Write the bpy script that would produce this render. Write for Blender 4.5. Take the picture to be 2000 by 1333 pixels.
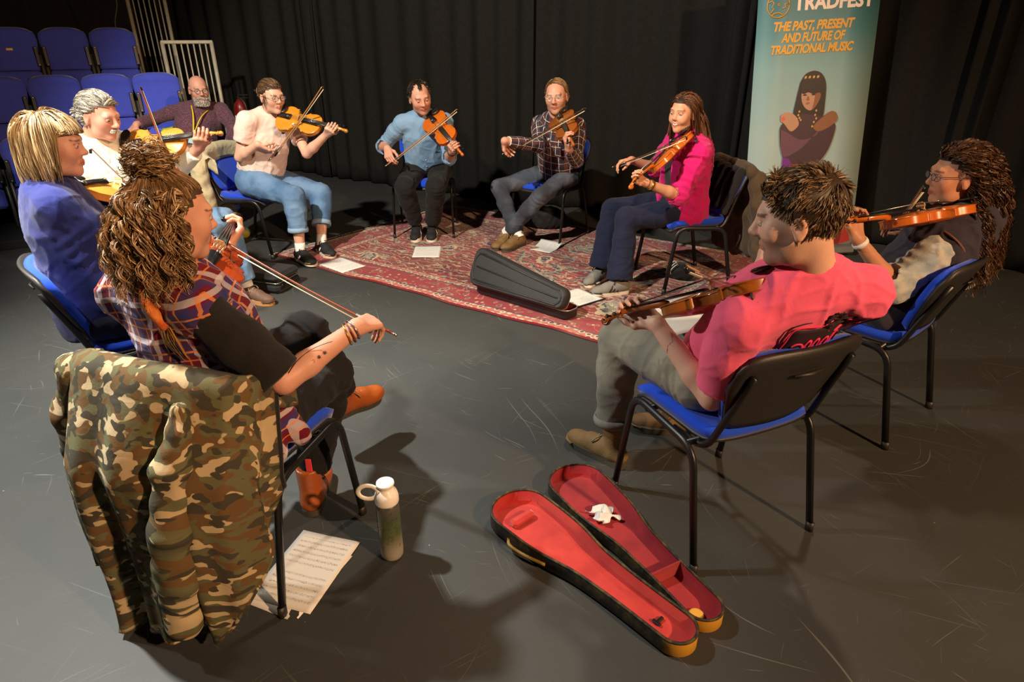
import bpy, math, random
import numpy as np
from mathutils import Vector, Matrix
random.seed(7); RNG = np.random.default_rng(11)
SC = bpy.context.scene
COL = SC.collection
for o in list(bpy.data.objects): bpy.data.objects.remove(o)

# ------------------------------------------------------------------ camera
CAM_H = 1.58; F_PX = 1250.0; PITCH = math.atan((666.5 - 70) / F_PX)
cam = bpy.data.cameras.new('camera'); camo = bpy.data.objects.new('camera', cam); COL.objects.link(camo)
cam.sensor_width = 36.0; cam.lens = 36.0 * F_PX / 2000.0; cam.clip_start = 0.05
camo.location = (0, 0, CAM_H); camo.rotation_euler = (math.pi / 2 - PITCH, 0, 0)
SC.camera = camo

# ------------------------------------------------------------------ world and lights
w = bpy.data.worlds.new('world'); SC.world = w; w.use_nodes = True
bg = w.node_tree.nodes['Background']; bg.inputs[0].default_value = (1.0, 0.93, 0.86, 1); bg.inputs[1].default_value = 0.20
def spot(name, loc, target, power, color, size, blend=0.6, rad=0.12):
    l = bpy.data.lights.new(name, 'SPOT'); l.energy = power; l.color = color; l.spot_size = math.radians(size)
    l.spot_blend = blend; l.shadow_soft_size = rad
    o = bpy.data.objects.new(name, l); COL.objects.link(o); o.location = loc
    d = Vector(target) - Vector(loc); o.rotation_euler = d.to_track_quat('-Z', 'Y').to_euler()
    return o
spot('stage_light_key', (-2.75, 2.4, 4.4), (-2.05, 1.75, 0.0), 2250, (1.0, 0.985, 0.92), 70, 1.0, 0.09)
spot('stage_light_front', (-2.5, 0.9, 4.2), (-0.8, 5.7, 0.6), 1700, (1.0, 0.92, 0.78), 70, 0.5, 0.09)
spot('stage_light_side', (-5.2, 2.6, 3.1), (0.9, 2.1, 1.1), 720, (1.0, 0.95, 0.85), 50, 0.7, 0.10)
spot('stage_light_warm', (3.6, -1.7, 3.6), (0.9, 2.4, 0.4), 1480, (1.0, 0.60, 0.32), 90, 0.8, 0.10)
spot('stage_light_far', (1.6, 4.4, 4.8), (-1.0, 1.4, 0.0), 300, (1.0, 0.80, 0.58), 80, 0.8, 0.12)
vs = SC.view_settings; vs.view_transform = 'Standard'; vs.look = 'None'; vs.gamma = 1.0; vs.use_curve_mapping = False
vs.exposure = 0.0

# ------------------------------------------------------------------ materials
def lin(r, g, b):
    f = lambda c: (c / 255 / 12.92) if c / 255 <= 0.04045 else ((c / 255 + 0.055) / 1.055) ** 2.4
    return (f(r), f(g), f(b), 1.0)
class NT:
    def __init__(s, name):
        s.m = bpy.data.materials.new(name); s.m.use_nodes = True; s.t = s.m.node_tree
        s.b = s.t.nodes['Principled BSDF']; s.out = s.t.nodes['Material Output']
    def n(s, kind, **kw):
        nd = s.t.nodes.new('ShaderNode' + kind)
        for k, v in kw.items():
            if k in nd.inputs: s.set(nd, k, v)
            else: setattr(nd, k, v)
        return nd
    def set(s, nd, k, v):
        if isinstance(v, bpy.types.NodeSocket): s.t.links.new(v, nd.inputs[k])
        else: nd.inputs[k].default_value = v
    def link(s, a, b): s.t.links.new(a, b)
    def P(s, **kw):
        for k, v in kw.items(): s.set(s.b, k.replace('_', ' '), v)
    def math(s, op, a, b=None, c=None):
        nd = s.t.nodes.new('ShaderNodeMath'); nd.operation = op
        for i, v in enumerate((a, b, c)):
            if v is None: continue
            if isinstance(v, bpy.types.NodeSocket): s.t.links.new(v, nd.inputs[i])
            else: nd.inputs[i].default_value = v
        return nd.outputs[0]
    def mix(s, f, a, b, mode='MIX'):
        nd = s.t.nodes.new('ShaderNodeMix'); nd.data_type = 'RGBA'; nd.blend_type = mode
        for i, v in ((0, f), (6, a), (7, b)):
            if isinstance(v, bpy.types.NodeSocket): s.t.links.new(v, nd.inputs[i])
            else: nd.inputs[i].default_value = v
        return nd.outputs[2]
    def ramp(s, fac, stops, interp='LINEAR'):
        nd = s.t.nodes.new('ShaderNodeValToRGB'); r = nd.color_ramp; r.interpolation = interp
        while len(r.elements) > 1: r.elements.remove(r.elements[-1])
        for i, (p, c) in enumerate(stops):
            e = r.elements[0] if i == 0 else r.elements.new(p)
            e.position = p; e.color = c if len(c) == 4 else (*c, 1)
        s.t.links.new(fac, nd.inputs[0]); return nd.outputs[0]
    def coord(s, kind='Object'): return s.n('TexCoord').outputs[kind]
    def attr(s, name, out='Vector'):
        nd = s.n('Attribute'); nd.attribute_name = name; return nd.outputs[out]
    def noise(s, scale, vec=None, detail=3, rough=0.5, dist=0.0, out=0):
        nd = s.n('TexNoise', Scale=scale, Detail=detail, Roughness=rough, Distortion=dist)
        s.t.links.new(vec if vec is not None else s.coord(), nd.inputs['Vector']); return nd.outputs[out]
    def bump(s, h, strength=0.3, dist=0.01):
        nd = s.n('Bump', Strength=strength, Distance=dist); s.t.links.new(h, nd.inputs['Height'])
        s.t.links.new(nd.outputs[0], s.b.inputs['Normal'])
    def mapping(s, vec, scale=(1, 1, 1), rot=(0, 0, 0), loc=(0, 0, 0)):
        nd = s.n('Mapping'); s.t.links.new(vec, nd.inputs['Vector'])
        nd.inputs['Scale'].default_value = scale; nd.inputs['Rotation'].default_value = rot; nd.inputs['Location'].default_value = loc
        return nd.outputs[0]
_mc = {}
def simple(name, c, rough=0.6, var=0.12, scale=30, bump=0.0, bscale=60, metal=0.0, spec=0.5, coat=0.0, sheen=0.0):
    if name in _mc: return _mc[name]
    t = NT(name); c2 = tuple(max(0, x * (1 - var)) for x in c[:3]) + (1,); c1 = tuple(min(1, x * (1 + var)) for x in c[:3]) + (1,)
    t.P(Base_Color=t.mix(t.noise(scale), c2, c1), Roughness=rough, Metallic=metal)
    t.b.inputs['Specular IOR Level'].default_value = spec
    if coat: t.b.inputs['Coat Weight'].default_value = coat; t.b.inputs['Coat Roughness'].default_value = 0.20
    if sheen: t.b.inputs['Sheen Weight'].default_value = sheen
    if bump: t.bump(t.noise(bscale, detail=2), bump, 0.004)
    _mc[name] = t.m; return t.m
def cloth(name, c, var=0.18, fold=0.35, fine=500, sheen=0.15, rough=0.9, c2=None, c2scale=6):
    """woven cloth: slight mottling, soft wrinkle relief and a fine weave"""
    t = NT(name)
    ca = tuple(x * (1 - var) for x in c[:3]) + (1,); cb = tuple(min(1, x * (1 + var)) for x in c[:3]) + (1,)
    col = t.mix(t.noise(14, detail=4), ca, cb)
    if c2 is not None: col = t.mix(t.ramp(t.noise(c2scale, detail=3), [(0.42, (0, 0, 0)), (0.62, (1, 1, 1))]), col, c2)
    t.P(Base_Color=col, Roughness=rough); t.b.inputs['Specular IOR Level'].default_value = 0.2
    t.b.inputs['Sheen Weight'].default_value = sheen
    h = t.math('ADD', t.math('MULTIPLY', t.noise(11, detail=2, dist=0.9), 0.9), t.math('MULTIPLY', t.noise(fine, detail=1), 0.12))
    t.bump(h, min(1.0, fold * 1.15), 0.02)
    return t.m

# ------------------------------------------------------------------ objects
def obj(name, me, parent=None, mat=None, loc=None):
    o = bpy.data.objects.new(name, me); COL.objects.link(o)
    if parent is not None: o.parent = parent
    if loc is not None: o.location = loc
    if mat is not None and me is not None and len(me.materials) == 0: me.materials.append(mat)
    return o
def empty(name, loc=(0, 0, 0), rz=0.0, mtx=None):
    o = bpy.data.objects.new(name, None); COL.objects.link(o); o.empty_display_size = 0.1
    if mtx is not None: o.matrix_world = mtx
    else: o.location = loc; o.rotation_euler = (0, 0, rz)
    return o
def tag(o, label=None, cat=None, group=None, kind=None):
    if label: o['label'] = label
    if cat: o['category'] = cat
    if group: o['group'] = group
    if kind: o['kind'] = kind
    return o
def copy_tree(o, parent=None):
    c = o.copy(); COL.objects.link(c); c.parent = parent
    for ch in list(o.children): copy_tree(ch, c)
    return c
def mesh_np(name, V, Fq, smooth=True):
    """V (n,3), Fq list of arrays of equal-length polygons"""
    if not isinstance(Fq, (list, tuple)): Fq = [Fq]
    me = bpy.data.meshes.new(name); V = np.asarray(V, np.float32)
    me.vertices.add(len(V)); me.vertices.foreach_set('co', V.ravel())
    Fq = [np.asarray(f, np.int32) for f in Fq if len(f)]
    nl = sum(f.size for f in Fq); npoly = sum(len(f) for f in Fq)
    me.loops.add(nl); me.loops.foreach_set('vertex_index', np.concatenate([f.ravel() for f in Fq]))
    me.polygons.add(npoly)
    tot = np.concatenate([np.full(len(f), f.shape[1], np.int32) for f in Fq])
    st = np.concatenate([[0], np.cumsum(tot)[:-1]]).astype(np.int32)
    me.polygons.foreach_set('loop_start', st)
    try: me.polygons.foreach_set('loop_total', tot)
    except Exception: pass
    me.update(calc_edges=True); me.validate()
    if smooth: me.polygons.foreach_set('use_smooth', np.ones(len(me.polygons), bool))
    return me
def set_col(me, C, name='Col'):
    a = me.attributes.new(name, 'FLOAT_COLOR', 'POINT')
    C = np.asarray(C, np.float32)
    if C.shape[1] == 3: C = np.concatenate([C, np.ones((len(C), 1), np.float32)], 1)
    a.data.foreach_set('color', C.ravel())
def set_vec(me, C, name='pc'):
    a = me.attributes.new(name, 'FLOAT_VECTOR', 'POINT'); a.data.foreach_set('vector', np.asarray(C, np.float32).ravel())

class MB:
    """collects shapes into one mesh"""
    def __init__(s): s.v = []; s.f = []; s.sm = []
    def add(s, V, Fc, smooth=True):
        b = len(s.v); s.v += [tuple(map(float, p)) for p in V]
        for q in Fc: s.f.append(tuple(int(i) + b for i in q)); s.sm.append(smooth)
        return s
    def box(s, c, d, rot=None, bev=0.0):
        c = np.array(c, float); h = np.array(d, float) / 2
        if bev <= 0:
            P = np.array([[x, y, z] for x in (-1, 1) for y in (-1, 1) for z in (-1, 1)]) * h
            Fc = [(0, 1, 3, 2), (4, 6, 7, 5), (0, 4, 5, 1), (2, 3, 7, 6), (0, 2, 6, 4), (1, 5, 7, 3)]
        else:
            b = min(bev, h.min() * 0.99); P = []; Fc = []
            ks = []
            for x in (-1, 1):
                for y in (-1, 1):
                    for z in (-1, 1):
                        sg = np.array([x, y, z]); base = len(P)
                        for ax in range(3):
                            q = sg * (h - b); q[ax] = sg[ax] * h[ax]; P.append(q)
            idx = lambda x, y, z, ax: ((x > 0) * 4 + (y > 0) * 2 + (z > 0)) * 3 + ax
            S = (-1, 1)
            for sx in S: Fc.append([idx(sx, y, z, 0) for y, z in ((-1, -1), (1, -1), (1, 1), (-1, 1))][::sx])
            for sy in S: Fc.append([idx(x, sy, z, 1) for x, z in ((-1, -1), (1, -1), (1, 1), (-1, 1))][::-sy])
            for sz in S: Fc.append([idx(x, y, sz, 2) for x, y in ((-1, -1), (1, -1), (1, 1), (-1, 1))][::sz])
            for a in S:
                for b2 in S:
                    Fc.append([idx(-1, a, b2, 1), idx(1, a, b2, 1), idx(1, a, b2, 2), idx(-1, a, b2, 2)][::a * b2])
                    Fc.append([idx(a, -1, b2, 0), idx(a, 1, b2, 0), idx(a, 1, b2, 2), idx(a, -1, b2, 2)][::-a * b2])
                    Fc.append([idx(a, b2, -1, 0), idx(a, b2, 1, 0), idx(a, b2, 1, 1), idx(a, b2, -1, 1)][::a * b2])
            for x in S:
                for y in S:
                    for z in S: Fc.append([idx(x, y, z, 0), idx(x, y, z, 1), idx(x, y, z, 2)][::x * y * z])
            P = np.array(P)
        if rot is not None: P = P @ np.array(rot).T
        return s.add(P + c, Fc, False)
    def tube(s, pts, r, n=8, r2=None, cap=True, upv=None, closed=False):
        """sweep along pts; r scalar or list; r2 gives an oval section"""
        P = np.array(pts, float); m = len(P); r = np.full(m, r) if np.isscalar(r) else np.array(r, float)
        q = r if r2 is None else (np.full(m, r2) if np.isscalar(r2) else np.array(r2, float))
        if closed: T = np.roll(P, -1, 0) - np.roll(P, 1, 0)
        else: T = np.gradient(P, axis=0)
        T /= np.linalg.norm(T, axis=1)[:, None] + 1e-12
        u = np.array(upv, float) if upv is not None else (np.array([0, 0, 1.]) if abs(T[0][2]) < 0.9 else np.array([1., 0, 0]))
        V = []
        for i in range(m):
            u = u - T[i] * np.dot(u, T[i]); nn = np.linalg.norm(u); u = u / nn if nn > 1e-6 else np.cross(T[i], [0.3, 0.5, 0.8]); b = np.cross(T[i], u)
            for k in range(n):
                a = 2 * math.pi * k / n; V.append(P[i] + u * math.cos(a) * r[i] + b * math.sin(a) * q[i])
        Fc = []
        for i in range(m if closed else m - 1):
            j = (i + 1) % m
            for k in range(n):
                l = (k + 1) % n; Fc.append((i * n + k, i * n + l, j * n + l, j * n + k))
        if cap and not closed: Fc.append(tuple(range(n))[::-1]); Fc.append(tuple((m - 1) * n + k for k in range(n)))
        return s.add(V, Fc)
    def lathe(s, prof, n=20, c=(0, 0, 0), rot=None):
        """prof [(r,z)...]"""
        V = []
        for r, z in prof:
            for k in range(n): a = 2 * math.pi * k / n; V.append((r * math.cos(a), r * math.sin(a), z))
        V = np.array(V); m = len(prof); Fc = []
        for i in range(m - 1):
            for k in range(n): l = (k + 1) % n; Fc.append((i * n + k, i * n + l, (i + 1) * n + l, (i + 1) * n + k))
        Fc.append(tuple(range(n))[::-1]); Fc.append(tuple((m - 1) * n + k for k in range(n)))
        if rot is not None: V = V @ np.array(rot).T
        return s.add(V + np.array(c), Fc)
    def ball(s, c, r, n=10, m=7, rot=None):
        r = np.array([r] * 3 if np.isscalar(r) else r, float)
        prof = [(math.sin(math.pi * i / m), -math.cos(math.pi * i / m)) for i in range(m + 1)]
        prof[0] = (0.02, -1); prof[-1] = (0.02, 1)
        V = []; Fc = []
        for a, z in prof:
            for k in range(n): t = 2 * math.pi * k / n; V.append((a * math.cos(t), a * math.sin(t), z))
        V = np.array(V) * r
        for i in range(m):
            for k in range(n): l = (k + 1) % n; Fc.append((i * n + k, i * n + l, (i + 1) * n + l, (i + 1) * n + k))
        Fc.append(tuple(range(n))[::-1]); Fc.append(tuple(m * n + k for k in range(n)))
        if rot is not None: V = V @ np.array(rot).T
        return s.add(V + np.array(c), Fc)
    def prism(s, poly, z0, z1, smooth=False):
        n = len(poly); V = [(x, y, z0) for x, y in poly] + [(x, y, z1) for x, y in poly]
        Fc = [tuple(range(n))[::-1], tuple(range(n, 2 * n))] + [(i, (i + 1) % n, n + (i + 1) % n, n + i) for i in range(n)]
        return s.add(V, Fc, smooth)
    def grid(s, G, closed_u=False, smooth=True):
        """G (m,n,3) surface"""
        m, n = G.shape[:2]; Fc = []
        for i in range(m - 1):
            for k in range(n if closed_u else n - 1): l = (k + 1) % n; Fc.append((i * n + k, i * n + l, (i + 1) * n + l, (i + 1) * n + k))
        return s.add(G.reshape(-1, 3), Fc, smooth)
    def sheet(s, G, thick):
        """closed thin solid from a grid"""
        G = np.asarray(G, float); du = np.gradient(G, axis=0); dv = np.gradient(G, axis=1)
        N = np.cross(du, dv); N /= np.linalg.norm(N, axis=2)[..., None] + 1e-12
        m, n = G.shape[:2]; A = (G + N * thick / 2).reshape(-1, 3); B = (G - N * thick / 2).reshape(-1, 3); Fc = []
        for i in range(m - 1):
            for k in range(n - 1):
                a, b, c, d = i * n + k, i * n + k + 1, (i + 1) * n + k + 1, (i + 1) * n + k
                Fc.append((a, d, c, b)); o = m * n; Fc.append((o + a, o + b, o + c, o + d))
        ring = [k for k in range(n)] + [i * n + n - 1 for i in range(1, m)] + [(m - 1) * n + k for k in range(n - 2, -1, -1)] + [i * n for i in range(m - 2, 0, -1)]
        o = m * n
        for i in range(len(ring)):
            a, b = ring[i], ring[(i + 1) % len(ring)]; Fc.append((a, b, o + b, o + a))
        return s.add(np.concatenate([A, B]), Fc)
    def mesh(s, name='mesh'):
        me = bpy.data.meshes.new(name); me.from_pydata(s.v, [], s.f)
        me.polygons.foreach_set('use_smooth', s.sm); me.update(); return me
    def build(s, name, mat, parent=None):
        return obj(name, s.mesh(name), parent, mat)
def arc(c, r, a0, a1, n, ax=(1, 0, 0), ay=(0, 0, 1)):
    c = np.array(c, float); ax = np.array(ax, float); ay = np.array(ay, float)
    return [c + r * (math.cos(a) * ax + math.sin(a) * ay) for a in np.linspace(a0, a1, n)]
def rounded(path, rad, n=5):
    """round the corners of a polyline"""
    P = [np.array(p, float) for p in path]; out = [P[0]]
    for i in range(1, len(P) - 1):
        a, b, c = P[i - 1], P[i], P[i + 1]; u = a - b; v = c - b
        lu, lv = np.linalg.norm(u), np.linalg.norm(v); r = min(rad, lu * 0.49, lv * 0.49)
        p0 = b + u / lu * r; p1 = b + v / lv * r
        for t in np.linspace(0, 1, n): out.append((1 - t) ** 2 * p0 + 2 * t * (1 - t) * b + t * t * p1)
    out.append(P[-1]); return out
def catmull(pts, n=6):
    P = np.array(pts, float); P = np.vstack([2 * P[0] - P[1], P, 2 * P[-1] - P[-2]]); out = []
    for i in range(1, len(P) - 2):
        for t in np.linspace(0, 1, n, endpoint=False):
            a, b, c, d = P[i - 1:i + 3]
            out.append(0.5 * ((2 * b) + (-a + c) * t + (2 * a - 5 * b + 4 * c - d) * t ** 2 + (-a + 3 * b - 3 * c + d) * t ** 3))
    out.append(P[-2]); return np.array(out)
def unit(v):
    v = np.array(v, float); return v / (np.linalg.norm(v) + 1e-12)
def frame(x, y, z, o):
    M = Matrix(((x[0], y[0], z[0], o[0]), (x[1], y[1], z[1], o[1]), (x[2], y[2], z[2], o[2]), (0, 0, 0, 1))); return M
_nzd = RNG.normal(size=(64, 3)); _nzd /= np.linalg.norm(_nzd, axis=1)[:, None]; _nzp = RNG.uniform(0, 6.28, 64)
def nz(p, f, seed=0):
    """cheap smooth noise in about -1..1"""
    s = 0
    for i in range(5):
        k = (seed * 7 + i * 3) % 64; j = (k + 11) % 64
        s = s + np.sin(f * (0.7 + 0.2 * i) * (p @ _nzd[k]) + _nzp[k] + 1.6 * np.sin(f * 0.55 * (p @ _nzd[j]) + _nzp[j]))
    return s / 3.2

# ------------------------------------------------------------------ implicit solids, meshed by surface nets
class SDF:
    def __init__(s): s.ops = []
    def cone(s, a, b, ra, rb, k=0.02, op='+'): s.ops.append(('c', np.array(a, float), np.array(b, float), ra, rb, k, op)); return s
    def acone(s, a, b, ra, rb, A, fs, k=0.05):
        """round cone squashed along A[1] by fs (oval trunk)"""
        s.ops.append(('a', np.array(a, float), np.array(b, float), ra, rb, np.array(A, float), fs, k, '+')); return s
    def ell(s, c, r, A=None, k=0.02, op='+'):
        """A rows = local axes"""
        s.ops.append(('e', np.array(c, float), np.array(r, float), np.eye(3) if A is None else np.array(A, float), 0, k, op)); return s
    def cut(s, p, n, k=0.004, near=None):
        """remove the side n points to (only within near=(centre, radius) if given)"""
        s.ops.append(('p', np.array(p, float), unit(n), near, 0, k, '&')); return s
    def extend(s, other): s.ops += other.ops; return s
    def bounds(s):
        lo = np.full(3, 1e9); hi = -lo
        for o in s.ops:
            if o[-1] != '+': continue
            if o[0] in 'ca': R = max(o[3], o[4]); l = np.minimum(o[1], o[2]) - R; h = np.maximum(o[1], o[2]) + R
            else: R = np.sqrt(((o[3] * o[2][:, None]) ** 2).sum(0)); l = o[1] - R; h = o[1] + R
            lo = np.minimum(lo, l); hi = np.maximum(hi, h)
        return lo, hi
    def field(s, res, box=None):
        lo, hi = s.bounds() if box is None else (np.array(box[0], float), np.array(box[1], float))
        if box is None: lo = lo - 0.02 - 2 * res; hi = hi + 0.02 + 2 * res
        n = np.maximum(((hi - lo) / res).astype(int) + 1, 4)
        ax = [(lo[i] + res * np.arange(n[i])).astype(np.float32) for i in range(3)]
        D = np.full(n, 0.3, np.float32)
        for o in s.ops:
            k = o[-2]
            if o[0] in 'ca': R = max(o[3], o[4]); l = np.minimum(o[1], o[2]) - R; h = np.maximum(o[1], o[2]) + R
            elif o[0] == 'e': R = np.sqrt(((o[3] * o[2][:, None]) ** 2).sum(0)); l = o[1] - R; h = o[1] + R
            else:
                if o[3] is None: l = lo; h = hi
                else: l = np.array(o[3][0]) - o[3][1]; h = np.array(o[3][0]) + o[3][1]
            m = k + 4 * res
            a = np.clip(((l - m - lo) / res).astype(int), 0, n); b = np.clip(((h + m - lo) / res).astype(int) + 2, 0, n)
            if (b <= a).any(): continue
            sl = tuple(slice(a[i], b[i]) for i in range(3))
            X = ax[0][sl[0]][:, None, None]; Y = ax[1][sl[1]][None, :, None]; Z = ax[2][sl[2]][None, None, :]
            S = D[sl]
            if o[0] == 'c':
                pa = (X - np.float32(o[1][0]), Y - np.float32(o[1][1]), Z - np.float32(o[1][2])); ba = (o[2] - o[1]).astype(np.float32); L = float(ba @ ba) + 1e-9
                t = np.clip((pa[0] * ba[0] + pa[1] * ba[1] + pa[2] * ba[2]) / L, 0, 1)
                d = np.sqrt((pa[0] - t * ba[0]) ** 2 + (pa[1] - t * ba[1]) ** 2 + (pa[2] - t * ba[2]) ** 2) - (o[3] + (o[4] - o[3]) * t)
            elif o[0] == 'a':
                A = o[5]; ba = o[2] - o[1]; q = (X - np.float32(o[1][0]), Y - np.float32(o[1][1]), Z - np.float32(o[1][2])); sc3 = (1.0, o[6], 1.0)
                u = [(q[0] * np.float32(A[i, 0]) + q[1] * np.float32(A[i, 1]) + q[2] * np.float32(A[i, 2])) * np.float32(sc3[i]) for i in range(3)]
                bb = [float(np.dot(ba, A[i]) * sc3[i]) for i in range(3)]; L = bb[0] ** 2 + bb[1] ** 2 + bb[2] ** 2 + 1e-9
                t = np.clip((u[0] * bb[0] + u[1] * bb[1] + u[2] * bb[2]) / L, 0, 1)
                d = np.sqrt((u[0] - t * bb[0]) ** 2 + (u[1] - t * bb[1]) ** 2 + (u[2] - t * bb[2]) ** 2) - (o[3] + (o[4] - o[3]) * t)
                d = d / (0.5 + 0.5 * o[6])
            elif o[0] == 'e':
                q = (X - np.float32(o[1][0]), Y - np.float32(o[1][1]), Z - np.float32(o[1][2])); A = o[3].astype(np.float32); r = o[2]
                u = [(q[0] * A[i, 0] + q[1] * A[i, 1] + q[2] * A[i, 2]) / np.float32(r[i]) for i in range(3)]
                k0 = np.sqrt(u[0] ** 2 + u[1] ** 2 + u[2] ** 2) + 1e-6
                k1 = np.sqrt((u[0] / r[0]) ** 2 + (u[1] / r[1]) ** 2 + (u[2] / r[2]) ** 2) + 1e-6
                d = k0 * (k0 - 1) / k1
            else:
                d = (X - o[1][0]) * o[2][0] + (Y - o[1][1]) * o[2][1] + (Z - o[1][2]) * o[2][2]
                if o[3] is not None:
                    c = o[3][0]; d = np.minimum(d, 9) + np.where((X - c[0]) ** 2 + (Y - c[1]) ** 2 + (Z - c[2]) ** 2 < o[3][1] ** 2, 0, -9)
            if o[-1] == '+':
                hh = np.maximum(k - np.abs(S - d), 0) / k; D[sl] = np.minimum(S, d) - hh * hh * k * 0.25
            else:
                if o[-1] == '-': d = -d
                hh = np.maximum(k - np.abs(S - d), 0) / k; D[sl] = np.maximum(S, d) + hh * hh * k * 0.25
        return D, lo
    def mesh(s, res, box=None):
        D, lo = s.field(res, box); return nets(D, lo, res)
def nets(D, lo, res):
    s = D < 0; n = np.array(D.shape) - 1
    cnt = np.zeros(n, np.uint8)
    for i in (0, 1):
        for j in (0, 1):
            for k in (0, 1): cnt += s[i:i + n[0], j:j + n[1], k:k + n[2]]
    act = (cnt > 0) & (cnt < 8); I = np.argwhere(act)
    if len(I) == 0: return np.zeros((0, 3)), np.zeros((0, 4), int)
    idm = np.full(n, -1, np.int32); idm[act] = np.arange(len(I))
    off = np.array([[i, j, k] for i in (0, 1) for j in (0, 1) for k in (0, 1)])
    val = np.stack([D[I[:, 0] + o[0], I[:, 1] + o[1], I[:, 2] + o[2]] for o in off], 1)
    acc = np.zeros((len(I), 3)); c = np.zeros(len(I))
    for a in range(8):
        for b in range(a + 1, 8):
            if np.abs(off[a] - off[b]).sum() != 1: continue
            va, vb = val[:, a], val[:, b]; m = (va < 0) != (vb < 0); t = np.where(m, va / (va - vb + 1e-12), 0)
            acc += np.where(m[:, None], off[a] + t[:, None] * (off[b] - off[a]), 0); c += m
    V = lo + res * (I + acc / c[:, None]); Q = []
    for ax in range(3):
        sl0 = [slice(None)] * 3; sl1 = [slice(None)] * 3; sl0[ax] = slice(0, -1); sl1[ax] = slice(1, None)
        A = s[tuple(sl0)]; B = s[tuple(sl1)]; E = np.argwhere(A != B); u, v = (ax + 1) % 3, (ax + 2) % 3
        E = E[(E[:, u] > 0) & (E[:, v] > 0) & (E[:, u] < n[u]) & (E[:, v] < n[v])]
        if len(E) == 0: continue
        ins = A[E[:, 0], E[:, 1], E[:, 2]]
        def cell(du, dv):
            e = E.copy(); e[:, u] += du; e[:, v] += dv; return idm[e[:, 0], e[:, 1], e[:, 2]]
        q = np.stack([cell(-1, -1), cell(0, -1), cell(0, 0), cell(-1, 0)], 1)
        q[~ins] = q[~ins][:, ::-1]; Q.append(q)
    Q = np.concatenate(Q); Q = Q[(Q >= 0).all(1)]
    return V, Q
def vnormals(V, Q):
    N = np.zeros_like(V); n = np.cross(V[Q[:, 2]] - V[Q[:, 0]], V[Q[:, 3]] - V[Q[:, 1]])
    for i in range(4): np.add.at(N, Q[:, i], n)
    return N / (np.linalg.norm(N, axis=1)[:, None] + 1e-12)
# ------------------------------------------------------------------ floor
t = NT('black_dance_vinyl'); oc = t.coord()
base = t.mix(t.noise(1.3, oc, detail=5, rough=0.6), lin(55, 57, 55), lin(70, 71, 68))
base = t.mix(t.math('MULTIPLY', t.noise(120, oc, detail=2), 0.35), base, lin(44, 44, 44))
scr = None
for i, (rot, sc, th) in enumerate([(0.35, (1.6, 120, 1), 0.735), (1.25, (1.3, 110, 1), 0.74), (-0.6, (2.0, 150, 1), 0.735), (2.1, (2.6, 160, 1), 0.735), (0.9, (4.5, 130, 1), 0.73), (-0.2, (6, 90, 1), 0.75)]):
    wv_ = t.n('VectorMath', operation='MULTIPLY_ADD'); t.link(t.noise(0.7 + .2 * i, oc, detail=1, out=1), wv_.inputs[0]); wv_.inputs[1].default_value = (0.5, 0.5, 0); t.link(oc, wv_.inputs[2])
    nn = t.noise(1.0, t.mapping(t.mapping(wv_.outputs[0], (1, 1, 1), (0, 0, rot)), sc, (0, 0, 0), (i * 3.7, i * 1.3, 0)), detail=1.5, rough=0.4)
    m = t.ramp(nn, [(th - 0.012, (0, 0, 0)), (th + 0.02, (1, 1, 1))])
    scr = m if scr is None else t.math('MAXIMUM', scr, m)
patch = t.ramp(t.noise(2.3, t.mapping(oc, (1, 1, 1), (0, 0, 0), (5, 2, 0)), detail=3), [(0.42, (0, 0, 0)), (0.62, (1, 1, 1))])
scr = t.math('MULTIPLY', scr, t.math('MULTIPLY_ADD', patch, 0.26, 0.07))
vor = t.n('TexVoronoi', Scale=5.5); t.link(oc, vor.inputs['Vector'])
fleck = t.ramp(vor.outputs['Distance'], [(0.006, (1, 1, 1)), (0.016, (0, 0, 0))])
base = t.mix(scr, base, lin(150, 149, 142)); base = t.mix(t.math('MULTIPLY', fleck, 0.7), base, lin(190, 185, 170))
t.P(Base_Color=base, Roughness=t.math('MULTIPLY_ADD', t.noise(3, oc, detail=4), 0.25, 0.42)); t.b.inputs['Specular IOR Level'].default_value = 0.35
t.bump(t.noise(160, oc, detail=2), 0.06, 0.003)
M_FLOOR = t.m
fb = MB(); fb.box((0, 4, -0.05), (16, 16, 0.1)); tag(fb.build('floor', M_FLOOR), kind='structure')
M_BLACKWALL = simple('black_painted_wall', lin(34, 33, 31), 0.85, 0.15, 3)
for nm, c, d in (('wall_back', (0, 10.6, 2.5), (16, 0.15, 5)), ('wall_left', (-7.2, 4, 2.5), (0.15, 14, 5)), ('wall_right', (5.6, 2.5, 2.5), (0.15, 16, 5)), ('wall_rear', (0, -3.6, 2.5), (16, 0.15, 5))):
    b = MB(); b.box(c, d); tag(b.build(nm, M_BLACKWALL), kind='structure')
b = MB(); b.box((0, 4, 5.05), (16, 16, 0.1)); tag(b.build('ceiling', M_BLACKWALL), kind='structure')

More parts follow.
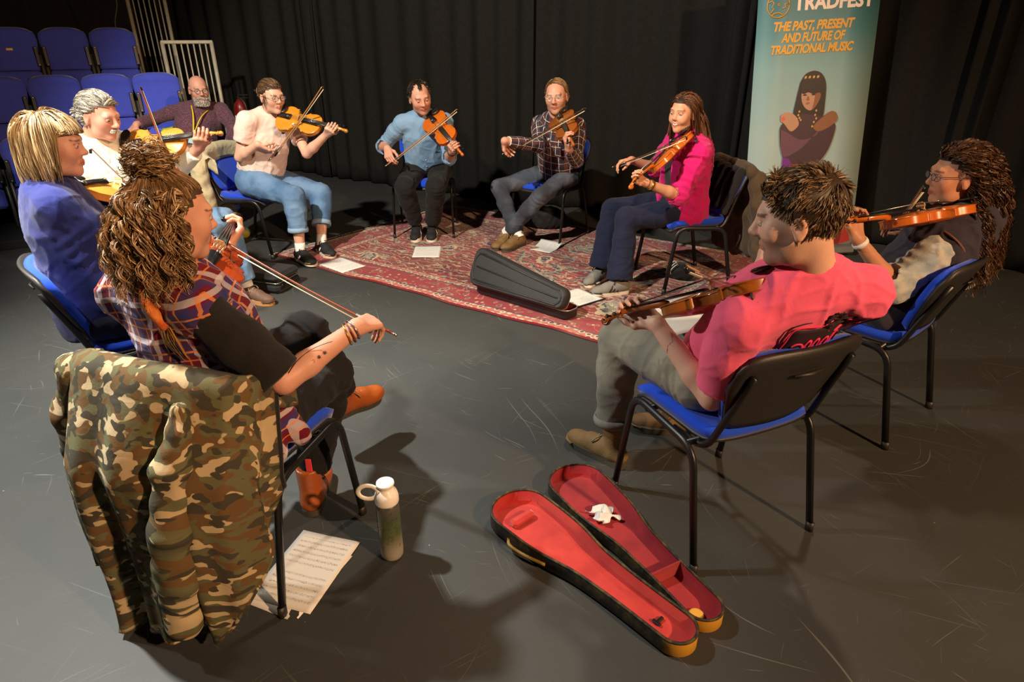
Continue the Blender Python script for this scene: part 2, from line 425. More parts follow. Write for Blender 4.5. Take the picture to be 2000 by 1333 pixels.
# ------------------------------------------------------------------ black stage drapes, one object per hanging
t = NT('black_wool_serge'); t.P(Base_Color=t.mix(t.noise(40, detail=3), lin(24, 24, 23), lin(36, 35, 33)), Roughness=0.95)
t.b.inputs['Specular IOR Level'].default_value = 0.1; t.b.inputs['Sheen Weight'].default_value = 0.0; t.bump(t.noise(300), 0.2, 0.003)
M_DRAPE = t.m
path = catmull([(-4.6, 9.3), (-2.45, 8.15), (0.16, 6.62), (0.8, 6.33), (2.5, 5.62), (3.7, 4.5), (4.6, 2.8), (5.0, 0.6)], 40)
seg = np.linalg.norm(np.diff(path, axis=0), axis=1); arcs = np.concatenate([[0], np.cumsum(seg)])
def on_path(s):
    return np.stack([np.interp(s, arcs, path[:, 0]), np.interp(s, arcs, path[:, 1])], -1)
L0 = float(np.interp(0.20, path[:, 0], arcs))
spans = [(0.0, float(np.interp(-2.2, path[:, 0], arcs)), 'black drape behind the fire extinguisher at the far left'),
         (float(np.interp(-2.35, path[:, 0], arcs)), L0 + 0.03, 'wide black drape hanging behind the player in the blue shirt'),
         (L0 - 0.10, float(np.interp(2.0, path[:, 0], arcs)), 'black drape behind the player in the checked shirt'),
         (float(np.interp(1.85, path[:, 0], arcs)), float(np.interp(3.4, path[:, 0], arcs)), 'black drape hanging directly behind the pull-up banner'),
         (float(np.interp(3.3, path[:, 0], arcs)), arcs[-1], 'black drape at the right edge beyond the curly-haired player')]
for di, (s0, s1, lab) in enumerate(spans):
    n = int((s1 - s0) / 0.022); ss = np.linspace(s0, s1, n); P = on_path(ss); T = np.gradient(P, axis=0); T /= np.linalg.norm(T, axis=1)[:, None]; Nn = np.stack([-T[:, 1], T[:, 0]], -1)
    rows = []
    for z in (0.015, 0.12, 0.6, 1.3, 2.2, 3.2, 4.4):
        a = 0.026 + 0.012 * math.sin(z * 2 + di)
        ph = ss * 23 + 2.2 * np.sin(ss * 2.1 + di) + 0.12 * math.sin(z * 1.7 + di) * np.sin(ss * 5)
        off = a * np.sin(ph) + 0.018 * np.sin(ss * 9.3 + di * 2 + z * 0.2) + (-0.02 if di % 2 else 0.03)
        edge = np.exp(-((ss - s0) / 0.10) ** 2) + np.exp(-((ss - s1) / 0.10) ** 2); off = off - 0.05 * edge
        q = P + Nn * off[:, None]; rows.append(np.concatenate([q, np.full((n, 1), z)], 1))
    mb = MB(); mb.sheet(np.array(rows), 0.004)
    tag(mb.build('stage_drape', M_DRAPE), lab, 'curtain', 'black stage drapes')

# ------------------------------------------------------------------ raked seating
U = np.array([.857, .516, 0]); NF = np.array([.516, -.857, 0]); P1 = np.array([-3.316, 6.238, 0])
M_PLAT = simple('black_platform_board', lin(26, 26, 26), 0.8, 0.2, 8)
M_STEEL = simple('worn_grey_steel', lin(120, 118, 110), 0.45, 0.25, 25, metal=0.6)
M_RAIL = simple('galvanised_rail', lin(176, 170, 152), 0.5, 0.25, 25, metal=0.15)
M_BLACKMETAL = simple('black_coated_steel', lin(22, 22, 23), 0.38, 0.15, 30, spec=0.5)
M_BLACKPLASTIC = simple('black_moulded_plastic', lin(42, 39, 36), 0.48, 0.12, 60, bump=0.15, bscale=400)
M_BOLT = simple('zinc_bolt', lin(190, 188, 180), 0.3, 0.1, 40, metal=0.9)
M_SEATBLUE = cloth('royal_blue_upholstery', lin(74, 88, 210), 0.10, 0.10, 700, 0.25)
M_PADBLUE = cloth('bright_blue_chair_fabric', lin(26, 72, 205), 0.08, 0.08, 700, 0.2)
M_BRASS = simple('brass_plate', lin(200, 160, 90), 0.35, 0.1, 30, metal=0.8)
RZ = math.atan2(U[1], U[0])
def rowpt(u, b, z): return P1 + U * u - NF * b + np.array([0, 0, z])
def rowmtx(u, b, z): return Matrix.Translation(Vector(rowpt(u, b, z))) @ Matrix.Rotation(RZ, 4, 'Z')
# local frame of a row: x along the row, -y towards the circle
for i, (b0, b1, z1, x1) in enumerate(((-0.62, 0.36, 0.07, 0.35), (0.36, 1.21, 0.42, 0.62), (1.21, 2.4, 0.82, 0.62))):
    b = MB(); b.box((-1.0 + x1 / 2, (b0 + b1) / 2, z1 / 2), (2.0 + x1, b1 - b0 - .002, z1), bev=0.004)
    o = b.build('seating_platform', M_PLAT); o.matrix_world = rowmtx(0, 0, 0)
    tag(o, ['low black platform step under the front row of blue seats', 'middle black platform step of the raked seating', 'top black platform step of the raked seating'][i], 'platform')
def theatre_seat():
    root = empty('theatre_seat')
    n, m = 15, 13; G = []
    for j in range(m):
        v = j / (m - 1); row = []
        for i in range(n):
            a = i / (n - 1) * 2 - 1
            hw = 0.172 + 0.040 * min(1, v * 1.5) - 0.035 * max(0, (v - 0.80) / 0.20) ** 2.4
            z = -0.40 + 0.40 * v - 0.035 * max(0, v - 0.7) / 0.3 * abs(a) ** 3
            y = 0.05 * (v - 0.5) + 0.03 * a * a - 0.030 * math.exp(-((v - 0.93) / 0.10) ** 2) + 0.03 * max(0, v - 0.8)
            row.append((a * hw, y, z))
        G.append(row)
    mb = MB(); mb.sheet(np.array(G), 0.045); mb.build('backrest', M_SEATBLUE, root)
    G2 = np.array(G); G2[..., 1] += 0.034; G2[..., 0] *= 0.97; mb = MB(); mb.sheet(G2, 0.02); mb.build('back_shell', M_BLACKPLASTIC, root)
    mb = MB(); mb.box((0, -0.04, -0.49), (0.37, 0.07, 0.16), bev=0.02); mb.build('seat_pan', M_SEATBLUE, root)
    for s in (-1, 1):
        mb = MB(); mb.box((s * 0.188, -0.03, -0.27), (0.034, 0.016, 0.19), bev=0.004); h = mb.build('hinge_plate', M_BLACKMETAL, root)
        for z in (-0.19, -0.35): mb = MB(); mb.lathe([(0.007, 0), (0.007, 0.004), (0.003, 0.006)], 8, (s * 0.188, -0.039, z), ((1, 0, 0), (0, 0, -1), (0, 1, 0))); mb.build('bolt', M_BOLT, h)
        mb = MB(); mb.tube([(s * 0.205, 0.03, -0.25), (s * 0.205, 0.03, -0.80)], 0.016, 8); mb.build('support_post', M_STEEL, root)
    return root
SEATS = [(-1.45, 0, .795, 'blue tip-up seat at the left edge, cut off by the frame'), (-1.0, 0, .795, 'blue tip-up seat of the front row behind the navy jacket'),
         (-0.55, 0, .795, 'blue tip-up front-row seat behind the grey-haired player'), (-0.10, 0, .795, 'blue tip-up front-row seat the bearded listener rests a hand on'),
         (0.36, 0, .795, 'blue tip-up front-row seat occupied by the bearded listener'),
         (-1.18, .85, 1.235, 'blue tip-up seat at the left end of the middle row'), (-0.74, .85, 1.235, 'second blue tip-up seat from the left in the middle row'),
         (-0.30, .85, 1.235, 'third blue tip-up seat in the middle row, above the grey hair'), (0.14, .85, 1.235, 'blue tip-up seat at the right end of the middle row'),
         (-1.03, 1.7, 1.65, 'blue tip-up top-row seat with a small brass plate'), (-0.58, 1.7, 1.65, 'middle blue tip-up seat of the three in the top row'),
         (-0.13, 1.7, 1.65, 'blue tip-up seat of the top row next to the tall railing')]
proto = theatre_seat()
for i, (u, bk, z, lab) in enumerate(SEATS):
    o = proto if i == 0 else copy_tree(proto)
    o.matrix_world = rowmtx(u, bk, z) @ Matrix.Rotation(math.radians(-9), 4, 'X'); tag(o, lab, 'seat', 'blue tip-up seats of the raked seating')
    if i == 9:
        mb = MB(); mb.box((-0.03, -0.032, -0.20), (0.055, 0.004, 0.02)); mb.build('brass_plate', M_BRASS, o)
    if i == 4:
        for ch in o.children:
            if ch.name.startswith('seat_pan'): ch.location = (0, -0.20, 0.16); ch.rotation_euler = (math.radians(82), 0, 0); ch.location = (0, -0.72, 0.10 - 0.415 + 0.04)
# vertical-bar guard rails beside the raked seats
def guard_rail(u0, u1, bk, z0, z1, n, lab):
    root = empty('guard_rail', mtx=rowmtx(u0, bk, 0)); L = u1 - u0
    for nm, z in (('top_rail', z1), ('bottom_rail', z0)):
        mb = MB(); mb.box((L / 2, 0, z), (L + 0.03, 0.035, 0.035), bev=0.006); mb.build(nm, M_RAIL, root)
    for x in (0, L):
        mb = MB(); mb.tube([(x, 0.0, z0 - 0.3), (x, 0.0, z1)], 0.021, 10); mb.build('post', M_RAIL, root)
    for i in range(1, n + 1):
        x = L * i / (n + 1); mb = MB(); mb.tube([(x, 0, z0), (x, 0, z1)], 0.0085, 6); mb.build('bar', M_RAIL, root)
    tag(root, lab, 'railing', 'steel guard rails of the raked seating'); return root
guard_rail(0.12, 0.50, 2.2, 0.95, 1.98, 6, 'tall grey steel railing with vertical bars beside the top row')
guard_rail(0.30, 0.78, 1.2, 0.50, 1.52, 7, 'lower grey steel railing with vertical bars behind the bearded listener')
mb = MB(); pts = catmull([(-4.55, 8.2, 2.35), (-4.45, 8.15, 1.95), (-4.50, 8.1, 1.7), (-4.42, 8.0, 1.45)], 5); mb.tube(pts, 0.006, 6)
tag(mb.build('hanging_cable', simple('grey_cable', lin(90, 88, 82), 0.6)), 'thin grey cable hanging down behind the top row of seats', 'cable')

# ------------------------------------------------------------------ fire extinguisher on its foot
M_RED = simple('red_enamel', lin(112, 18, 16), 0.35, 0.1, 10); M_WHITE = simple('white_matt', lin(228, 226, 220), 0.6, 0.04, 20)
ex = empty('fire_extinguisher', (-2.98, 7.45, 0)); tag(ex, 'red fire extinguisher on the floor in front of the far drape', 'extinguisher')
mb = MB(); mb.lathe([(0.085, 0), (0.085, 0.03), (0.07, 0.05), (0.012, 0.06), (0.012, 0.5)], 16); mb.build('stand', M_BLACKMETAL, ex)
mb = MB(); mb.lathe([(0.05, 0.42), (0.07, 0.45), (0.072, 0.5), (0.072, 0.86), (0.06, 0.91), (0.03, 0.94), (0.022, 0.96)], 16); cy = mb.build('cylinder', M_RED, ex)
mb = MB(); mb.lathe([(0.0728, 0.70), (0.0728, 0.79)], 16); mb.build('paper_band', M_WHITE, cy)
mb = MB(); mb.box((0, 0, 0.975), (0.035, 0.05, 0.03), bev=0.006); mb.box((0.05, 0, 1.0), (0.11, 0.02, 0.012)); mb.box((0.05, 0, 0.97), (0.10, 0.02, 0.01)); mb.build('valve_handle', M_BLACKMETAL, ex)
mb = MB(); mb.tube(catmull([(0.02, -0.03, 0.97), (0.08, -0.06, 0.9), (0.085, -0.05, 0.7), (0.08, -0.02, 0.55)], 5), 0.011, 8); mb.build('hose', M_BLACKPLASTIC, ex)

# ------------------------------------------------------------------ rug
RA = np.array([-1.90, 4.875]); RU = np.array([.832, -.555]); RV = np.array([.61, .79]); RL, RW = 3.25, 2.12
t = NT('persian_rug_pile'); uv = t.attr('pc'); sx = t.n('SeparateXYZ'); t.link(uv, sx.inputs[0]); X, Y = sx.outputs[0], sx.outputs[1]
ex_ = t.math('MINIMUM', X, t.math('SUBTRACT', RL, X)); ey_ = t.math('MINIMUM', Y, t.math('SUBTRACT', RW, Y)); e = t.math('MINIMUM', ex_, ey_)
RED, CRIM, BEIGE, NAVY, GREY, ROSE = lin(146, 30, 44), lin(118, 22, 36), lin(206, 188, 152), lin(54, 51, 76), lin(148, 142, 124), lin(186, 98, 88)
def blobs(scale, rnd, lo, hi, feat='F1', dist='EUCLIDEAN', vec=None, out='Distance'):
    v = t.n('TexVoronoi', Scale=scale, Randomness=rnd, feature=feat, distance=dist); t.link(vec if vec is not None else uv, v.inputs['Vector'])
    return t.ramp(v.outputs[out], [(lo, (1, 1, 1)), (hi, (0, 0, 0))]), v
wn = t.n('TexNoise', Scale=5.0, Detail=2.0); t.link(uv, wn.inputs['Vector'])
wuv = t.n('VectorMath', operation='MULTIPLY_ADD'); t.link(wn.outputs['Color'], wuv.inputs[0]); wuv.inputs[1].default_value = (0.30, 0.30, 0); t.link(uv, wuv.inputs[2]); wv = wuv.outputs[0]
# field: big palmettes as nested rings, then blossoms and small flecks
v1 = t.n('TexVoronoi', Scale=2.2, Randomness=0.8); t.link(wv, v1.inputs['Vector'])
ring = t.ramp(v1.outputs['Distance'], [(0.0, ROSE), (0.05, NAVY), (0.12, BEIGE), (0.15, GREY), (0.24, NAVY), (0.28, BEIGE), (0.31, RED), (0.42, NAVY), (0.45, GREY), (0.48, RED), (0.60, CRIM)], 'CONSTANT')
v2 = t.n('TexVoronoi', Scale=13.0, Randomness=0.9); t.link(wv, v2.inputs['Vector'])
small = t.ramp(v2.outputs['Distance'], [(0.0, BEIGE), (0.12, NAVY), (0.20, BEIGE), (0.27, GREY), (0.33, RED)], 'CONSTANT')
smallm = t.ramp(v2.outputs['Distance'], [(0.0, (1, 1, 1)), (0.33, (0, 0, 0))], 'CONSTANT')
pick = t.ramp(t.noise(3.2, uv, detail=2), [(0.40, (0, 0, 0)), (0.52, (1, 1, 1))])
field = t.mix(t.math('MULTIPLY', smallm, pick), ring, small)
wav = t.n('TexWave', wave_type='RINGS', Scale=5.5, Distortion=9.0, Detail=2.0); wav.inputs['Detail Scale'].default_value = 2.2; t.link(uv, wav.inputs['Vector'])
vine = t.ramp(wav.outputs['Fac'], [(0.0, (0, 0, 0)), (0.82, (0, 0, 0)), (0.88, (1, 1, 1)), (1.0, (1, 1, 1))])
field = t.mix(t.math('MULTIPLY', vine, 0.55), field, BEIGE)
fl, _ = blobs(62, 1.0, 0.20, 0.30); field = t.mix(t.math('MULTIPLY', fl, t.ramp(t.noise(7, uv), [(0.45, (0, 0, 0)), (0.55, (0.8, 0.8, 0.8))])), field, BEIGE)
# border: rosettes on red between patterned guards
v3 = t.n('TexVoronoi', Scale=6.5, Randomness=0.55); t.link(wv, v3.inputs['Vector'])
bord = t.ramp(v3.outputs['Distance'], [(0.0, ROSE), (0.09, RED), (0.14, NAVY), (0.18, GREY), (0.23, BEIGE), (0.26, RED), (0.38, RED), (0.42, ROSE), (0.45, RED)], 'CONSTANT')
v4 = t.n('TexVoronoi', Scale=22.0, Randomness=0.8); t.link(uv, v4.inputs['Vector'])
bord = t.mix(t.ramp(v4.outputs['Distance'], [(0.16, (0.9, 0.9, 0.9)), (0.26, (0, 0, 0))]), bord, BEIGE)
v5 = t.n('TexVoronoi', Scale=15.0, Randomness=1.0); t.link(wv, v5.inputs['Vector']); bord = t.mix(t.ramp(v5.outputs['Distance'], [(0.0, (0, 0, 0)), (0.18, (0, 0, 0)), (0.20, (0.9, 0.9, 0.9)), (0.27, (0.9, 0.9, 0.9)), (0.29, (0, 0, 0))]), bord, GREY); bord = t.mix(t.ramp(v5.outputs['Distance'], [(0.07, (0.85, 0.85, 0.85)), (0.11, (0, 0, 0))]), bord, NAVY)
gw = t.n('TexVoronoi', Scale=18.0, Randomness=0.35); t.link(uv, gw.inputs['Vector'])
guard = t.ramp(gw.outputs['Distance'], [(0.0, RED), (0.16, NAVY), (0.24, BEIGE), (0.40, GREY), (0.46, ROSE)], 'CONSTANT')
sel = lambda a: t.math('GREATER_THAN', e, a)
c = t.mix(sel(0.018), CRIM, guard); c = t.mix(sel(0.075), c, NAVY); c = t.mix(sel(0.085), c, bord); c = t.mix(sel(0.27), c, NAVY); c = t.mix(sel(0.28), c, guard); c = t.mix(sel(0.335), c, CRIM); c = t.mix(sel(0.347), c, field)
c = t.mix(t.math('MULTIPLY', t.noise(240, uv, detail=2), 0.45), c, t.mix(0.5, c, lin(70, 50, 46)))
worn = t.ramp(t.noise(2.1, uv, detail=4), [(0.5, (0, 0, 0)), (0.75, (0.30, 0.30, 0.30))]); c = t.mix(worn, c, lin(150, 128, 104))
t.P(Base_Color=c, Roughness=0.95); t.b.inputs['Specular IOR Level'].default_value = 0.1; t.b.inputs['Sheen Weight'].default_value = 0.2
t.bump(t.noise(420, uv, detail=2), 0.5, 0.004)
M_RUG = t.m
nu, nv = 80, 52; us = np.linspace(0, RL, nu); vv = np.linspace(0, RW, nv)
UU, VV = np.meshgrid(us, vv, indexing='ij')
edge = np.minimum(np.minimum(UU, RL - UU), np.minimum(VV, RW - VV))
wob = 0.012 * np.sin(UU * 5.1 + 1) + 0.006 * np.sin(UU * 13)
PX = RA[0] + RU[0] * UU + RV[0] * (VV + wob * (VV < 0.1)); PY = RA[1] + RU[1] * UU + RV[1] * (VV + wob * (VV < 0.1))
PZ = 0.008 + 0.0035 * np.sin(UU * 6.3 + VV * 4) * np.sin(VV * 5 + 1) * np.clip(edge / 0.2, 0, 1)
mb = MB(); mb.sheet(np.stack([PX, PY, PZ], -1)[::-1], 0.009)
rug = empty('persian_rug', (RA[0], RA[1], 0)); tag(rug, 'worn red persian rug with navy and beige motifs under the far players', 'rug')
me = mb.mesh('pile'); V0 = np.array(mb.v); n1 = nu * nv
pc = np.stack([UU[::-1].ravel(), VV[::-1].ravel(), 0 * UU.ravel()], -1); set_vec(me, np.concatenate([pc, pc]))
o = obj('pile', me, rug, M_RUG); o.location = (-RA[0], -RA[1], 0)
mb = MB()
for i in range(220):
    v = RW * (i + random.random() * 0.6) / 220; p = RA + RV * v; d = -RU * (0.035 + 0.02 * random.random()) + RV * random.uniform(-.02, .02)
    mb.tube([(p[0], p[1], 0.006), (p[0] + d[0] * .5, p[1] + d[1] * .5, 0.006), (p[0] + d[0], p[1] + d[1], 0.003)], [0.003, 0.003, 0.002], 4)
o = mb.build('fringe', simple('cream_wool_fringe', lin(190, 178, 150), 0.9), rug); o.location = (-RA[0], -RA[1], 0); o['kind'] = 'stuff'

# ------------------------------------------------------------------ pull-up banner
BW, BH = 0.86, 2.02
bn = empty('pull_up_banner')
bx = unit((0.985, 0.02, 0.055)); by = unit(np.cross((0, 0, 1), bx)); by = unit(by)
lean = math.radians(6); bz = np.cross(bx, by); bz = unit(bz * math.cos(lean) + by * math.sin(lean)); byy = np.cross(bz, bx)
BO = np.array([2.26, 4.90, 0.0])
bn.matrix_world = frame(bx, byy, bz, BO); tag(bn, 'tall teal pull-up festival banner with a printed woman crossing her arms', 'banner')
t = NT('banner_print_teal'); gz = t.n('SeparateXYZ'); t.link(t.coord('Object'), gz.inputs[0])
g = t.ramp(t.math('DIVIDE', gz.outputs[2], BH), [(0.0, lin(160, 176, 172)), (0.45, lin(152, 170, 166)), (0.68, lin(120, 152, 152)), (0.80, lin(72, 120, 126)), (0.90, lin(40, 96, 106)), (1.0, lin(36, 92, 104))])
g = t.mix(t.math('MULTIPLY', t.noise(1.6), 0.30), g, lin(104, 150, 152))
t.P(Base_Color=g, Roughness=0.5); M_BANNER = t.m
G = np.array([[(x, 0.006 * math.sin(z * 2.5), z) for x in np.linspace(-BW / 2, BW / 2, 5)] for z in np.linspace(0.06, BH, 14)])
mb = MB(); mb.sheet(G, 0.002); panel = mb.build('printed_panel', M_BANNER, bn)
mb = MB(); mb.box((0, 0, 0.035), (BW + 0.03, 0.10, 0.07), bev=0.012); mb.build('base_cassette', simple('silver_aluminium', lin(160, 160, 160), 0.35, metal=0.8), bn)
mb = MB(); mb.box((0, 0.0, BH + 0.008), (BW, 0.014, 0.022), bev=0.003); mb.build('top_bar', _mc['silver_aluminium'], bn)
mb = MB(); mb.tube([(0, 0.05, 0.05), (0, 0.02, BH)], 0.01, 8); mb.build('support_pole', _mc['silver_aluminium'], bn)
def text_mesh(name, body, size, mat, parent, loc, shear=0.0, bold=0.0, width=None, space=1.0, rot=None):
    cu = bpy.data.curves.new(name, 'FONT'); cu.body = body; cu.size = size; cu.shear = shear; cu.offset = bold; cu.space_character = space
    cu.align_x = 'CENTER'; cu.extrude = 0.0; cu.resolution_u = 3
    to = bpy.data.objects.new(name, cu); COL.objects.link(to); bpy.context.view_layer.update()
    me = bpy.data.meshes.new_from_object(to); bpy.data.objects.remove(to)
    V = np.array([v.co[:] for v in me.vertices]); sxx = 1.0
    if width: sxx = width / (V[:, 0].max() - V[:, 0].min())
    cx = (V[:, 0].max() + V[:, 0].min()) / 2
    for v in me.vertices: v.co.x = (v.co.x - cx) * sxx
    me.materials.clear(); me.materials.append(mat); o = bpy.data.objects.new(name, me); COL.objects.link(o); o.parent = parent; o.location = loc
    o.rotation_euler = rot if rot else (math.pi / 2, 0, 0); return o
M_OCHRE = simple('ochre_print', lin(205, 150, 52), 0.5, 0.02); M_OFFWHITE = simple('pale_print', lin(226, 205, 190), 0.5, 0.02)
PY_ = -0.0085
zb = 1.70
text_mesh('festival_name', 'TRADFEST', 0.128, M_OFFWHITE, panel, (0.105, PY_, 1.765), 0.0, 0.0050, 0.565, 1.0)
for i, (tx, wd, dx) in enumerate((('THE PAST, PRESENT', 0.575, -0.02), ('AND FUTURE OF', 0.46, -0.02), ('TRADITIONAL MUSIC', 0.595, -0.02))):
    text_mesh('slogan_line', tx, 0.082, M_OCHRE, panel, (dx, PY_, 1.635 - i * 0.076), 0.22, 0.0034, wd, 0.92)
def ring2d(cx, cz, r, a0=0, a1=2 * math.pi, n=28): return [(cx + r * math.cos(a), PY_, cz + r * math.sin(a)) for a in np.linspace(a0, a1, n)]
mb = MB(); GX, GZ = -0.285, 1.80
mb.tube(ring2d(GX, GZ, 0.078), 0.0045, 4, 0.001, upv=(1, 0, 0))
mb.tube(ring2d(GX - 0.002, GZ - 0.105, 0.058, 0.75, 2.4, 12), 0.0045, 4, 0.001, upv=(1, 0, 0))
mb.tube([(GX - .07, PY_, GZ + .02), (GX - .045, PY_, GZ + .03), (GX - .03, PY_, GZ + .012), (GX - .045, PY_, GZ - .008), (GX - .03, PY_, GZ - .02), (GX - .05, PY_, GZ - .05)], 0.0045, 4, 0.001, upv=(1, 0, 0))
mb.tube([(GX + .07, PY_, GZ + .012), (GX + .045, PY_, GZ + .008), (GX + .05, PY_, GZ - .012), (GX + .03, PY_, GZ - .022)], 0.0045, 4, 0.001, upv=(1, 0, 0))
mb.tube(ring2d(GX + 0.005, GZ + 0.004, 0.008, n=10), 0.003, 4, 0.001, upv=(1, 0, 0))
mb.build('globe_emblem', M_OCHRE, panel)
# printed portrait: flat shapes of the print, coordinates (x,z) on the panel
def flat(name, poly, mat, lvl, smooth=True):
    poly = [(x, z + 0.065 * min(1, max(0, (z - .1) / .4))) for x, z in poly]
    P = catmull(list(poly) + [poly[0]], 5)[:-1] if smooth else np.array(poly)
    mb = MB(); y = PY_ - 0.0004 * lvl; mb.add([(p[0], y, p[1]) for p in P], [tuple(range(len(P)))], False); me = mb.mesh(name)
    import bmesh
    bm = bmesh.new(); bm.from_mesh(me); bmesh.ops.triangulate(bm, faces=bm.faces[:]); bmesh.ops.recalc_face_normals(bm, faces=bm.faces[:]); bm.to_mesh(me); bm.free()
    return obj(name, me, panel, mat)
pm = lambda n, c: simple('print_' + n, c, 0.5, 0.10, 25)
HAIRP, SKP, SKP2, TOPP, TOPP2, SKIRT, SKIRT2, LIPP, GOLD, VIO = pm('hair', lin(34, 24, 22)), pm('skin', lin(168, 124, 98)), pm('skin_dark', lin(126, 78, 50)), pm('top', lin(58, 34, 44)), pm('top_lit', lin(92, 56, 72)), pm('skirt', lin(150, 38, 28)), pm('skirt_dark', lin(110, 20, 24)), pm('lips', lin(150, 84, 74)), pm('gold', lin(176, 138, 74)), pm('violet', lin(104, 28, 120))
flat('printed_skirt', [(-0.10, 0.66), (-0.02, 0.67), (0.08, 0.65), (0.2, 0.55), (0.32, 0.36), (0.36, 0.2), (0.37, 0.08), (-0.37, 0.08), (-0.36, 0.28), (-0.28, 0.5), (-0.18, 0.60)], SKIRT, 1)
flat('printed_skirt_fold', [(0.02, 0.64), (0.16, 0.56), (0.28, 0.38), (0.33, 0.08), (0.1, 0.08), (0.06, 0.4)], SKIRT2, 2)
flat('printed_hair_back', [(-0.085, 1.22), (-0.05, 1.275), (0.01, 1.295), (0.07, 1.27), (0.105, 1.2), (0.11, 1.08), (0.105, 0.98), (0.07, 0.90), (0.05, 0.80), (-0.02, 0.80), (-0.06, 0.94), (-0.115, 0.99), (-0.105, 1.1)], HAIRP, 2)
flat('printed_top', [(-0.13, 0.98), (-0.20, 0.93), (-0.205, 0.85), (-0.185, 0.74), (-0.14, 0.66), (-0.02, 0.635), (0.09, 0.64), (0.16, 0.72), (0.20, 0.84), (0.20, 0.92), (0.12, 0.97), (0.03, 0.99), (-0.05, 1.0)], TOPP, 3)
flat('printed_sleeve', [(-0.20, 0.90), (-0.14, 0.87), (-0.05, 0.82), (0.06, 0.84), (0.08, 0.88), (-0.02, 0.77), (-0.1, 0.72), (-0.16, 0.70), (-0.19, 0.76)], TOPP2, 4)
flat('printed_sash', [(-0.17, 0.70), (-0.12, 0.68), (-0.10, 0.62), (-0.14, 0.58), (-0.17, 0.62)], VIO, 4)
flat('printed_hand', [(-0.21, 1.0), (-0.17, 1.02), (-0.11, 1.0), (-0.07, 0.94), (-0.09, 0.90), (-0.13, 0.885), (-0.18, 0.94), (-0.205, 0.96)], SKP, 5)
flat('printed_hand', [(0.20, 1.0), (0.16, 1.01), (0.10, 0.97), (0.04, 0.91), (0.07, 0.875), (0.12, 0.88), (0.19, 0.92), (0.215, 0.96)], SKP2, 5)
flat('printed_ring', [(-0.205, 0.985), (-0.185, 0.99), (-0.175, 0.97), (-0.195, 0.96)], pm('ring', lin(200, 80, 70)), 6)
flat('printed_face', [(-0.07, 1.18), (-0.03, 1.2), (0.03, 1.2), (0.07, 1.17), (0.072, 1.11), (0.05, 1.06), (0.02, 1.03), (-0.005, 1.025), (-0.04, 1.05), (-0.065, 1.10)], SKP, 5)
flat('printed_face_side', [(0.03, 1.19), (0.07, 1.17), (0.072, 1.11), (0.05, 1.06), (0.02, 1.03), (0.03, 1.1)], SKP2, 6)
flat('printed_fringe', [(-0.08, 1.15), (-0.075, 1.22), (-0.02, 1.28), (0.05, 1.27), (0.095, 1.18), (0.08, 1.13), (0.06, 1.145), (0.02, 1.135), (-0.02, 1.15), (-0.05, 1.14)], HAIRP, 7)
flat('printed_lips', [(-0.035, 1.075), (-0.02, 1.083), (-0.002, 1.077), (-0.012, 1.066), (-0.028, 1.066)], LIPP, 7)
flat('printed_nose', [(-0.03, 1.10), (-0.02, 1.125), (-0.008, 1.10), (-0.018, 1.092)], SKP2, 7)
for x in (-0.045, 0.018): flat('printed_eye', [(x - .017, 1.132), (x, 1.139), (x + .017, 1.132), (x, 1.127)], HAIRP, 8)
for i, (x, z) in enumerate([(-.075, 1.02), (-.08, .995), (-.07, .975), (-.09, .97), (-.06, .96), (.05, 1.02), (.045, .99), (.055, .965), (.04, .94), (.03, .91)]):
    flat('printed_bead', [(x - .008, z), (x, z + .009), (x + .008, z), (x, z - .009)], GOLD, 8)
for x in (-.05, -.02, .01, .04): flat('printed_hair_bead', [(x - .007, 1.243), (x + .007, 1.247), (x + .007, 1.262), (x - .007, 1.258)], GOLD, 8)
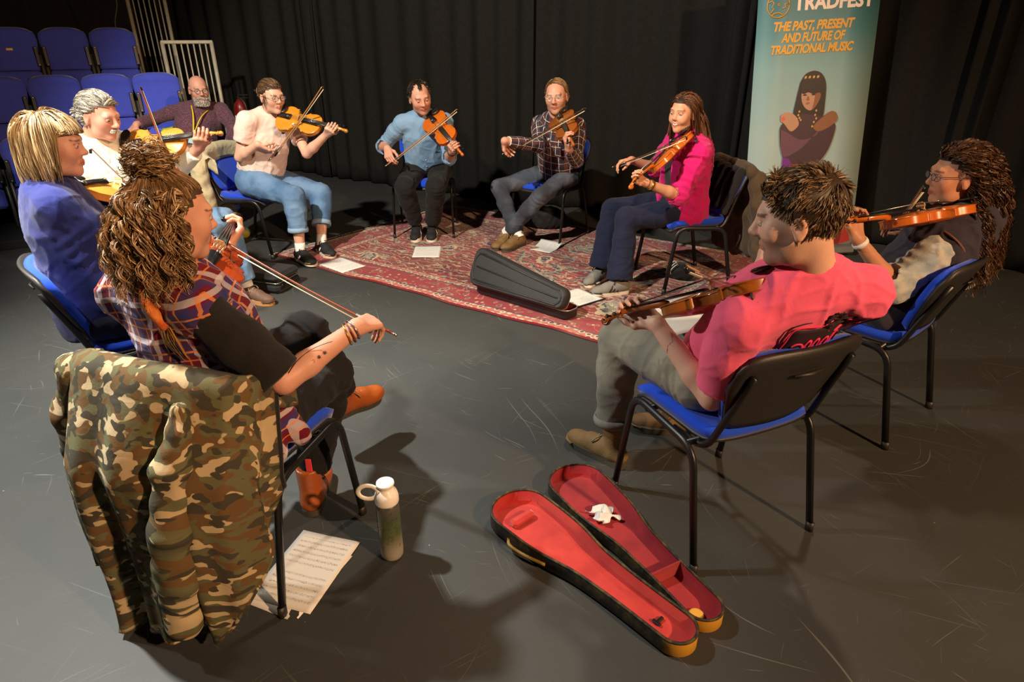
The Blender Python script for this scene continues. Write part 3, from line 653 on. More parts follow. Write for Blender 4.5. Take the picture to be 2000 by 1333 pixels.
# ------------------------------------------------------------------ stacking chairs
def make_chair():
    root = empty('stacking_chair')
    n, m = 13, 11; G = []
    for j in range(m):
        v = j / (m - 1); row = []
        for i in range(n):
            a = i / (n - 1) * 2 - 1; hw = 0.215 * (1 - 0.10 * (1 - v)) * (1 - 0.05 * abs(2 * v - 1) ** 6)
            y = -0.185 + 0.40 * v - 0.012 * abs(a) ** 4 * (1 if v > .5 else -1)
            z = 0.452 + 0.012 * v - 0.035 * max(0, (v - 0.82) / 0.18) ** 2 + 0.006 * a * a + 0.020 * max(0, (0.2 - v) / 0.2) ** 2
            row.append((a * hw, y, z))
        G.append(row)
    G = np.array(G); mb = MB(); mb.sheet(G, 0.036); mb.build('seat_pad', M_PADBLUE, root)
    G2 = G.copy(); G2[..., 2] -= 0.024; G2[..., :2] *= 1.015; mb = MB(); mb.sheet(G2, 0.012); mb.build('seat_shell', M_BLACKPLASTIC, root)
    G = []
    for j in range(13):
        v = j / 12; row = []
        for i in range(15):
            a = i / 14 * 2 - 1; hw = 0.150 + 0.072 * min(1, v * 1.7) ** 0.8 - 0.030 * max(0, (v - 0.85) / 0.15) ** 2 - 0.02 * max(0, (.08 - v) / .08)
            z = 0.495 + 0.305 * v - 0.018 * max(0, v - 0.75) / 0.25 * abs(a) ** 4
            y = -0.178 - 0.125 * v ** 1.1 + 0.040 * a * a * (0.5 + 0.5 * v)
            row.append((a * hw, y, z))
        G.append(row)
    G = np.array(G); mb = MB(); mb.sheet(G[::-1], 0.030); mb.build('backrest_pad', M_PADBLUE, root)
    G2 = G.copy(); G2[..., 1] -= 0.022; G2[..., 0] *= 1.03; G2[-1, :, 2] += 0.006
    mb = MB(); mb.sheet(G2[::-1], 0.016); bs = mb.build('backrest_shell', M_BLACKPLASTIC, root)
    mb = MB(); mb.tube([(-.055, -.305, .715), (0, -.313, .715), (.055, -.305, .715)], [0.004, 0.007, 0.004], 6); mb.build('moulded_grip', M_BLACKPLASTIC, bs)
    for s in (-1, 1):
        X = s * 0.252
        p = rounded([(X, 0.235, 0.012), (X * 0.965, 0.175, 0.445), (X * 0.965, -0.155, 0.425), (X, -0.245, 0.012)], 0.07, 7)
        mb = MB(); mb.tube(p, 0.0145, 8, 0.010, upv=(0, 1, 0)); mb.build('side_frame', M_BLACKMETAL, root)
        for y in (0.235, -0.245):
            mb = MB(); mb.tube([(X, y, 0.0), (X, y * .995, 0.035)], 0.0165, 8, 0.012, upv=(0, 1, 0)); mb.build('foot_cap', M_BLACKPLASTIC, root)
        p = rounded([(s * 0.215, -0.02, 0.418), (s * 0.205, -0.165, 0.418), (s * 0.19, -0.235, 0.60), (s * 0.185, -0.288, 0.73)], 0.06, 6)
        mb = MB(); mb.tube(p, 0.012, 8, 0.009); mb.build('back_support', M_BLACKMETAL, root)
    for y in (0.10, -0.12):
        mb = MB(); mb.tube([(-0.243, y, 0.428), (0.243, y, 0.428)], 0.011, 8); mb.build('cross_bar', M_BLACKMETAL, root)
    return root
def face_rz(f): return math.atan2(f[1], f[0]) - math.pi / 2
CH = {'m6': ((-.757, 5.58), (.02, -1), 'blue stacking chair under the player in the blue shirt'),
      'm7': ((.318, 5.425), (-.57, -.82), 'blue stacking chair under the player in the checked shirt'),
      'w5': ((-2.045, 5.10), (.975, -.22), 'blue stacking chair with a beige cardigan on its back'),
      'w8': ((1.195, 4.316), (-.977, -.21), 'blue stacking chair under the player in the pink cardigan'),
      'm9': ((.722, 1.882), (-.40, .917), 'blue stacking chair seen from behind under the pink T-shirt'),
      'w10': ((1.606, 2.600), (-.655, .755), 'blue stacking chair at the right under the curly-haired player'),
      'w3': ((-.857, 1.697), (.303, .953), 'blue stacking chair with the camouflage jacket over its back'),
      'w1': ((-1.60, 2.50), (.80, .60), 'blue stacking chair at the left under the navy jacket'),
      'm2': ((-2.29, 3.80), (.98, -.2), 'blue stacking chair under the grey-haired player')}
CHO = {}; proto = make_chair()
for i, (k, (c, f, lab)) in enumerate(CH.items()):
    o = proto if i == 0 else copy_tree(proto); on_rug = 0.012 if k in ('m6', 'm7', 'w8') else 0.0
    o.location = (c[0], c[1], on_rug); o.rotation_euler = (0, 0, face_rz(f)); tag(o, lab, 'chair', 'stacking chairs of the circle'); CHO[k] = o

# ------------------------------------------------------------------ sheet music
t = NT('printed_music_sheet'); q = t.attr('pc'); s3 = t.n('SeparateXYZ'); t.link(q, s3.inputs[0]); X, Y = s3.outputs[0], s3.outputs[1]
# pc = page metres; systems every 19 mm, five lines per stave
sy = t.math('MODULO', t.math('ADD', Y, 0.004), 0.022); inst = t.math('LESS_THAN', sy, 0.0085)
ln = t.math('LESS_THAN', t.math('ABSOLUTE', t.math('SUBTRACT', t.math('MODULO', sy, 0.002), 0.001)), 0.00022)
nv_ = t.n('TexVoronoi', Scale=260.0, Randomness=0.9); t.link(t.mapping(q, (0.75, 1.0, 1)), nv_.inputs['Vector']); nt = t.math('LESS_THAN', nv_.outputs['Distance'], 0.30)
inx = t.math('MULTIPLY', t.math('GREATER_THAN', X, 0.018), t.math('LESS_THAN', X, 0.190)); iny = t.math('MULTIPLY', t.math('GREATER_THAN', Y, 0.022), t.math('LESS_THAN', Y, 0.275))
gap = t.math('GREATER_THAN', t.math('ABSOLUTE', t.math('SUBTRACT', Y, 0.155)), 0.014)
ink = t.math('MULTIPLY', t.math('MULTIPLY', t.math('MAXIMUM', t.math('MULTIPLY', ln, 0.7), t.math('MULTIPLY', nt, 0.8)), inst), t.math('MULTIPLY', t.math('MULTIPLY', inx, iny), gap))
t.P(Base_Color=t.mix(ink, lin(236, 234, 228), lin(40, 38, 36)), Roughness=0.75); M_SHEET = t.m
M_PAPER = simple('white_paper', lin(236, 234, 228), 0.75, 0.02)
def paper(p0, px, py, lab, mat, curl=0.0, z=0.0, group='sheets of music on the floor', w=0.21, h=0.297, curl2=0.0):
    """p0 corner, px/py unit directions of width and height on the floor"""
    p0 = np.array([p0[0], p0[1]]); px = unit(px); py = unit(py - px * np.dot(px, py)); n = 12; G = np.zeros((n, n, 3)); C = np.zeros((n, n, 3))
    for i in range(n):
        for j in range(n):
            a, b = i / (n - 1), j / (n - 1); q = p0 + px * w * a + py * h * b
            G[i, j] = (q[0], q[1], z + 0.0015 + curl * (max(0, a - 0.4) / 0.6) ** 2 + curl2 * (max(0, b - 0.4) / .6) ** 2 + 0.001 * math.sin(a * 5 + b * 3)); C[i, j] = (a * 0.21, (1 - b) * 0.297, 0)
    mb = MB(); mb.sheet(G if np.cross(px, py) > 0 else G[:, ::-1], 0.0006); me = mb.mesh('sheet'); cc = (C if np.cross(px, py) > 0 else C[:, ::-1]).reshape(-1, 3); set_vec(me, np.concatenate([cc, cc]))
    o = obj('sheet_music', me, None, mat); tag(o, lab, 'sheet music', group); return o
d1 = np.array([.219, -.063]); d2 = np.array([-.089, -.31])
paper((-.605 - .219, 1.389 + .063), d1, -d2, 'sheet of printed music on the floor beside the camouflage jacket', M_SHEET, w=.222, h=.315)
paper((-.605 - .236, 1.389 + .052), unit(d1 * 1.0 + d2 * 0.08), -d2, 'second music sheet peeping out under the one by the camouflage jacket', M_PAPER, w=.21, h=.29, z=-0.0009)
paper((-1.239, 4.438), (.147, .173), (-.22, .215), 'white sheet on the floor at the feet of the player in cropped jeans', M_SHEET, w=.215, h=.31, z=0.013)
paper((-.783, 4.802), (.214, .009), (-.04, .30), 'white sheet on the rug in front of the black trainers', M_SHEET, w=.213, h=.297, z=0.013)
paper((.30, 4.91), (.55, .83), (-.75, .5), 'curled white sheet on the rug beside the brown walking shoes', M_SHEET, w=.20, h=.20, z=0.013, curl=0.035)
paper((.355, 3.72), (.244, .189), (-.12, .30), 'sheet of music on the rug behind the black violin case', M_SHEET, w=.31, h=.24, z=0.024)
mb = MB(); q = rounded([(0, 0, 0), (.29, 0, 0)], .01); mb.box((.15, .10, .006), (.27, .19, .011), bev=.003)
o = mb.build('folder', M_BLACKPLASTIC); o.location = (.395, 3.74, 0.0125); o.rotation_euler = (0, 0, math.atan2(.189, .244)); tag(o, 'thin black folder under the music sheet behind the black case', 'folder')

# ------------------------------------------------------------------ water bottle
wb = empty('water_bottle', (-.402, 1.635, 0)); tag(wb, 'frosted water bottle with a white cap and carry loop', 'bottle')
t = NT('smoky_bottle_wall'); zc = t.n('SeparateXYZ'); t.link(t.coord(), zc.inputs[0])
col = t.ramp(t.math('MULTIPLY', zc.outputs[2], 4.2), [(0.0, lin(190, 184, 172)), (0.22, lin(168, 162, 146)), (0.45, lin(104, 112, 80)), (0.75, lin(88, 98, 78)), (0.9, lin(104, 98, 96))])
leaf = t.ramp(t.noise(45, dist=1.5), [(0.5, (0, 0, 0)), (0.6, (1, 1, 1))]); col = t.mix(t.math('MULTIPLY', leaf, t.math('MULTIPLY', t.math('GREATER_THAN', zc.outputs[2], 0.06), 0.5)), col, lin(52, 84, 30))
t.P(Base_Color=col, Roughness=0.3, Alpha=1.0); t.b.inputs['Transmission Weight'].default_value = 0.25; t.b.inputs['IOR'].default_value = 1.3
mb = MB(); mb.lathe([(0.026, 0.0), (0.033, 0.004), (0.037, 0.012), (0.038, 0.03), (0.0375, 0.21), (0.036, 0.232)], 28); bd = mb.build('flask', t.m, wb)

mb = MB()
for i in range(11): z = .075 + i * .0115; a = math.radians(205); mb.tube([(.0383 * math.cos(a - .06), .0383 * math.sin(a - .06), z), (.0388 * math.cos(a), .0388 * math.sin(a), z + .004 * (i % 2)), (.0383 * math.cos(a + .07), .0383 * math.sin(a + .07), z + .002)], .0012, 4)
o = mb.build('side_marking', M_OFFWHITE, bd); o['kind'] = 'stuff'
M_CAP = simple('white_bottle_plastic', lin(250, 244, 236), 0.35, 0.02)
mb = MB(); mb.lathe([(0.037, 0.228), (0.0385, 0.232), (0.0385, 0.252), (0.034, 0.268), (0.022, 0.279), (0.020, 0.285), (0.026, 0.292), (0.029, 0.299), (0.028, 0.305), (0.018, 0.3055), (0.017, 0.302), (0.002, 0.302)], 28); mb.build('cap', M_CAP, wb)
mb = MB(); mb.tube([(-.022 + 0.032 * (-1 + math.cos(a)), -0.012, 0.274 + 0.026 * math.sin(a)) for a in np.linspace(0, 2 * math.pi, 24)][:-1], 0.0045, 8, 0.008, closed=True, upv=(0, 1, 0)); mb.build('carry_loop', M_CAP, wb)

# ------------------------------------------------------------------ violin cases
def case_outline(L, wb_, wn_, n=40, waist=0.0):
    """closed outline, wide end at y=0"""
    pts = []
    for i in range(n + 1):
        s = (1 - math.cos(math.pi * i / n)) / 2; y = L * s
        w = wb_ + (wn_ - wb_) * (1 / (1 + math.exp(-(s - 0.46) * 13))) - waist * math.exp(-((s - 0.5) / 0.08) ** 2)
        e0 = min(1, s * L / (wb_ * 0.9)); e1 = min(1, (1 - s) * L / (wn_ * 1.0))
        w *= math.sqrt(max(0, 1 - (1 - e0) ** 2)) * math.sqrt(max(0, 1 - (1 - e1) ** 2)); pts.append((w, y))
    right = pts[1:-1]; poly = [(0.0, 0.0)] + right + [(0.0, L)] + [(-w, y) for w, y in right[::-1]]
    return poly
def shell(poly, h, t, name, m_out, m_in, parent, floor_t=0.006, mtx=None, m_rim=None):
    """open tray: outer wall, inner lining, rim"""
    P = np.array(poly); c = P.mean(0); N = np.roll(P, -1, 0) - np.roll(P, 1, 0); N = np.stack([N[:, 1], -N[:, 0]], -1); N /= np.linalg.norm(N, axis=1)[:, None] + 1e-9
    if ((P - c) * N).sum() < 0: N = -N
    I = P - N * t; k = len(P)
    z3 = lambda A, z: np.concatenate([A, np.full((len(A), 1), z)], 1)
    out = MB(); R = [z3(P - N * 0.012, 0), z3(P, 0.012), z3(P, h)]; out.grid(np.array(R), True); out.add(z3(P - N * 0.012, 0), [tuple(range(k))[::-1]], False); oo = out.build(name, m_out, parent)
    li = MB(); R = [z3(P - N * t * 0.5, h - 0.001), z3(I, h - 0.003), z3(I, floor_t + 0.01), z3(I - N * 0.008, floor_t)]; li.grid(np.array(R), True); li.add(R[-1], [tuple(range(k))], False); l = li.build('lining', m_in, oo)
    rm = MB(); rm.tube(z3(P - N * t * 0.4, h), t * 0.55, 6, closed=True, upv=(0, 0, 1)); r = rm.build('rim', m_rim or m_out, oo)
    return oo
t = NT('worn_red_velvet'); ncol = t.mix(t.ramp(t.noise(5, detail=4), [(0.35, (0, 0, 0)), (0.7, (1, 1, 1))]), lin(158, 36, 38), lin(208, 70, 58)); t.P(Base_Color=t.mix(t.math('MULTIPLY', t.noise(60), 0.3), ncol, lin(150, 20, 30)), Roughness=0.95); t.b.inputs['Sheen Weight'].default_value = 0.5; t.b.inputs['Specular IOR Level'].default_value = 0.1; M_VELVET = t.m
t = NT('shaded_red_velvet'); t.P(Base_Color=t.mix(t.ramp(t.noise(5, detail=4), [(0.35, (0, 0, 0)), (0.7, (1, 1, 1))]), lin(126, 26, 40), lin(176, 48, 50)), Roughness=0.95); t.b.inputs['Sheen Weight'].default_value = 0.4; t.b.inputs['Specular IOR Level'].default_value = 0.1; M_VELVETSHADE = t.m  # same red velvet painted darker for the lid: shade put into the colour
t = NT('scuffed_old_case_shell'); t.P(Base_Color=t.mix(t.ramp(t.noise(16, detail=5, rough=0.7), [(0.45, (0, 0, 0)), (0.62, (1, 1, 1))]), lin(34, 28, 20), lin(96, 78, 36)), Roughness=0.7); t.bump(t.noise(90), 0.3, 0.003); M_OLDCASE = t.m
t = NT('bare_ochre_end'); zc = t.n('SeparateXYZ'); t.link(t.coord(), zc.inputs[0]); t.P(Base_Color=t.mix(t.ramp(t.math('ADD', zc.outputs[1], t.math('MULTIPLY', t.noise(20, detail=4), 0.10)), [(0.81, (0, 0, 0)), (0.84, (1, 1, 1))]), t.mix(t.ramp(t.noise(16, detail=5, rough=0.7), [(0.45, (0, 0, 0)), (0.62, (1, 1, 1))]), lin(34, 28, 20), lin(96, 78, 36)), lin(205, 150, 40)), Roughness=0.65); M_OCHREEND = t.m
rc = empty('open_violin_case', (0, 1.87, 0)); tag(rc, 'open old violin case lined with worn red velvet', 'violin case')
poly = case_outline(0.83, 0.114, 0.063, 44, 0.004)
ax = unit((.655, -.755)); base = shell(poly, 0.062, 0.009, 'case_base', M_OCHREEND, M_VELVET, rc, m_rim=M_OLDCASE)
base.rotation_euler = (0, 0, math.atan2(ax[1], ax[0]) - math.pi / 2); base.location = (-0.035, 0.005, 0)
ax2 = unit((.475, -.88)); lid = shell(poly, 0.058, 0.008, 'case_lid', M_OCHREEND, M_VELVETSHADE, rc, m_rim=M_OLDCASE)
lid.rotation_euler = (0, 0, math.atan2(ax2[1], ax2[0]) - math.pi / 2); lid.location = (0.200, 0.182, 0.0)
mb = MB(); mb.box((0, 0.605, 0.035), (0.115, 0.006, 0.05)); mb.build('compartment_wall', M_VELVETSHADE, lid)
mb = MB(); mb.box((0.0, 0.11, 0.022), (0.10, 0.035, 0.03), bev=0.01); mb.build('velvet_block', M_VELVET, base)
mb = MB(); mb.box((-0.02, 0.70, 0.013), (0.03, 0.012, 0.008), bev=0.003); mb.box((-0.005, 0.70, 0.013), (0.012, 0.03, 0.008), bev=0.003); mb.build('bow_clip', M_BLACKMETAL, base)
mb = MB(); mb.box((0.035, 0.68, 0.013), (0.012, 0.045, 0.012), bev=0.003); mb.build('strap_loop', M_BLACKMETAL, base)
mb = MB(); mb.tube(catmull([(0.108, 0.16, 0.03), (0.128, 0.19, 0.03), (0.120, 0.26, 0.03), (0.098, 0.33, 0.03)], 5), 0.006, 6); mb.build('carry_handle', simple('worn_leather_handle', lin(140, 112, 50), 0.6), base)
lidr = math.atan2(ax2[1], ax2[0]) - math.pi / 2
def on_lid(x, y, z): c, s = math.cos(lidr), math.sin(lidr); return (0.200 + c * x - s * y, 1.87 + 0.182 + s * x + c * y, z)
mb = MB(); mb.lathe([(0.021, 0), (0.023, 0.003), (0.023, 0.010), (0.020, 0.013), (0.014, 0.0125)], 18); o = mb.build('rosin_cake', simple('amber_rosin', lin(226, 172, 70), 0.4, 0.08)); o.location = on_lid(0.012, 0.762, 0.0075); tag(o, 'round amber cake of rosin in the red case lid', 'rosin')
# crumpled tissue: folded sheet
G = np.zeros((14, 14, 3)); rr = np.random.default_rng(3)
for i in range(14):
    for j in range(14):
        a, b = i / 13 - .5, j / 13 - .5; r = math.hypot(a, b)
        G[i, j] = (a * 0.075 + 0.012 * math.sin(b * 11), b * 0.085 + 0.010 * math.sin(a * 9 + 1), 0.010 + 0.030 * abs(math.sin(a * 7 + b * 5)) * (1 - r) + 0.02 * max(0, 0.4 - r))
mb = MB(); mb.sheet(G, 0.0008); o = mb.build('crumpled_tissue', M_WHITE); o.location = on_lid(0.0, 0.27, 0.006); o.rotation_euler = (0, 0, 0.5); tag(o, 'crumpled white tissue lying in the red case lid', 'tissue')

# black hard case on the rug, lid half raised
M_CASEBLK = simple('black_pebbled_case_plastic', lin(38, 38, 38), 0.5, 0.15, 80, bump=0.35, bscale=500); M_RIMW = simple('pale_metal_rim', lin(205, 203, 196), 0.35, 0.05, 20, metal=0.5); M_DKRED = simple('dark_red_plush', lin(120, 20, 30), 0.95, 0.15)
bc = empty('black_violin_case'); cA = np.array([-0.175, 4.14]); cB = np.array([0.375, 3.60]); ax = unit(cB - cA); L = np.linalg.norm(cB - cA)
bc.location = (cA[0], cA[1], 0.013); bc.rotation_euler = (0, 0, math.atan2(ax[1], ax[0]) - math.pi / 2)
tag(bc, 'black hard-shell violin case half open on the rug', 'violin case')
def tri_outline(L, w0, w1, n=9):
    P = []
    for a in np.linspace(math.pi, 1.5 * math.pi, n): P.append((-(w0 - 0.07) + 0.07 * math.cos(a), 0.07 + 0.07 * math.sin(a)))
    for a in np.linspace(1.5 * math.pi, 2 * math.pi, n): P.append(((w0 - 0.07) + 0.07 * math.cos(a), 0.07 + 0.07 * math.sin(a)))
    for a in np.linspace(0, 0.5 * math.pi, n): P.append(((w1 - 0.05) + 0.05 * math.cos(a), L - 0.05 + 0.05 * math.sin(a)))
    for a in np.linspace(0.5 * math.pi, math.pi, n): P.append((-(w1 - 0.05) + 0.05 * math.cos(a), L - 0.05 + 0.05 * math.sin(a)))
    return P
tp = tri_outline(L, 0.128, 0.068)
bs = shell(tp, 0.062, 0.007, 'case_base', M_CASEBLK, M_DKRED, bc, m_rim=M_RIMW)
mb = MB(); mb.box((0.0, L - 0.11, 0.050), (0.07, 0.075, 0.03), bev=0.004); mb.build('rosin_box', simple('orange_brown_box', lin(170, 72, 34), 0.5, 0.2), bs)
lidp = empty('hinge'); bpy.data.objects.remove(lidp)
lid = shell(tp, 0.060, 0.007, 'case_lid', M_CASEBLK, M_DKRED, bc, m_rim=M_RIMW)
# lid: flipped over, hinged along the near (+x is away) long edge and swung up
hx = 0.128; hang = math.atan2(0.128 - 0.068, L)
flip = Matrix.Translation((0, 0, 0.13)) @ Matrix.Scale(-1, 4, (0, 0, 1))
Mh = Matrix.Translation((hx, 0, 0.066)) @ Matrix.Rotation(hang, 4, 'Z') @ Matrix.Rotation(math.radians(70), 4, 'Y') @ Matrix.Rotation(-hang, 4, 'Z') @ Matrix.Translation((-hx, 0, -0.066))
lid.matrix_local = Matrix.Identity(4)
def apply(o, M, flipn=True):
    me = o.data; me.transform(M)
    if flipn: me.flip_normals()
    for c in o.children: apply(c, M, flipn)
apply(lid, Mh @ flip)
for k, sx in enumerate((-0.55, 0.0, 0.55)):
    p0 = (sx * 0.128 * 1.25, 0.05, -0.001); p1 = (sx * 0.068 * 1.25, L - 0.05, -0.001)
    mb = MB(); mb.tube([p0, p1], 0.006, 6); r = mb.build('moulded_rib', M_CASEBLK, lid); apply(r, Mh @ flip)
inner = tri_outline(L - 0.05, 0.098, 0.045); mb = MB(); mb.tube([(x, y + 0.025, -0.001) for x, y in inner], 0.005, 6, closed=True, upv=(0, 0, 1)); r = mb.build('moulded_edge', M_CASEBLK, lid); apply(r, Mh @ flip)
for y in (0.12, 0.20, L - 0.16):
    w_ = 0.128 + (0.068 - 0.128) * y / L; mb = MB(); mb.box((-w_ - 0.002, y, 0.056), (0.008, 0.022, 0.016), bev=0.002); r = mb.build('latch', M_BOLT, lid); apply(r, Mh @ flip)

# black soft case beside the grey-haired player's boot
sc_ = empty('soft_violin_case'); sc_.location = (-1.90, 4.27, 0); sc_.rotation_euler = (0, 0, math.atan2(-.30, .95)); tag(sc_, 'black fabric oblong violin case beside the brown walking boot', 'violin case')
M_NYLON = cloth('black_nylon', lin(30, 30, 31), 0.15, 0.25, 900, 0.1, 0.7)
S = SDF(); S.cone((-.34, -.09, .055), (-.34, .09, .055), .055, .055, .01); 
mb = MB(); mb.box((0, 0, 0.038), (0.78, 0.27, 0.074), bev=0.025); mb.build('case_body', M_NYLON, sc_)
mb = MB(); mb.box((0, 0, 0.107), (0.78, 0.27, 0.056), bev=0.025); lidb = mb.build('case_lid', M_NYLON, sc_)
mb = MB(); zp = [(x, y, 0.077) for x, y in [(-.385, -.13), (.385, -.13), (.385, .13), (-.385, .13)]]; mb.tube(rounded(zp, .03), 0.004, 6); mb.build('zip', M_BOLT, sc_)
mb = MB(); mb.tube([(.392, -.075 + .016 * math.cos(a), .05 + .016 * math.sin(a)) for a in np.linspace(0, 6.28, 14)[:-1]], .003, 6, closed=True, upv=(1, 0, 0)); mb.build('d_ring', M_BLACKMETAL, sc_)

# ------------------------------------------------------------------ small bags and bottles on the floor
def bag(name, loc, r, lab, cat, mat, seed, hgt=0.9, tilt=None):
    S = SDF(); rx, ry, rz = r
    S.ell((0, 0, rz), (rx, ry, rz), k=.01); S.ell((rx * .35, 0, rz * .9), (rx * .7, ry * .85, rz * .75), k=.03); S.ell((-rx * .3, ry * .2, rz * 1.2), (rx * .55, ry * .6, rz * .6), k=.03)
    S.cut((0, 0, 0.002), (0, 0, -1)); V, Q = S.mesh(0.008); N = vnormals(V, Q); d = 0.010 * nz(V, 34, seed) + 0.006 * nz(V, 75, seed + 3)
    V = V + N * (d * (V[:, 2] > 0.01))[:, None]; root = empty(name, loc); obj('bag_body', mesh_np('bag', V, Q), root, mat); tag(root, lab, cat); return root
bg1 = bag('drawstring_bag', (1.20, 4.32, 0.012), (.10, .08, .055), 'small black bag with pale cords under the pink-cardigan player\'s chair', 'bag', M_NYLON, 2)
for i in range(3):
    mb = MB(); mb.tube(catmull([(-.08, -.05 + .03 * i, .05), (-.09, -.07 + .03 * i, .09), (-.05, -.06 + .04 * i, .125), (-.02, -.03 + .03 * i, .10)], 5), .003, 5); mb.build('cord', M_WHITE, bg1)
bag('shoulder_bag', (.30, 5.66, 0.012), (.17, .10, .10), 'black bag lying behind the legs of the checked-shirt player\'s chair', 'bag', M_NYLON, 5)
bag('shopping_bag', (-2.42, 5.42, 0.0), (.14, .10, .045), 'pale blue and yellow cloth bag under the cardigan-draped chair', 'bag', cloth('pale_blue_yellow_cloth', lin(110, 175, 190), 0.1, 0.3, 400, 0.1, c2=lin(190, 175, 60), c2scale=9), 8)
gb = empty('glass_bottle', (0.70, 3.66, 0.012)); tag(gb, 'small clear bottle with a black cap standing on the rug edge', 'bottle')
t = NT('clear_glass'); t.P(Base_Color=(0.9, 0.93, 0.92, 1), Roughness=0.05); t.b.inputs['Transmission Weight'].default_value = 0.85; t.b.inputs['IOR'].default_value = 1.45
mb = MB(); mb.lathe([(0.020, 0), (0.024, 0.004), (0.024, 0.07), (0.018, 0.085), (0.011, 0.092), (0.011, 0.10)], 18); mb.build('glass', t.m, gb)
mb = MB(); mb.lathe([(0.013, 0.098), (0.013, 0.118), (0.010, 0.120)], 14); mb.build('cap', M_BLACKPLASTIC, gb)
# ------------------------------------------------------------------ violins and bows
HALF = [(.0, 0), (.03, .002), (.06, .012), (.085, .032), (.1, .055), (.104, .078), (.101, .1), (.094, .12), (.0935, .131), (.0965, .137), (.083, .1435), (.068, .155), (.059, .172), (.0555, .19), (.058, .208), (.066, .222), (.0775, .2305), (.0825, .236), (.078, .243), (.081, .26), (.084, .28), (.083, .298), (.076, .318), (.062, .336), (.042, .348), (.02, .354), (.0, .356)]
def _half():
    A = catmull(HALF[:10], 3)[:-1]; B = catmull(HALF[9:18], 3)[:-1]; C = catmull(HALF[17:], 3); return np.concatenate([A, B, C])
VH = _half(); VO = np.concatenate([VH, np.stack([-VH[1:-1][::-1, 0], VH[1:-1][::-1, 1]], -1)]); VO[:, 1] = np.clip(VO[:, 1], 0, .356)
def arched(z, sgn, hgt, over=1.02):
    """plate as rings shrinking to the centre line"""
    rings = []
    for s in (1.0, 0.99, 0.95, 0.85, 0.68, 0.45, 0.2, 0.02):
        x = VO[:, 0] * s * over; y = .178 + (VO[:, 1] - .178) * (1 - (1 - s) * 0.72) * (over if s > .9 else 1)
        h = hgt * (1 - s ** 2.2) + (0.0 if s < 1 else -0.002)
        h = h * (0.55 + 0.45 * np.cos((y - .178) / .178 * 1.2)) if s < .98 else h + 0 * y
        rings.append(np.stack([x, y, z + sgn * h], -1))
    return np.array(rings)
def wood(name, c1, c2, rough=0.25, figure=True):
    t = NT(name); v = t.coord(); g = t.noise(1, t.mapping(v, (160, 6, 40)), detail=2)
    c = t.mix(g, c1, c2)
    if figure: c = t.mix(t.math('MULTIPLY', t.noise(1, t.mapping(v, (8, 150, 8)), detail=1), 0.35), c, tuple(x * 0.55 for x in c1[:3]) + (1,))
    t.P(Base_Color=c, Roughness=rough); t.b.inputs['Coat Weight'].default_value = 0.6; t.b.inputs['Coat Roughness'].default_value = 0.12; return t.m
M_EBONY = simple('ebony', lin(24, 22, 22), 0.35, 0.2, 60); M_MAPLE = simple('pale_maple_bridge', lin(206, 172, 120), 0.5, 0.1, 60); M_STRING = simple('wound_string', lin(150, 148, 142), 0.3, 0.05, 20, metal=0.8)
M_REST = simple('grey_rest_foam', lin(60, 66, 72), 0.6, 0.1)
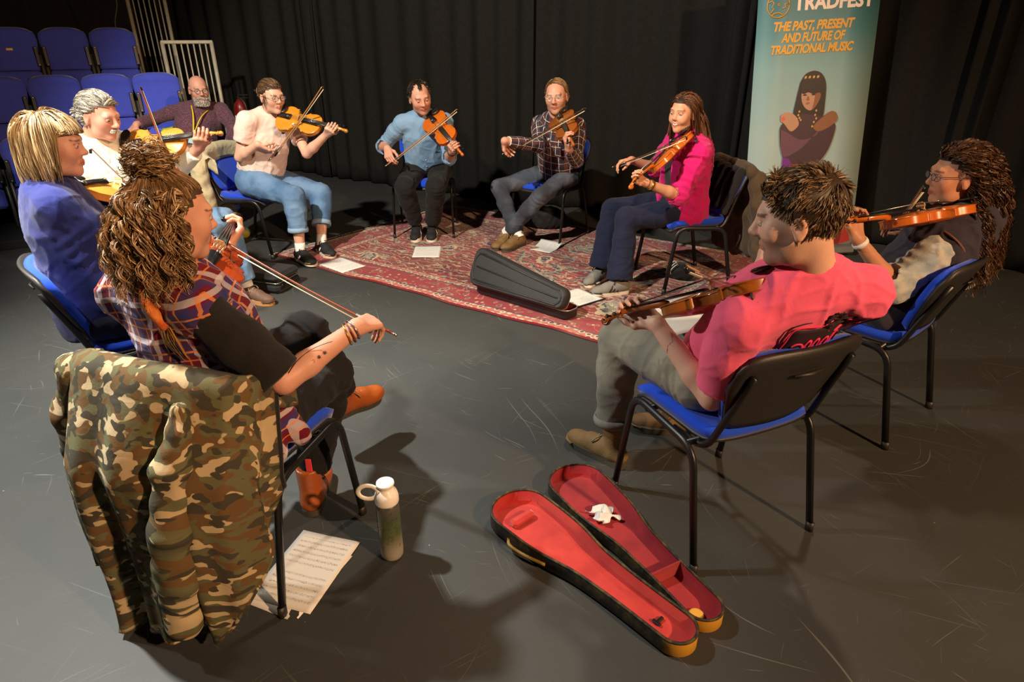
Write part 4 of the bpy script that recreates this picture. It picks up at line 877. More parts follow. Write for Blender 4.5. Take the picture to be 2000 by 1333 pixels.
def make_violin():
    root = empty('violin'); P = {}
    k = len(VO)
    rb = MB(); R = [np.concatenate([VO * [0.975, 1], np.full((k, 1), z)], 1) for z in (0.002, 0.033)]; rb.grid(np.array(R), True); rb.build('ribs', None, root)
    for nm, z, sg, hh in (('top_plate', 0.033, 1, 0.016), ('back_plate', 0.002, -1, 0.014)):
        A = arched(z, sg, hh); mb = MB(); mb.grid(A if sg > 0 else A[:, ::-1], True); n = len(A); mb.add(A[-1] if sg > 0 else A[-1][::-1], [tuple(range(k))]); lip = A[0].copy(); lip[:, 2] = z; lip[:, :2] *= [0.97, 1]; mb.grid(np.array([lip, A[0]] if sg > 0 else [lip[::-1], A[0][::-1]]), True); pl = mb.build(nm, None, root)
        if sg > 0:
            for s in (-1, 1):
                f = catmull([(s * .028, .228), (s * .036, .232), (s * .038, .222), (s * .040, .195), (s * .046, .172), (s * .054, .158), (s * .060, .163), (s * .056, .171)], 5)
                zz = [0.0335 + 0.016 * (1 - (abs(x) / (.056 + .03 * abs(y - .195) / .05)) ** 2.2) * 0.95 + 0.001 for x, y in f]; mb = MB(); mb.tube([(x, y, max(z2, .037)) for (x, y), z2 in zip(f, zz)], [0.0025] + [0.002] * (len(f) - 2) + [0.0028], 5, 0.0012); mb.build('sound_hole', M_EBONY, pl)
    mb = MB(); mb.sheet(np.array([[(x, y, 0.056 + 0.010 * (y - .21) / .27 - 30 * x * x * .12) for x in np.linspace(-w_, w_, 5)] for y, w_ in ((.215, .021), (.35, .0165), (.485, .012))])[::-1], 0.006); mb.build('fingerboard', M_EBONY, root)
    mb = MB(); pts = [(0, .345, .040), (0, .365, .050), (0, .40, .0535), (0, .49, .0600)]; mb.tube(pts, [.014, .0125, .0115, .0115], 10, [.013, .012, .011, .0105]); nk = mb.build('neck', None, root)
    mb = MB(); mb.tube([(0, .485, .060), (0, .52, .058), (0, .545, .052), (0, .56, .045)], [.0105, .010, .009, .008], 8, [.0115, .011, .010, .009])
    sp = [(0, .572 + .0145 * (1 - i / 30) * math.cos(2.2 + i * .42), .046 + .0145 * (1 - i / 30) * math.sin(2.2 + i * .42)) for i in range(26)]
    mb.tube(sp, [0.006 - 0.002 * i / 26 for i in range(26)], 6, [0.010 + .003 * i / 26 for i in range(26)], upv=(0, 0, 1)); mb.build('scroll', None, root)
    for i, (y, s) in enumerate(((.503, 1), (.517, -1), (.531, 1), (.545, -1))):
        mb = MB(); mb.tube([(-s * .014, y, .056), (s * .022, y, .055)], .0032, 6); mb.ball((s * .030, y, .055), (.010, .0035, .0075), 8, 6); mb.build('peg', M_EBONY, root)
    mb = MB(); br = [(-.021, 0), (-.0165, .004), (-.0175, .012), (-.021, .018), (-.019, .026), (-.008, .033), (.006, .033), (.019, .0245), (.021, .018), (.0175, .012), (.0165, .004), (.021, 0), (.012, 0), (.008, .007), (-.008, .007), (-.012, 0)]
    n_ = len(br); mb.add([(x, .193, z + .0475) for x, z in br] + [(x, .1965, z + .0475) for x, z in br], [tuple(range(n_)), tuple(range(n_, 2 * n_))[::-1]] + [(i, n_ + i, n_ + (i + 1) % n_, (i + 1) % n_) for i in range(n_)], False); mb.build('bridge', M_MAPLE, root)
    mb = MB(); mb.sheet(np.array([[(x, y, zz - 20 * x * x) for x in np.linspace(-w_, w_, 5)] for y, w_, zz in ((.006, .010, .044), (.03, .014, .055), (.075, .018, .062), (.118, .022, .066), (.122, .018, .066))])[::-1], 0.006); tp_ = mb.build('tailpiece', M_EBONY, root)
    for x in (-.012, -.004, .004, .012):
        mb = MB(); mb.tube([(x, .12, .0685), (x * 1.35, .195, .0795 - abs(x) * .25), (x * .45, .485, .0725)], .0009, 4); mb.build('string', M_STRING, root)
        if x > 0: mb = MB(); mb.ball((x, .108, .073), (.003, .003, .004), 6, 5); mb.tube([(x, .1, .072), (x, .116, .072)], .0018, 5); mb.build('fine_tuner', M_BOLT, tp_)
    S = SDF(); S.ell((-.052, .028, .058), (.040, .030, .008), k=.01); S.cone((-.03, .004, .050), (.01, .004, .050), .007, .007, .012); S.ell((-.055, .03, .074), (.03, .022, .012), k=.006, op='-'); V, Q = S.mesh(.0035); obj('chin_rest', mesh_np('chin_rest', V, Q), root, M_EBONY)
    mb = MB(); mb.tube(catmull([(-.095, .055, -.030), (-.05, .04, -.040), (0, .036, -.034), (.05, .045, -.028), (.098, .07, -.022)], 4), .006, 6, .014, upv=(0, 0, 1)); sr = mb.build('shoulder_rest', M_REST, root)
    mb = MB()
    for x, y in ((-.095, .055), (.098, .07)): mb.tube([(x, y, -.028), (x * 1.03, y, -.012), (x * 1.03, y, .004)], .0035, 6)
    mb.build('rest_foot', M_BLACKPLASTIC, sr)
    return root
def make_bow():
    root = empty('violin_bow')
    ys = np.linspace(0, .735, 24); z = [.0 - .0085 * math.sin(math.pi * min(1, y / .735)) for y in ys]
    mb = MB(); mb.tube([(0, y, zz) for y, zz in zip(ys, z)], [.0046 - .0017 * y / .735 for y in ys], 8); mb.build('stick', None, root)
    mb = MB(); mb.sheet(np.array([[(x, .075, -.0165), (x, .40, -.0195), (x, .722, -.0185)] for x in np.linspace(-.005, .005, 4)]), .001); mb.build('bow_hair', simple('horsehair', lin(226, 214, 182), 0.55, 0.05), root)
    mb = MB(); mb.box((0, .055, -.0105), (.011, .048, .017), bev=.003); fg = mb.build('frog', M_EBONY, root)
    mb = MB(); mb.ball((0, .055, -.010), (.0065, .0035, .0035), 8, 6); mb.box((0, .079, -.0165), (.0115, .004, .006)); mb.build('silver_mount', M_BOLT, fg)
    mb = MB(); mb.tube([(0, -.012, 0), (0, .004, 0)], .0048, 8); mb.build('screw_button', M_BOLT, root)
    mb = MB(); mb.tube([(0, .735, -.0005), (0, .742, -.009), (0, .732, -.021)], [.0035, .0045, .004], 6, [.0035, .007, .006]); mb.build('tip', M_EBONY, root)
    mb = MB(); mb.tube([(0, .085, -.002), (0, .14, -.003)], .0050, 8); mb.build('grip_winding', simple('silver_winding', lin(150, 146, 138), 0.4, metal=0.7), root)
    return root
VP_ = make_violin(); BP_ = make_bow(); _first = {'v': True, 'b': True}
WOODS = {}
def vwood(key, c1, c2):
    if key not in WOODS: WOODS[key] = wood('violin_varnish_' + key, c1, c2)
    return WOODS[key]
def place_violin(E_, S_, nrm, mat, lab, blab, B0, B1, bmat):
    E_, S_, B0, B1 = (np.array(a, float) for a in (E_, S_, B0, B1))
    y = unit(S_ - E_); z = unit(np.array(nrm, float) - y * np.dot(nrm, y)); x = np.cross(y, z)
    o = VP_ if _first['v'] else copy_tree(VP_); _first['v'] = False; o.matrix_world = frame(x, y, z, E_ - z * 0.04)
    tag(o, lab, 'violin', 'violins being played')
    for ch in o.children:
        if ch.name.split('.')[0] in ('ribs', 'top_plate', 'back_plate', 'neck', 'scroll'):
            if len(ch.data.materials) == 0 or ch.data.materials[0] is None: ch.data.materials.clear(); ch.data.materials.append(mat)
            ch.material_slots[0].link = 'OBJECT'; ch.material_slots[0].material = mat
    # bow: hair side faces the strings
    yb = unit(B1 - B0); zb = unit(z - yb * np.dot(z, yb)); xb = np.cross(yb, zb)
    b = BP_ if _first['b'] else copy_tree(BP_); _first['b'] = False; b.matrix_world = frame(xb, yb, zb, B0); tag(b, blab, 'violin bow', 'violin bows')
    for ch in b.children:
        if ch.name.split('.')[0] == 'stick':
            if len(ch.data.materials) == 0 or ch.data.materials[0] is None: ch.data.materials.clear(); ch.data.materials.append(bmat)
            ch.material_slots[0].link = 'OBJECT'; ch.material_slots[0].material = bmat
    return x, y, z, xb, yb, zb
# joint positions of the seated people (metres)
JT = {
 'w5': {'hipL': (-1.917,5.103,0.571), 'hipR': (-1.985,4.936,0.571), 'kneeL': (-1.529,5.13,0.441), 'kneeR': (-1.623,4.763,0.498), 'ankL': (-1.511,4.921,0.101), 'ankR': (-1.616,4.716,0.102), 'toeL': (-1.398,4.794,0.038), 'toeR': (-1.495,4.599,0.039), 'neck': (-1.802,4.958,1.04), 'head': (-1.723,4.896,1.187), 'shL': (-1.643,5.013,0.985), 'shR': (-1.912,4.825,1.033), 'elL': (-1.509,4.842,0.798), 'elR': (-2.006,4.836,0.772), 'wrL': (-1.336,4.749,0.958), 'wrR': (-1.789,4.781,0.878), 'E': (-1.695,4.878,1.063), 'S': (-1.147,4.679,0.971), 'B0': (-1.784,4.859,0.759), 'B1': (-1.288,4.663,1.27)},
 'm6': {'hipL': (-0.629,5.634,0.548), 'hipR': (-0.82,5.625,0.548), 'kneeL': (-0.613,5.208,0.475), 'kneeR': (-0.869,5.202,0.476), 'ankL': (-0.687,5.402,0.106), 'ankR': (-0.821,5.404,0.106), 'toeL': (-0.675,5.223,0.038), 'toeR': (-0.813,5.225,0.039), 'neck': (-0.715,5.4,0.992), 'head': (-0.715,5.295,1.149), 'shL': (-0.534,5.414,0.963), 'shR': (-0.889,5.389,0.951), 'elL': (-0.506,5.275,0.695), 'elR': (-1.074,5.511,0.745), 'wrL': (-0.468,5.032,0.798), 'wrR': (-0.965,5.269,0.755), 'E': (-0.655,5.324,1.017), 'S': (-0.359,4.875,0.774), 'B0': (-1.003,5.21,0.646), 'B1': (-0.413,5.116,1.082)},
 'm7': {'hipL': (0.461,5.342,0.539), 'hipR': (0.301,5.459,0.539), 'kneeL': (0.213,4.983,0.444), 'kneeR': (-0.109,5.299,0.453), 'ankL': (-0.035,5.141,0.119), 'ankR': (0.053,5.096,0.1), 'toeL': (-0.133,4.985,0.054), 'toeR': (-0.061,4.945,0.039), 'neck': (0.33,5.168,1.002), 'head': (0.33,5.075,1.173), 'shL': (0.502,5.09,0.957), 'shR': (0.212,5.313,0.955), 'elL': (0.476,4.852,0.747), 'elR': (0.208,5.042,0.822), 'wrL': (0.394,4.608,0.855), 'wrR': (0.027,4.86,0.878), 'E': (0.347,5.017,1.058), 'S': (0.418,4.45,0.91), 'B0': (-0.067,4.967,0.776), 'B1': (0.5,4.664,1.132)},
 'w8': {'hipL': (1.162,4.203,0.54), 'hipR': (1.107,4.375,0.541), 'kneeL': (0.755,4.159,0.49), 'kneeR': (0.695,4.382,0.494), 'ankL': (0.717,4.028,0.104), 'ankR': (0.624,4.279,0.102), 'toeL': (0.552,3.982,0.037), 'toeR': (0.521,4.145,0.04), 'neck': (1.128,4.176,0.999), 'head': (1.052,4.133,1.154), 'shL': (1.153,4.013,0.939), 'shR': (1.06,4.331,0.954), 'elL': (1.028,3.951,0.688), 'elR': (1.007,4.517,0.746), 'wrL': (0.811,3.872,0.788), 'wrR': (0.815,4.372,0.82), 'E': (1.062,4.108,1.035), 'S': (0.684,3.739,0.774), 'B0': (0.686,4.424,0.778), 'B1': (0.995,3.813,1.061)},
 'm9': {'hipL': (0.635,1.846,0.566), 'hipR': (0.794,1.957,0.566), 'kneeL': (0.416,2.221,0.534), 'kneeR': (0.693,2.382,0.529), 'ankL': (0.398,2.168,0.116), 'ankR': (0.734,2.371,0.102), 'toeL': (0.289,2.274,0.018), 'toeR': (0.557,2.417,0.04), 'neck': (0.792,1.616,1.003), 'head': (0.705,1.579,1.167), 'shL': (0.619,1.582,0.876), 'shR': (0.969,1.633,0.952), 'elL': (0.607,1.68,0.587), 'elR': (0.97,1.887,0.783), 'wrL': (0.469,1.837,0.776), 'wrR': (0.875,2.124,0.868), 'E': (0.725,1.633,1.002), 'S': (0.297,1.926,0.725), 'B0': (0.875,2.148,0.745), 'B1': (0.457,1.61,1.034)},
 'w10': {'hipL': (1.556,2.535,0.55), 'hipR': (1.679,2.666,0.55), 'kneeL': (1.261,2.809,0.496), 'kneeR': (1.392,2.946,0.496), 'ankL': (1.246,2.823,0.1), 'ankR': (1.377,2.961,0.1), 'toeL': (1.124,2.939,0.04), 'toeR': (1.254,3.077,0.04), 'neck': (1.859,2.519,0.945), 'head': (1.758,2.545,1.087), 'shL': (1.733,2.429,0.861), 'shR': (1.965,2.655,0.935), 'elL': (1.521,2.397,0.677), 'elR': (1.93,2.609,0.658), 'wrL': (1.338,2.388,0.847), 'wrR': (1.817,2.813,0.747), 'E': (1.786,2.518,0.977), 'S': (1.218,2.373,0.919), 'B0': (1.766,2.92,0.766), 'B1': (1.481,2.321,1.093)},
 'w3': {'hipL': (-0.932,1.694,0.54), 'hipR': (-0.759,1.637,0.54), 'kneeL': (-0.715,2.029,0.644), 'kneeR': (-0.648,2.03,0.484), 'ankL': (-0.67,2.214,0.289), 'ankR': (-0.735,1.893,0.115), 'toeL': (-0.567,2.352,0.229), 'toeR': (-0.75,2.044,0.025), 'neck': (-0.933,1.64,1.001), 'head': (-0.865,1.611,1.162), 'shL': (-1.094,1.684,0.93), 'shR': (-0.807,1.519,0.954), 'elL': (-0.967,1.913,0.812), 'elR': (-0.611,1.497,0.746), 'wrL': (-0.991,2.14,0.925), 'wrR': (-0.449,1.682,0.808), 'E': (-0.887,1.763,0.966), 'S': (-1.035,2.334,0.954), 'B0': (-0.356,1.744,0.772), 'B1': (-0.986,2.071,0.978)},
 'w1': {'hipL': (-1.737,2.515,0.568), 'hipR': (-1.647,2.359,0.568), 'kneeL': (-1.383,2.701,0.489), 'kneeR': (-1.289,2.538,0.488), 'ankL': (-1.306,2.743,0.1), 'ankR': (-1.211,2.579,0.1), 'toeL': (-1.159,2.828,0.04), 'toeR': (-1.063,2.664,0.04), 'neck': (-1.76,2.454,1.056), 'head': (-1.688,2.439,1.217), 'shL': (-1.829,2.609,1.034), 'shR': (-1.66,2.318,1.017), 'elL': (-1.633,2.698,0.847), 'elR': (-1.583,2.443,0.777), 'wrL': (-1.584,2.933,0.92), 'wrR': (-1.34,2.465,0.836), 'E': (-1.703,2.546,1.049), 'S': (-1.619,3.113,0.912), 'B0': (-1.324,2.471,0.904), 'B1': (-1.863,2.924,1.13)},
 'm2': {'hipL': (-2.25,3.898,0.546), 'hipR': (-2.282,3.71,0.546), 'kneeL': (-1.825,3.97,0.527), 'kneeR': (-1.86,3.621,0.522), 'ankL': (-1.737,3.932,0.11), 'ankR': (-1.832,3.618,0.1), 'toeL': (-1.572,3.864,0.035), 'toeR': (-1.654,3.582,0.04), 'neck': (-2.339,3.696,1.027), 'head': (-2.241,3.667,1.186), 'shL': (-2.25,3.861,1.016), 'shR': (-2.331,3.522,0.975), 'elL': (-1.989,3.853,0.865), 'elR': (-2.141,3.599,0.754), 'wrL': (-1.793,3.745,1.009), 'wrR': (-1.928,3.516,0.89), 'E': (-2.2,3.73,1.019), 'S': (-1.615,3.741,1.084), 'B0': (-1.806,3.467,0.89), 'B1': (-2.151,3.967,1.314)},
 'm4': {'hipL': (-2.912,6.158,0.532), 'hipR': (-3.067,6.052,0.532), 'kneeL': (-2.588,5.879,0.532), 'kneeR': (-2.702,5.829,0.519), 'ankL': (-2.563,5.864,0.108), 'ankR': (-2.747,5.765,0.104), 'toeL': (-2.594,5.679,0.04), 'toeR': (-2.739,5.573,0.04), 'neck': (-2.903,6.339,0.978), 'head': (-2.857,6.253,1.137), 'shL': (-2.751,6.433,0.95), 'shR': (-3.074,6.294,0.962), 'elL': (-2.59,6.236,0.795), 'elR': (-3.36,6.335,0.876), 'wrL': (-2.583,6.021,0.644), 'wrR': (-3.4,6.076,0.856), 'E': (-2.913,6.001,1.017), 'S': (-2.434,5.678,0.895), 'B0': (-2.997,5.613,0.817), 'B1': (-2.323,5.583,1.119)},
}
# ------------------------------------------------------------------ people
def capd(P, a, b):
    """distance to segment and parameter"""
    ba = b - a; t = np.clip(((P - a) @ ba) / (ba @ ba + 1e-9), 0, 1); return np.linalg.norm(P - a - t[:, None] * ba, axis=1), t
def strand_mesh(paths, w0, w1, cols, ns=2):
    """tapered strands as narrow ribbons; cols (N,3)"""
    N, S, _ = paths.shape; T = np.gradient(paths, axis=1); T /= np.linalg.norm(T, axis=2)[..., None] + 1e-9
    ref = RNG.normal(size=(N, 1, 3)); u = np.cross(T, ref); u /= np.linalg.norm(u, axis=2)[..., None] + 1e-9
    ta = np.linspace(0, 1, S)[None, :, None]; w = (w0 * (1 - ta ** 2) + w1 * ta ** 2) * np.ones((N, 1, 1))
    V = np.stack([paths + u * w, paths - u * w], 2).reshape(-1, 3); idx = np.arange(N * S * 2).reshape(N, S, 2)
    Q = np.stack([idx[:, :-1, 0], idx[:, :-1, 1], idx[:, 1:, 1], idx[:, 1:, 0]], -1).reshape(-1, 4); return V, Q, np.repeat(cols, S * 2, axis=0)
def grow(P, D, steps, seg, grav, g, lift=0.0, curl=0.0, freq=60.0, cen=None, rad=None, clear=None, jit=0.12, flow=None, stiff=0.6, extra=(), fmax=None, hug=0.0, clump=0, tight=.35):
    """P roots, D start directions (local head metres); keeps strands outside the skull ellipsoid and extra spheres"""
    N = len(P); path = [P]; seg = np.asarray(seg) * np.ones(N); d = D.copy(); ph = RNG.uniform(0, 6.28, N); p = P.copy(); core = P.copy()
    ax1 = unit_rows(RNG.normal(size=(N, 3)))
    if clump:
        # strands near one guide share its lock
        gi = RNG.choice(N, min(clump, N), replace=False); near = np.zeros(N, int); best = np.full(N, 9.0)
        for k, g_ in enumerate(gi):
            dd = ((P - P[g_]) ** 2).sum(1); m = dd < best; best[m] = dd[m]; near[m] = g_
        ax1 = unit_rows(ax1[near] + .25 * ax1); ph = ph[near] + RNG.normal(size=N) * .35; d = unit_rows(d[near] * .8 + d * .2) if tight > .2 else unit_rows(d[near] * .55 + d * .45); seg = seg[near] * RNG.uniform(.88, 1.06, N)
        if clear is not None and not np.isscalar(clear): clear = clear[near] * .75 + clear * .25
        core = P[near] * tight + P * (1 - tight); gj = RNG.normal(size=(steps, N, 3))
    for s in range(steps):
        f = flow(core) if flow is not None else 0
        d = unit_rows(stiff * d + (1 - stiff) * (grav * g + f) + (RNG.normal(size=(N, 3)) * jit if not clump else (gj[s][near] * .8 + gj[s] * .25) * jit))
        if hug:
            nn = unit_rows((core - cen) / rad ** 2); dn = np.maximum((d * nn).sum(1), 0) * np.clip((core[:, 2] - .0) / .03, 0, 1); d = unit_rows(d - hug * dn[:, None] * nn)
        core = core + d * seg[:, None]
        if cen is not None:
            q = (core - cen) / rad; r = np.linalg.norm(q, axis=1); cl = 1.0 + (clear if clear is not None else 0.0)
            ins = r < cl; core = np.where(ins[:, None], cen + q / (r[:, None] + 1e-9) * (cl * np.ones(N))[:, None] * rad, core)
        if fmax is not None: core[:, 1] = np.where(core[:, 2] < .052, np.minimum(core[:, 1], fmax + .008 * ax1[:, 0]), core[:, 1])
        for c, rr in extra:
            q = core - c; r = np.linalg.norm(q, axis=1); ins = r < rr; core = np.where(ins[:, None], c + q / (r[:, None] + 1e-9) * rr, core)
        pp = core
        if curl:
            e1 = unit_rows(np.cross(d, ax1)); e2 = np.cross(d, e1); a = ph + freq * seg * (s + 1); k = curl * min(1, (s + 1) / 3)
            pp = core + e1 * (k * np.cos(a))[:, None] + e2 * (k * np.sin(a))[:, None]
        path.append(pp)
    return np.stack(path, 1)
def unit_rows(A): return A / (np.linalg.norm(A, axis=-1, keepdims=True) + 1e-9)
def hairmat(name, rough=0.45, k=1.0):
    t = NT(name); c = t.attr('Col', 'Color'); t.P(Base_Color=c, Roughness=rough); t.b.inputs['Specular IOR Level'].default_value = 0.5 * k
    t.b.inputs['Anisotropic'].default_value = 0.5; return t.m
M_HAIR = hairmat('hair_strands', 0.5); M_HAIRG = hairmat('grey_hair_strands', 0.5)
def skinmat(name):
    t = NT(name); c = t.attr('Col', 'Color'); n = t.noise(90, detail=3); c = t.mix(t.math('MULTIPLY', n, 0.22), c, t.mix(1.0, c, (0.80, 0.55, 0.46, 1), 'MULTIPLY'))
    t.P(Base_Color=c, Roughness=0.5); t.b.inputs['Subsurface Weight'].default_value = 0.12; t.b.inputs['Subsurface Radius'].default_value = (0.012, 0.005, 0.003); t.b.inputs['Subsurface Scale'].default_value = 0.5
    t.b.inputs['Specular IOR Level'].default_value = 0.4; t.bump(t.noise(350, detail=2), 0.12, 0.002); return t.m
M_SKIN = skinmat('skin')
t = NT('eye'); t.P(Base_Color=t.attr('Col', 'Color'), Roughness=0.12); M_EYE = t.m
CEN = np.array([0, -.014, .030]); RAD = np.array([.0775, .0985, .0885])
def head_sdf(S, W, A, s, sp):
    fem = sp['fem']; jw = 0.9 if fem else 1.04; ns = .82 if fem else .95; ny = -.006 if fem else 0.0
    S.ell(W(0, -.012, .028), np.array((.074, .094, .084)) * s, A, k=.02)
    S.ell(W(0, .020, -.030), np.array((.059 * jw, .068, .080)) * s, A, k=.03)
    S.cone(W(-.030 * jw, .022, -.072), W(.030 * jw, .022, -.072), .031 * s, .031 * s, .03)
    S.ell(W(0, .066, -.094), np.array((.023 * jw, .019, .019)) * s, A, k=.028)
    for q in (-1, 1):
        S.ell(W(q * .040, .056, -.020), np.array((.023, .021, .027)) * s, A, k=.03)
        S.ell(W(q * .032, .098, .007), np.array((.018, .016, .0115)) * s, A, k=.014, op='-')
        S.ell(W(q * .0115, .096 + ny, -.0265), np.array((.0080, .0095, .0070)) * s * ns, A, k=.010)
        e = W(q * .0755, -.010, -.004); S.ell(e, np.array((.009, .018, .029)) * s, A, k=.008); S.ell(W(q * .086, -.006, .000), np.array((.007, .011, .017)) * s, A, k=.006, op='-')
        S.ell(W(q * .076, -.006, -.030), np.array((.007, .009, .010)) * s, A, k=.008)
        if sp.get('smile'): S.ell(W(q * .034, .070, -.036), np.array((.017, .016, .015)) * s, A, k=.02)
    S.cone(W(-.034, .075, .026), W(.034, .075, .026), .0125 * s, .0125 * s, .018)
    S.cone(W(0, .082 + ny * .4, .020), W(0, .1060 + ny, -.019), .0080 * s * ns, .0105 * s * ns, .014)
    S.ell(W(0, .106 + ny, -.021), np.array((.0100, .0100, .0085)) * s * ns, A, k=.01)
    for q in (-1, 1):
        sm = sp.get('smile'); S.cone(W(q * (.026 if sm else .021), .074 if sm else .078, -.0490 if sm else -.0540), W(0, .0870, -.0515), .0042 * s, .0052 * s, .008); S.cone(W(q * (.024 if sm else .019), .074 if sm else .078, -.0530 if sm else -.0610), W(0, .0860, -.0660 if sm else -.0630), .0042 * s, .0058 * s, .008)
def head_color(P, base, sp):
    """P in head-local metres -> albedo"""
    C = np.tile(np.array(base[:3]), (len(P), 1)); l, f, u = P[:, 0], P[:, 1], P[:, 2]
    g = lambda d2, s: np.exp(-d2 / (2 * s * s))
    red = g((np.abs(l) - .042) ** 2 + (u + .022) ** 2, .016) * (f > .03) * 0.5 + g(l ** 2 + (u + .022) ** 2, .011) * (f > .09) * .5 + g((np.abs(l) - .078) ** 2 + (u) ** 2, .02) * (np.abs(l) > .07) * .45
    C = C * (1 - red[:, None] * np.array([0.0, .22, .24]))
    lip = (np.abs(l) < .0235) & (np.abs(u + .0575) < .0095 * np.sqrt(np.clip(1 - (l / .025) ** 2, 0, 1)) + .001) & (f > .074)
    C[lip] = C[lip] * np.array([.80, .50, .50]); seam = lip & (np.abs(u + .0575) < .0018); C[seam] *= .55
    brow = (np.abs(np.abs(l) - .032) < .019) & (np.abs(u - (.0275 - 6 * (np.abs(l) - .034) ** 2)) < (.0030 if sp['fem'] else .0042)) & (f > .055)
    bc = np.array(sp['brow'][:3]); C[brow] = C[brow] * .25 + bc * .75
    lash = (np.abs(np.abs(l) - .032) < .015) & (np.abs(u - .0115) < .002) & (f > .07); C[lash] = C[lash] * .35
    if 'stubble' in sp:
        sc, st = sp['stubble']; m = np.clip((-.030 - u + (f - .05) * .25) / .012, 0, 1) * (f > -.02) * (u > -.13) * np.clip((f + .02) / .03, 0, 1); m = np.maximum(m, ((np.abs(l) < .030) & (np.abs(u + .043) < .007) & (f > .07)) * 1.0)
        m[lip] = 0; C = C * (1 - m[:, None] * st) + np.array(sc[:3]) * (m * st)[:, None]
    return C
def hand(S, K, d, n, side, hs, curls, spread=1.0, thumb='grip'):
    """S gets palm+fingers; K = middle of the knuckle line; returns wrist point"""
    d = unit(d); n = unit(n - d * np.dot(n, d)); wv = np.cross(n, d) if side == 'L' else np.cross(d, n)
    wr = K - d * .086 * hs; kn = []
    for (o, pl, segs, r), cu in zip([(.031, .087, (.041, .025, .021), .0092), (.0105, .090, (.045, .029, .022), .0094), (-.0105, .086, (.041, .027, .021), .0089), (-.029, .077, (.032, .021, .019), .0080)], curls):
        k = wr + hs * (d * pl + wv * o * spread - n * .002); S.cone(wr + hs * (d * .010 + wv * o * .45), k, .0145 * hs, .0112 * hs, .014); kn.append(k)
        a = 0; p = k; rr = r * hs
        for sg, c in zip(segs, cu):
            a += math.radians(c); q = p + hs * sg * (d * math.cos(a) + n * math.sin(a)); S.cone(p, q, rr, rr * .90, .0035); p = q; rr *= .90
    b0 = wr + hs * (d * .020 + wv * .018 + n * .004)
    if thumb == 'grip': v1, v2, v3 = (.62, .58, .45), (.75, .10, .62), (.80, -.10, .55)
    elif thumb == 'up': v1, v2, v3 = (.70, .62, .30), (.95, .25, .15), (.95, .05, .10)
    else: v1, v2, v3 = (.66, .70, .20), (.88, .42, .18), (.92, .30, .15)
    p = b0; rr = .0135 * hs
    for v, sg in ((v1, .044), (v2, .034), (v3, .027)):
        v = unit(v); q = p + hs * sg * (d * v[0] + wv * v[1] + n * v[2]); S.cone(p, q, rr, rr * .84, .008); p = q; rr *= .84
    S.cone(wr + hs * (d * .012 + wv * .006), wr + hs * (d * .055 + wv * .022 + n * .004), .016 * hs, .014 * hs, .015)
    return wr
CURL_L = [(28, 62, 38), (34, 66, 42), (40, 68, 42), (46, 68, 44)]; CURL_R = [(30, 42, 25), (42, 40, 25), (46, 40, 25), (40, 45, 30)]; CURL_REST = [(18, 24, 16), (22, 28, 18), (24, 30, 20), (26, 30, 20)]
def region_mesh(S, res, fine):
    """coarse mesh plus finer meshes inside boxes [(lo,hi,res)]"""
    V, Q = S.mesh(res); keep = np.ones(len(Q), bool); out = []; off = 0
    for lo, hi, r in fine:
        ins = ((V > np.array(lo) + 1.2 * res) & (V < np.array(hi) - 1.2 * res)).all(1); keep &= ~ins[Q].all(1)
    used = Q[keep]; ids = np.unique(used); mp = np.full(len(V), -1); mp[ids] = np.arange(len(ids)); Vs = [V[ids]]; Qs = [mp[used]]; off = len(ids)
    for lo, hi, r in fine:
        v, q = S.mesh(r, (lo, hi)); Vs.append(v); Qs.append(q + off); off += len(v)
    return np.concatenate(Vs), np.concatenate(Qs)
class Person:
    pass
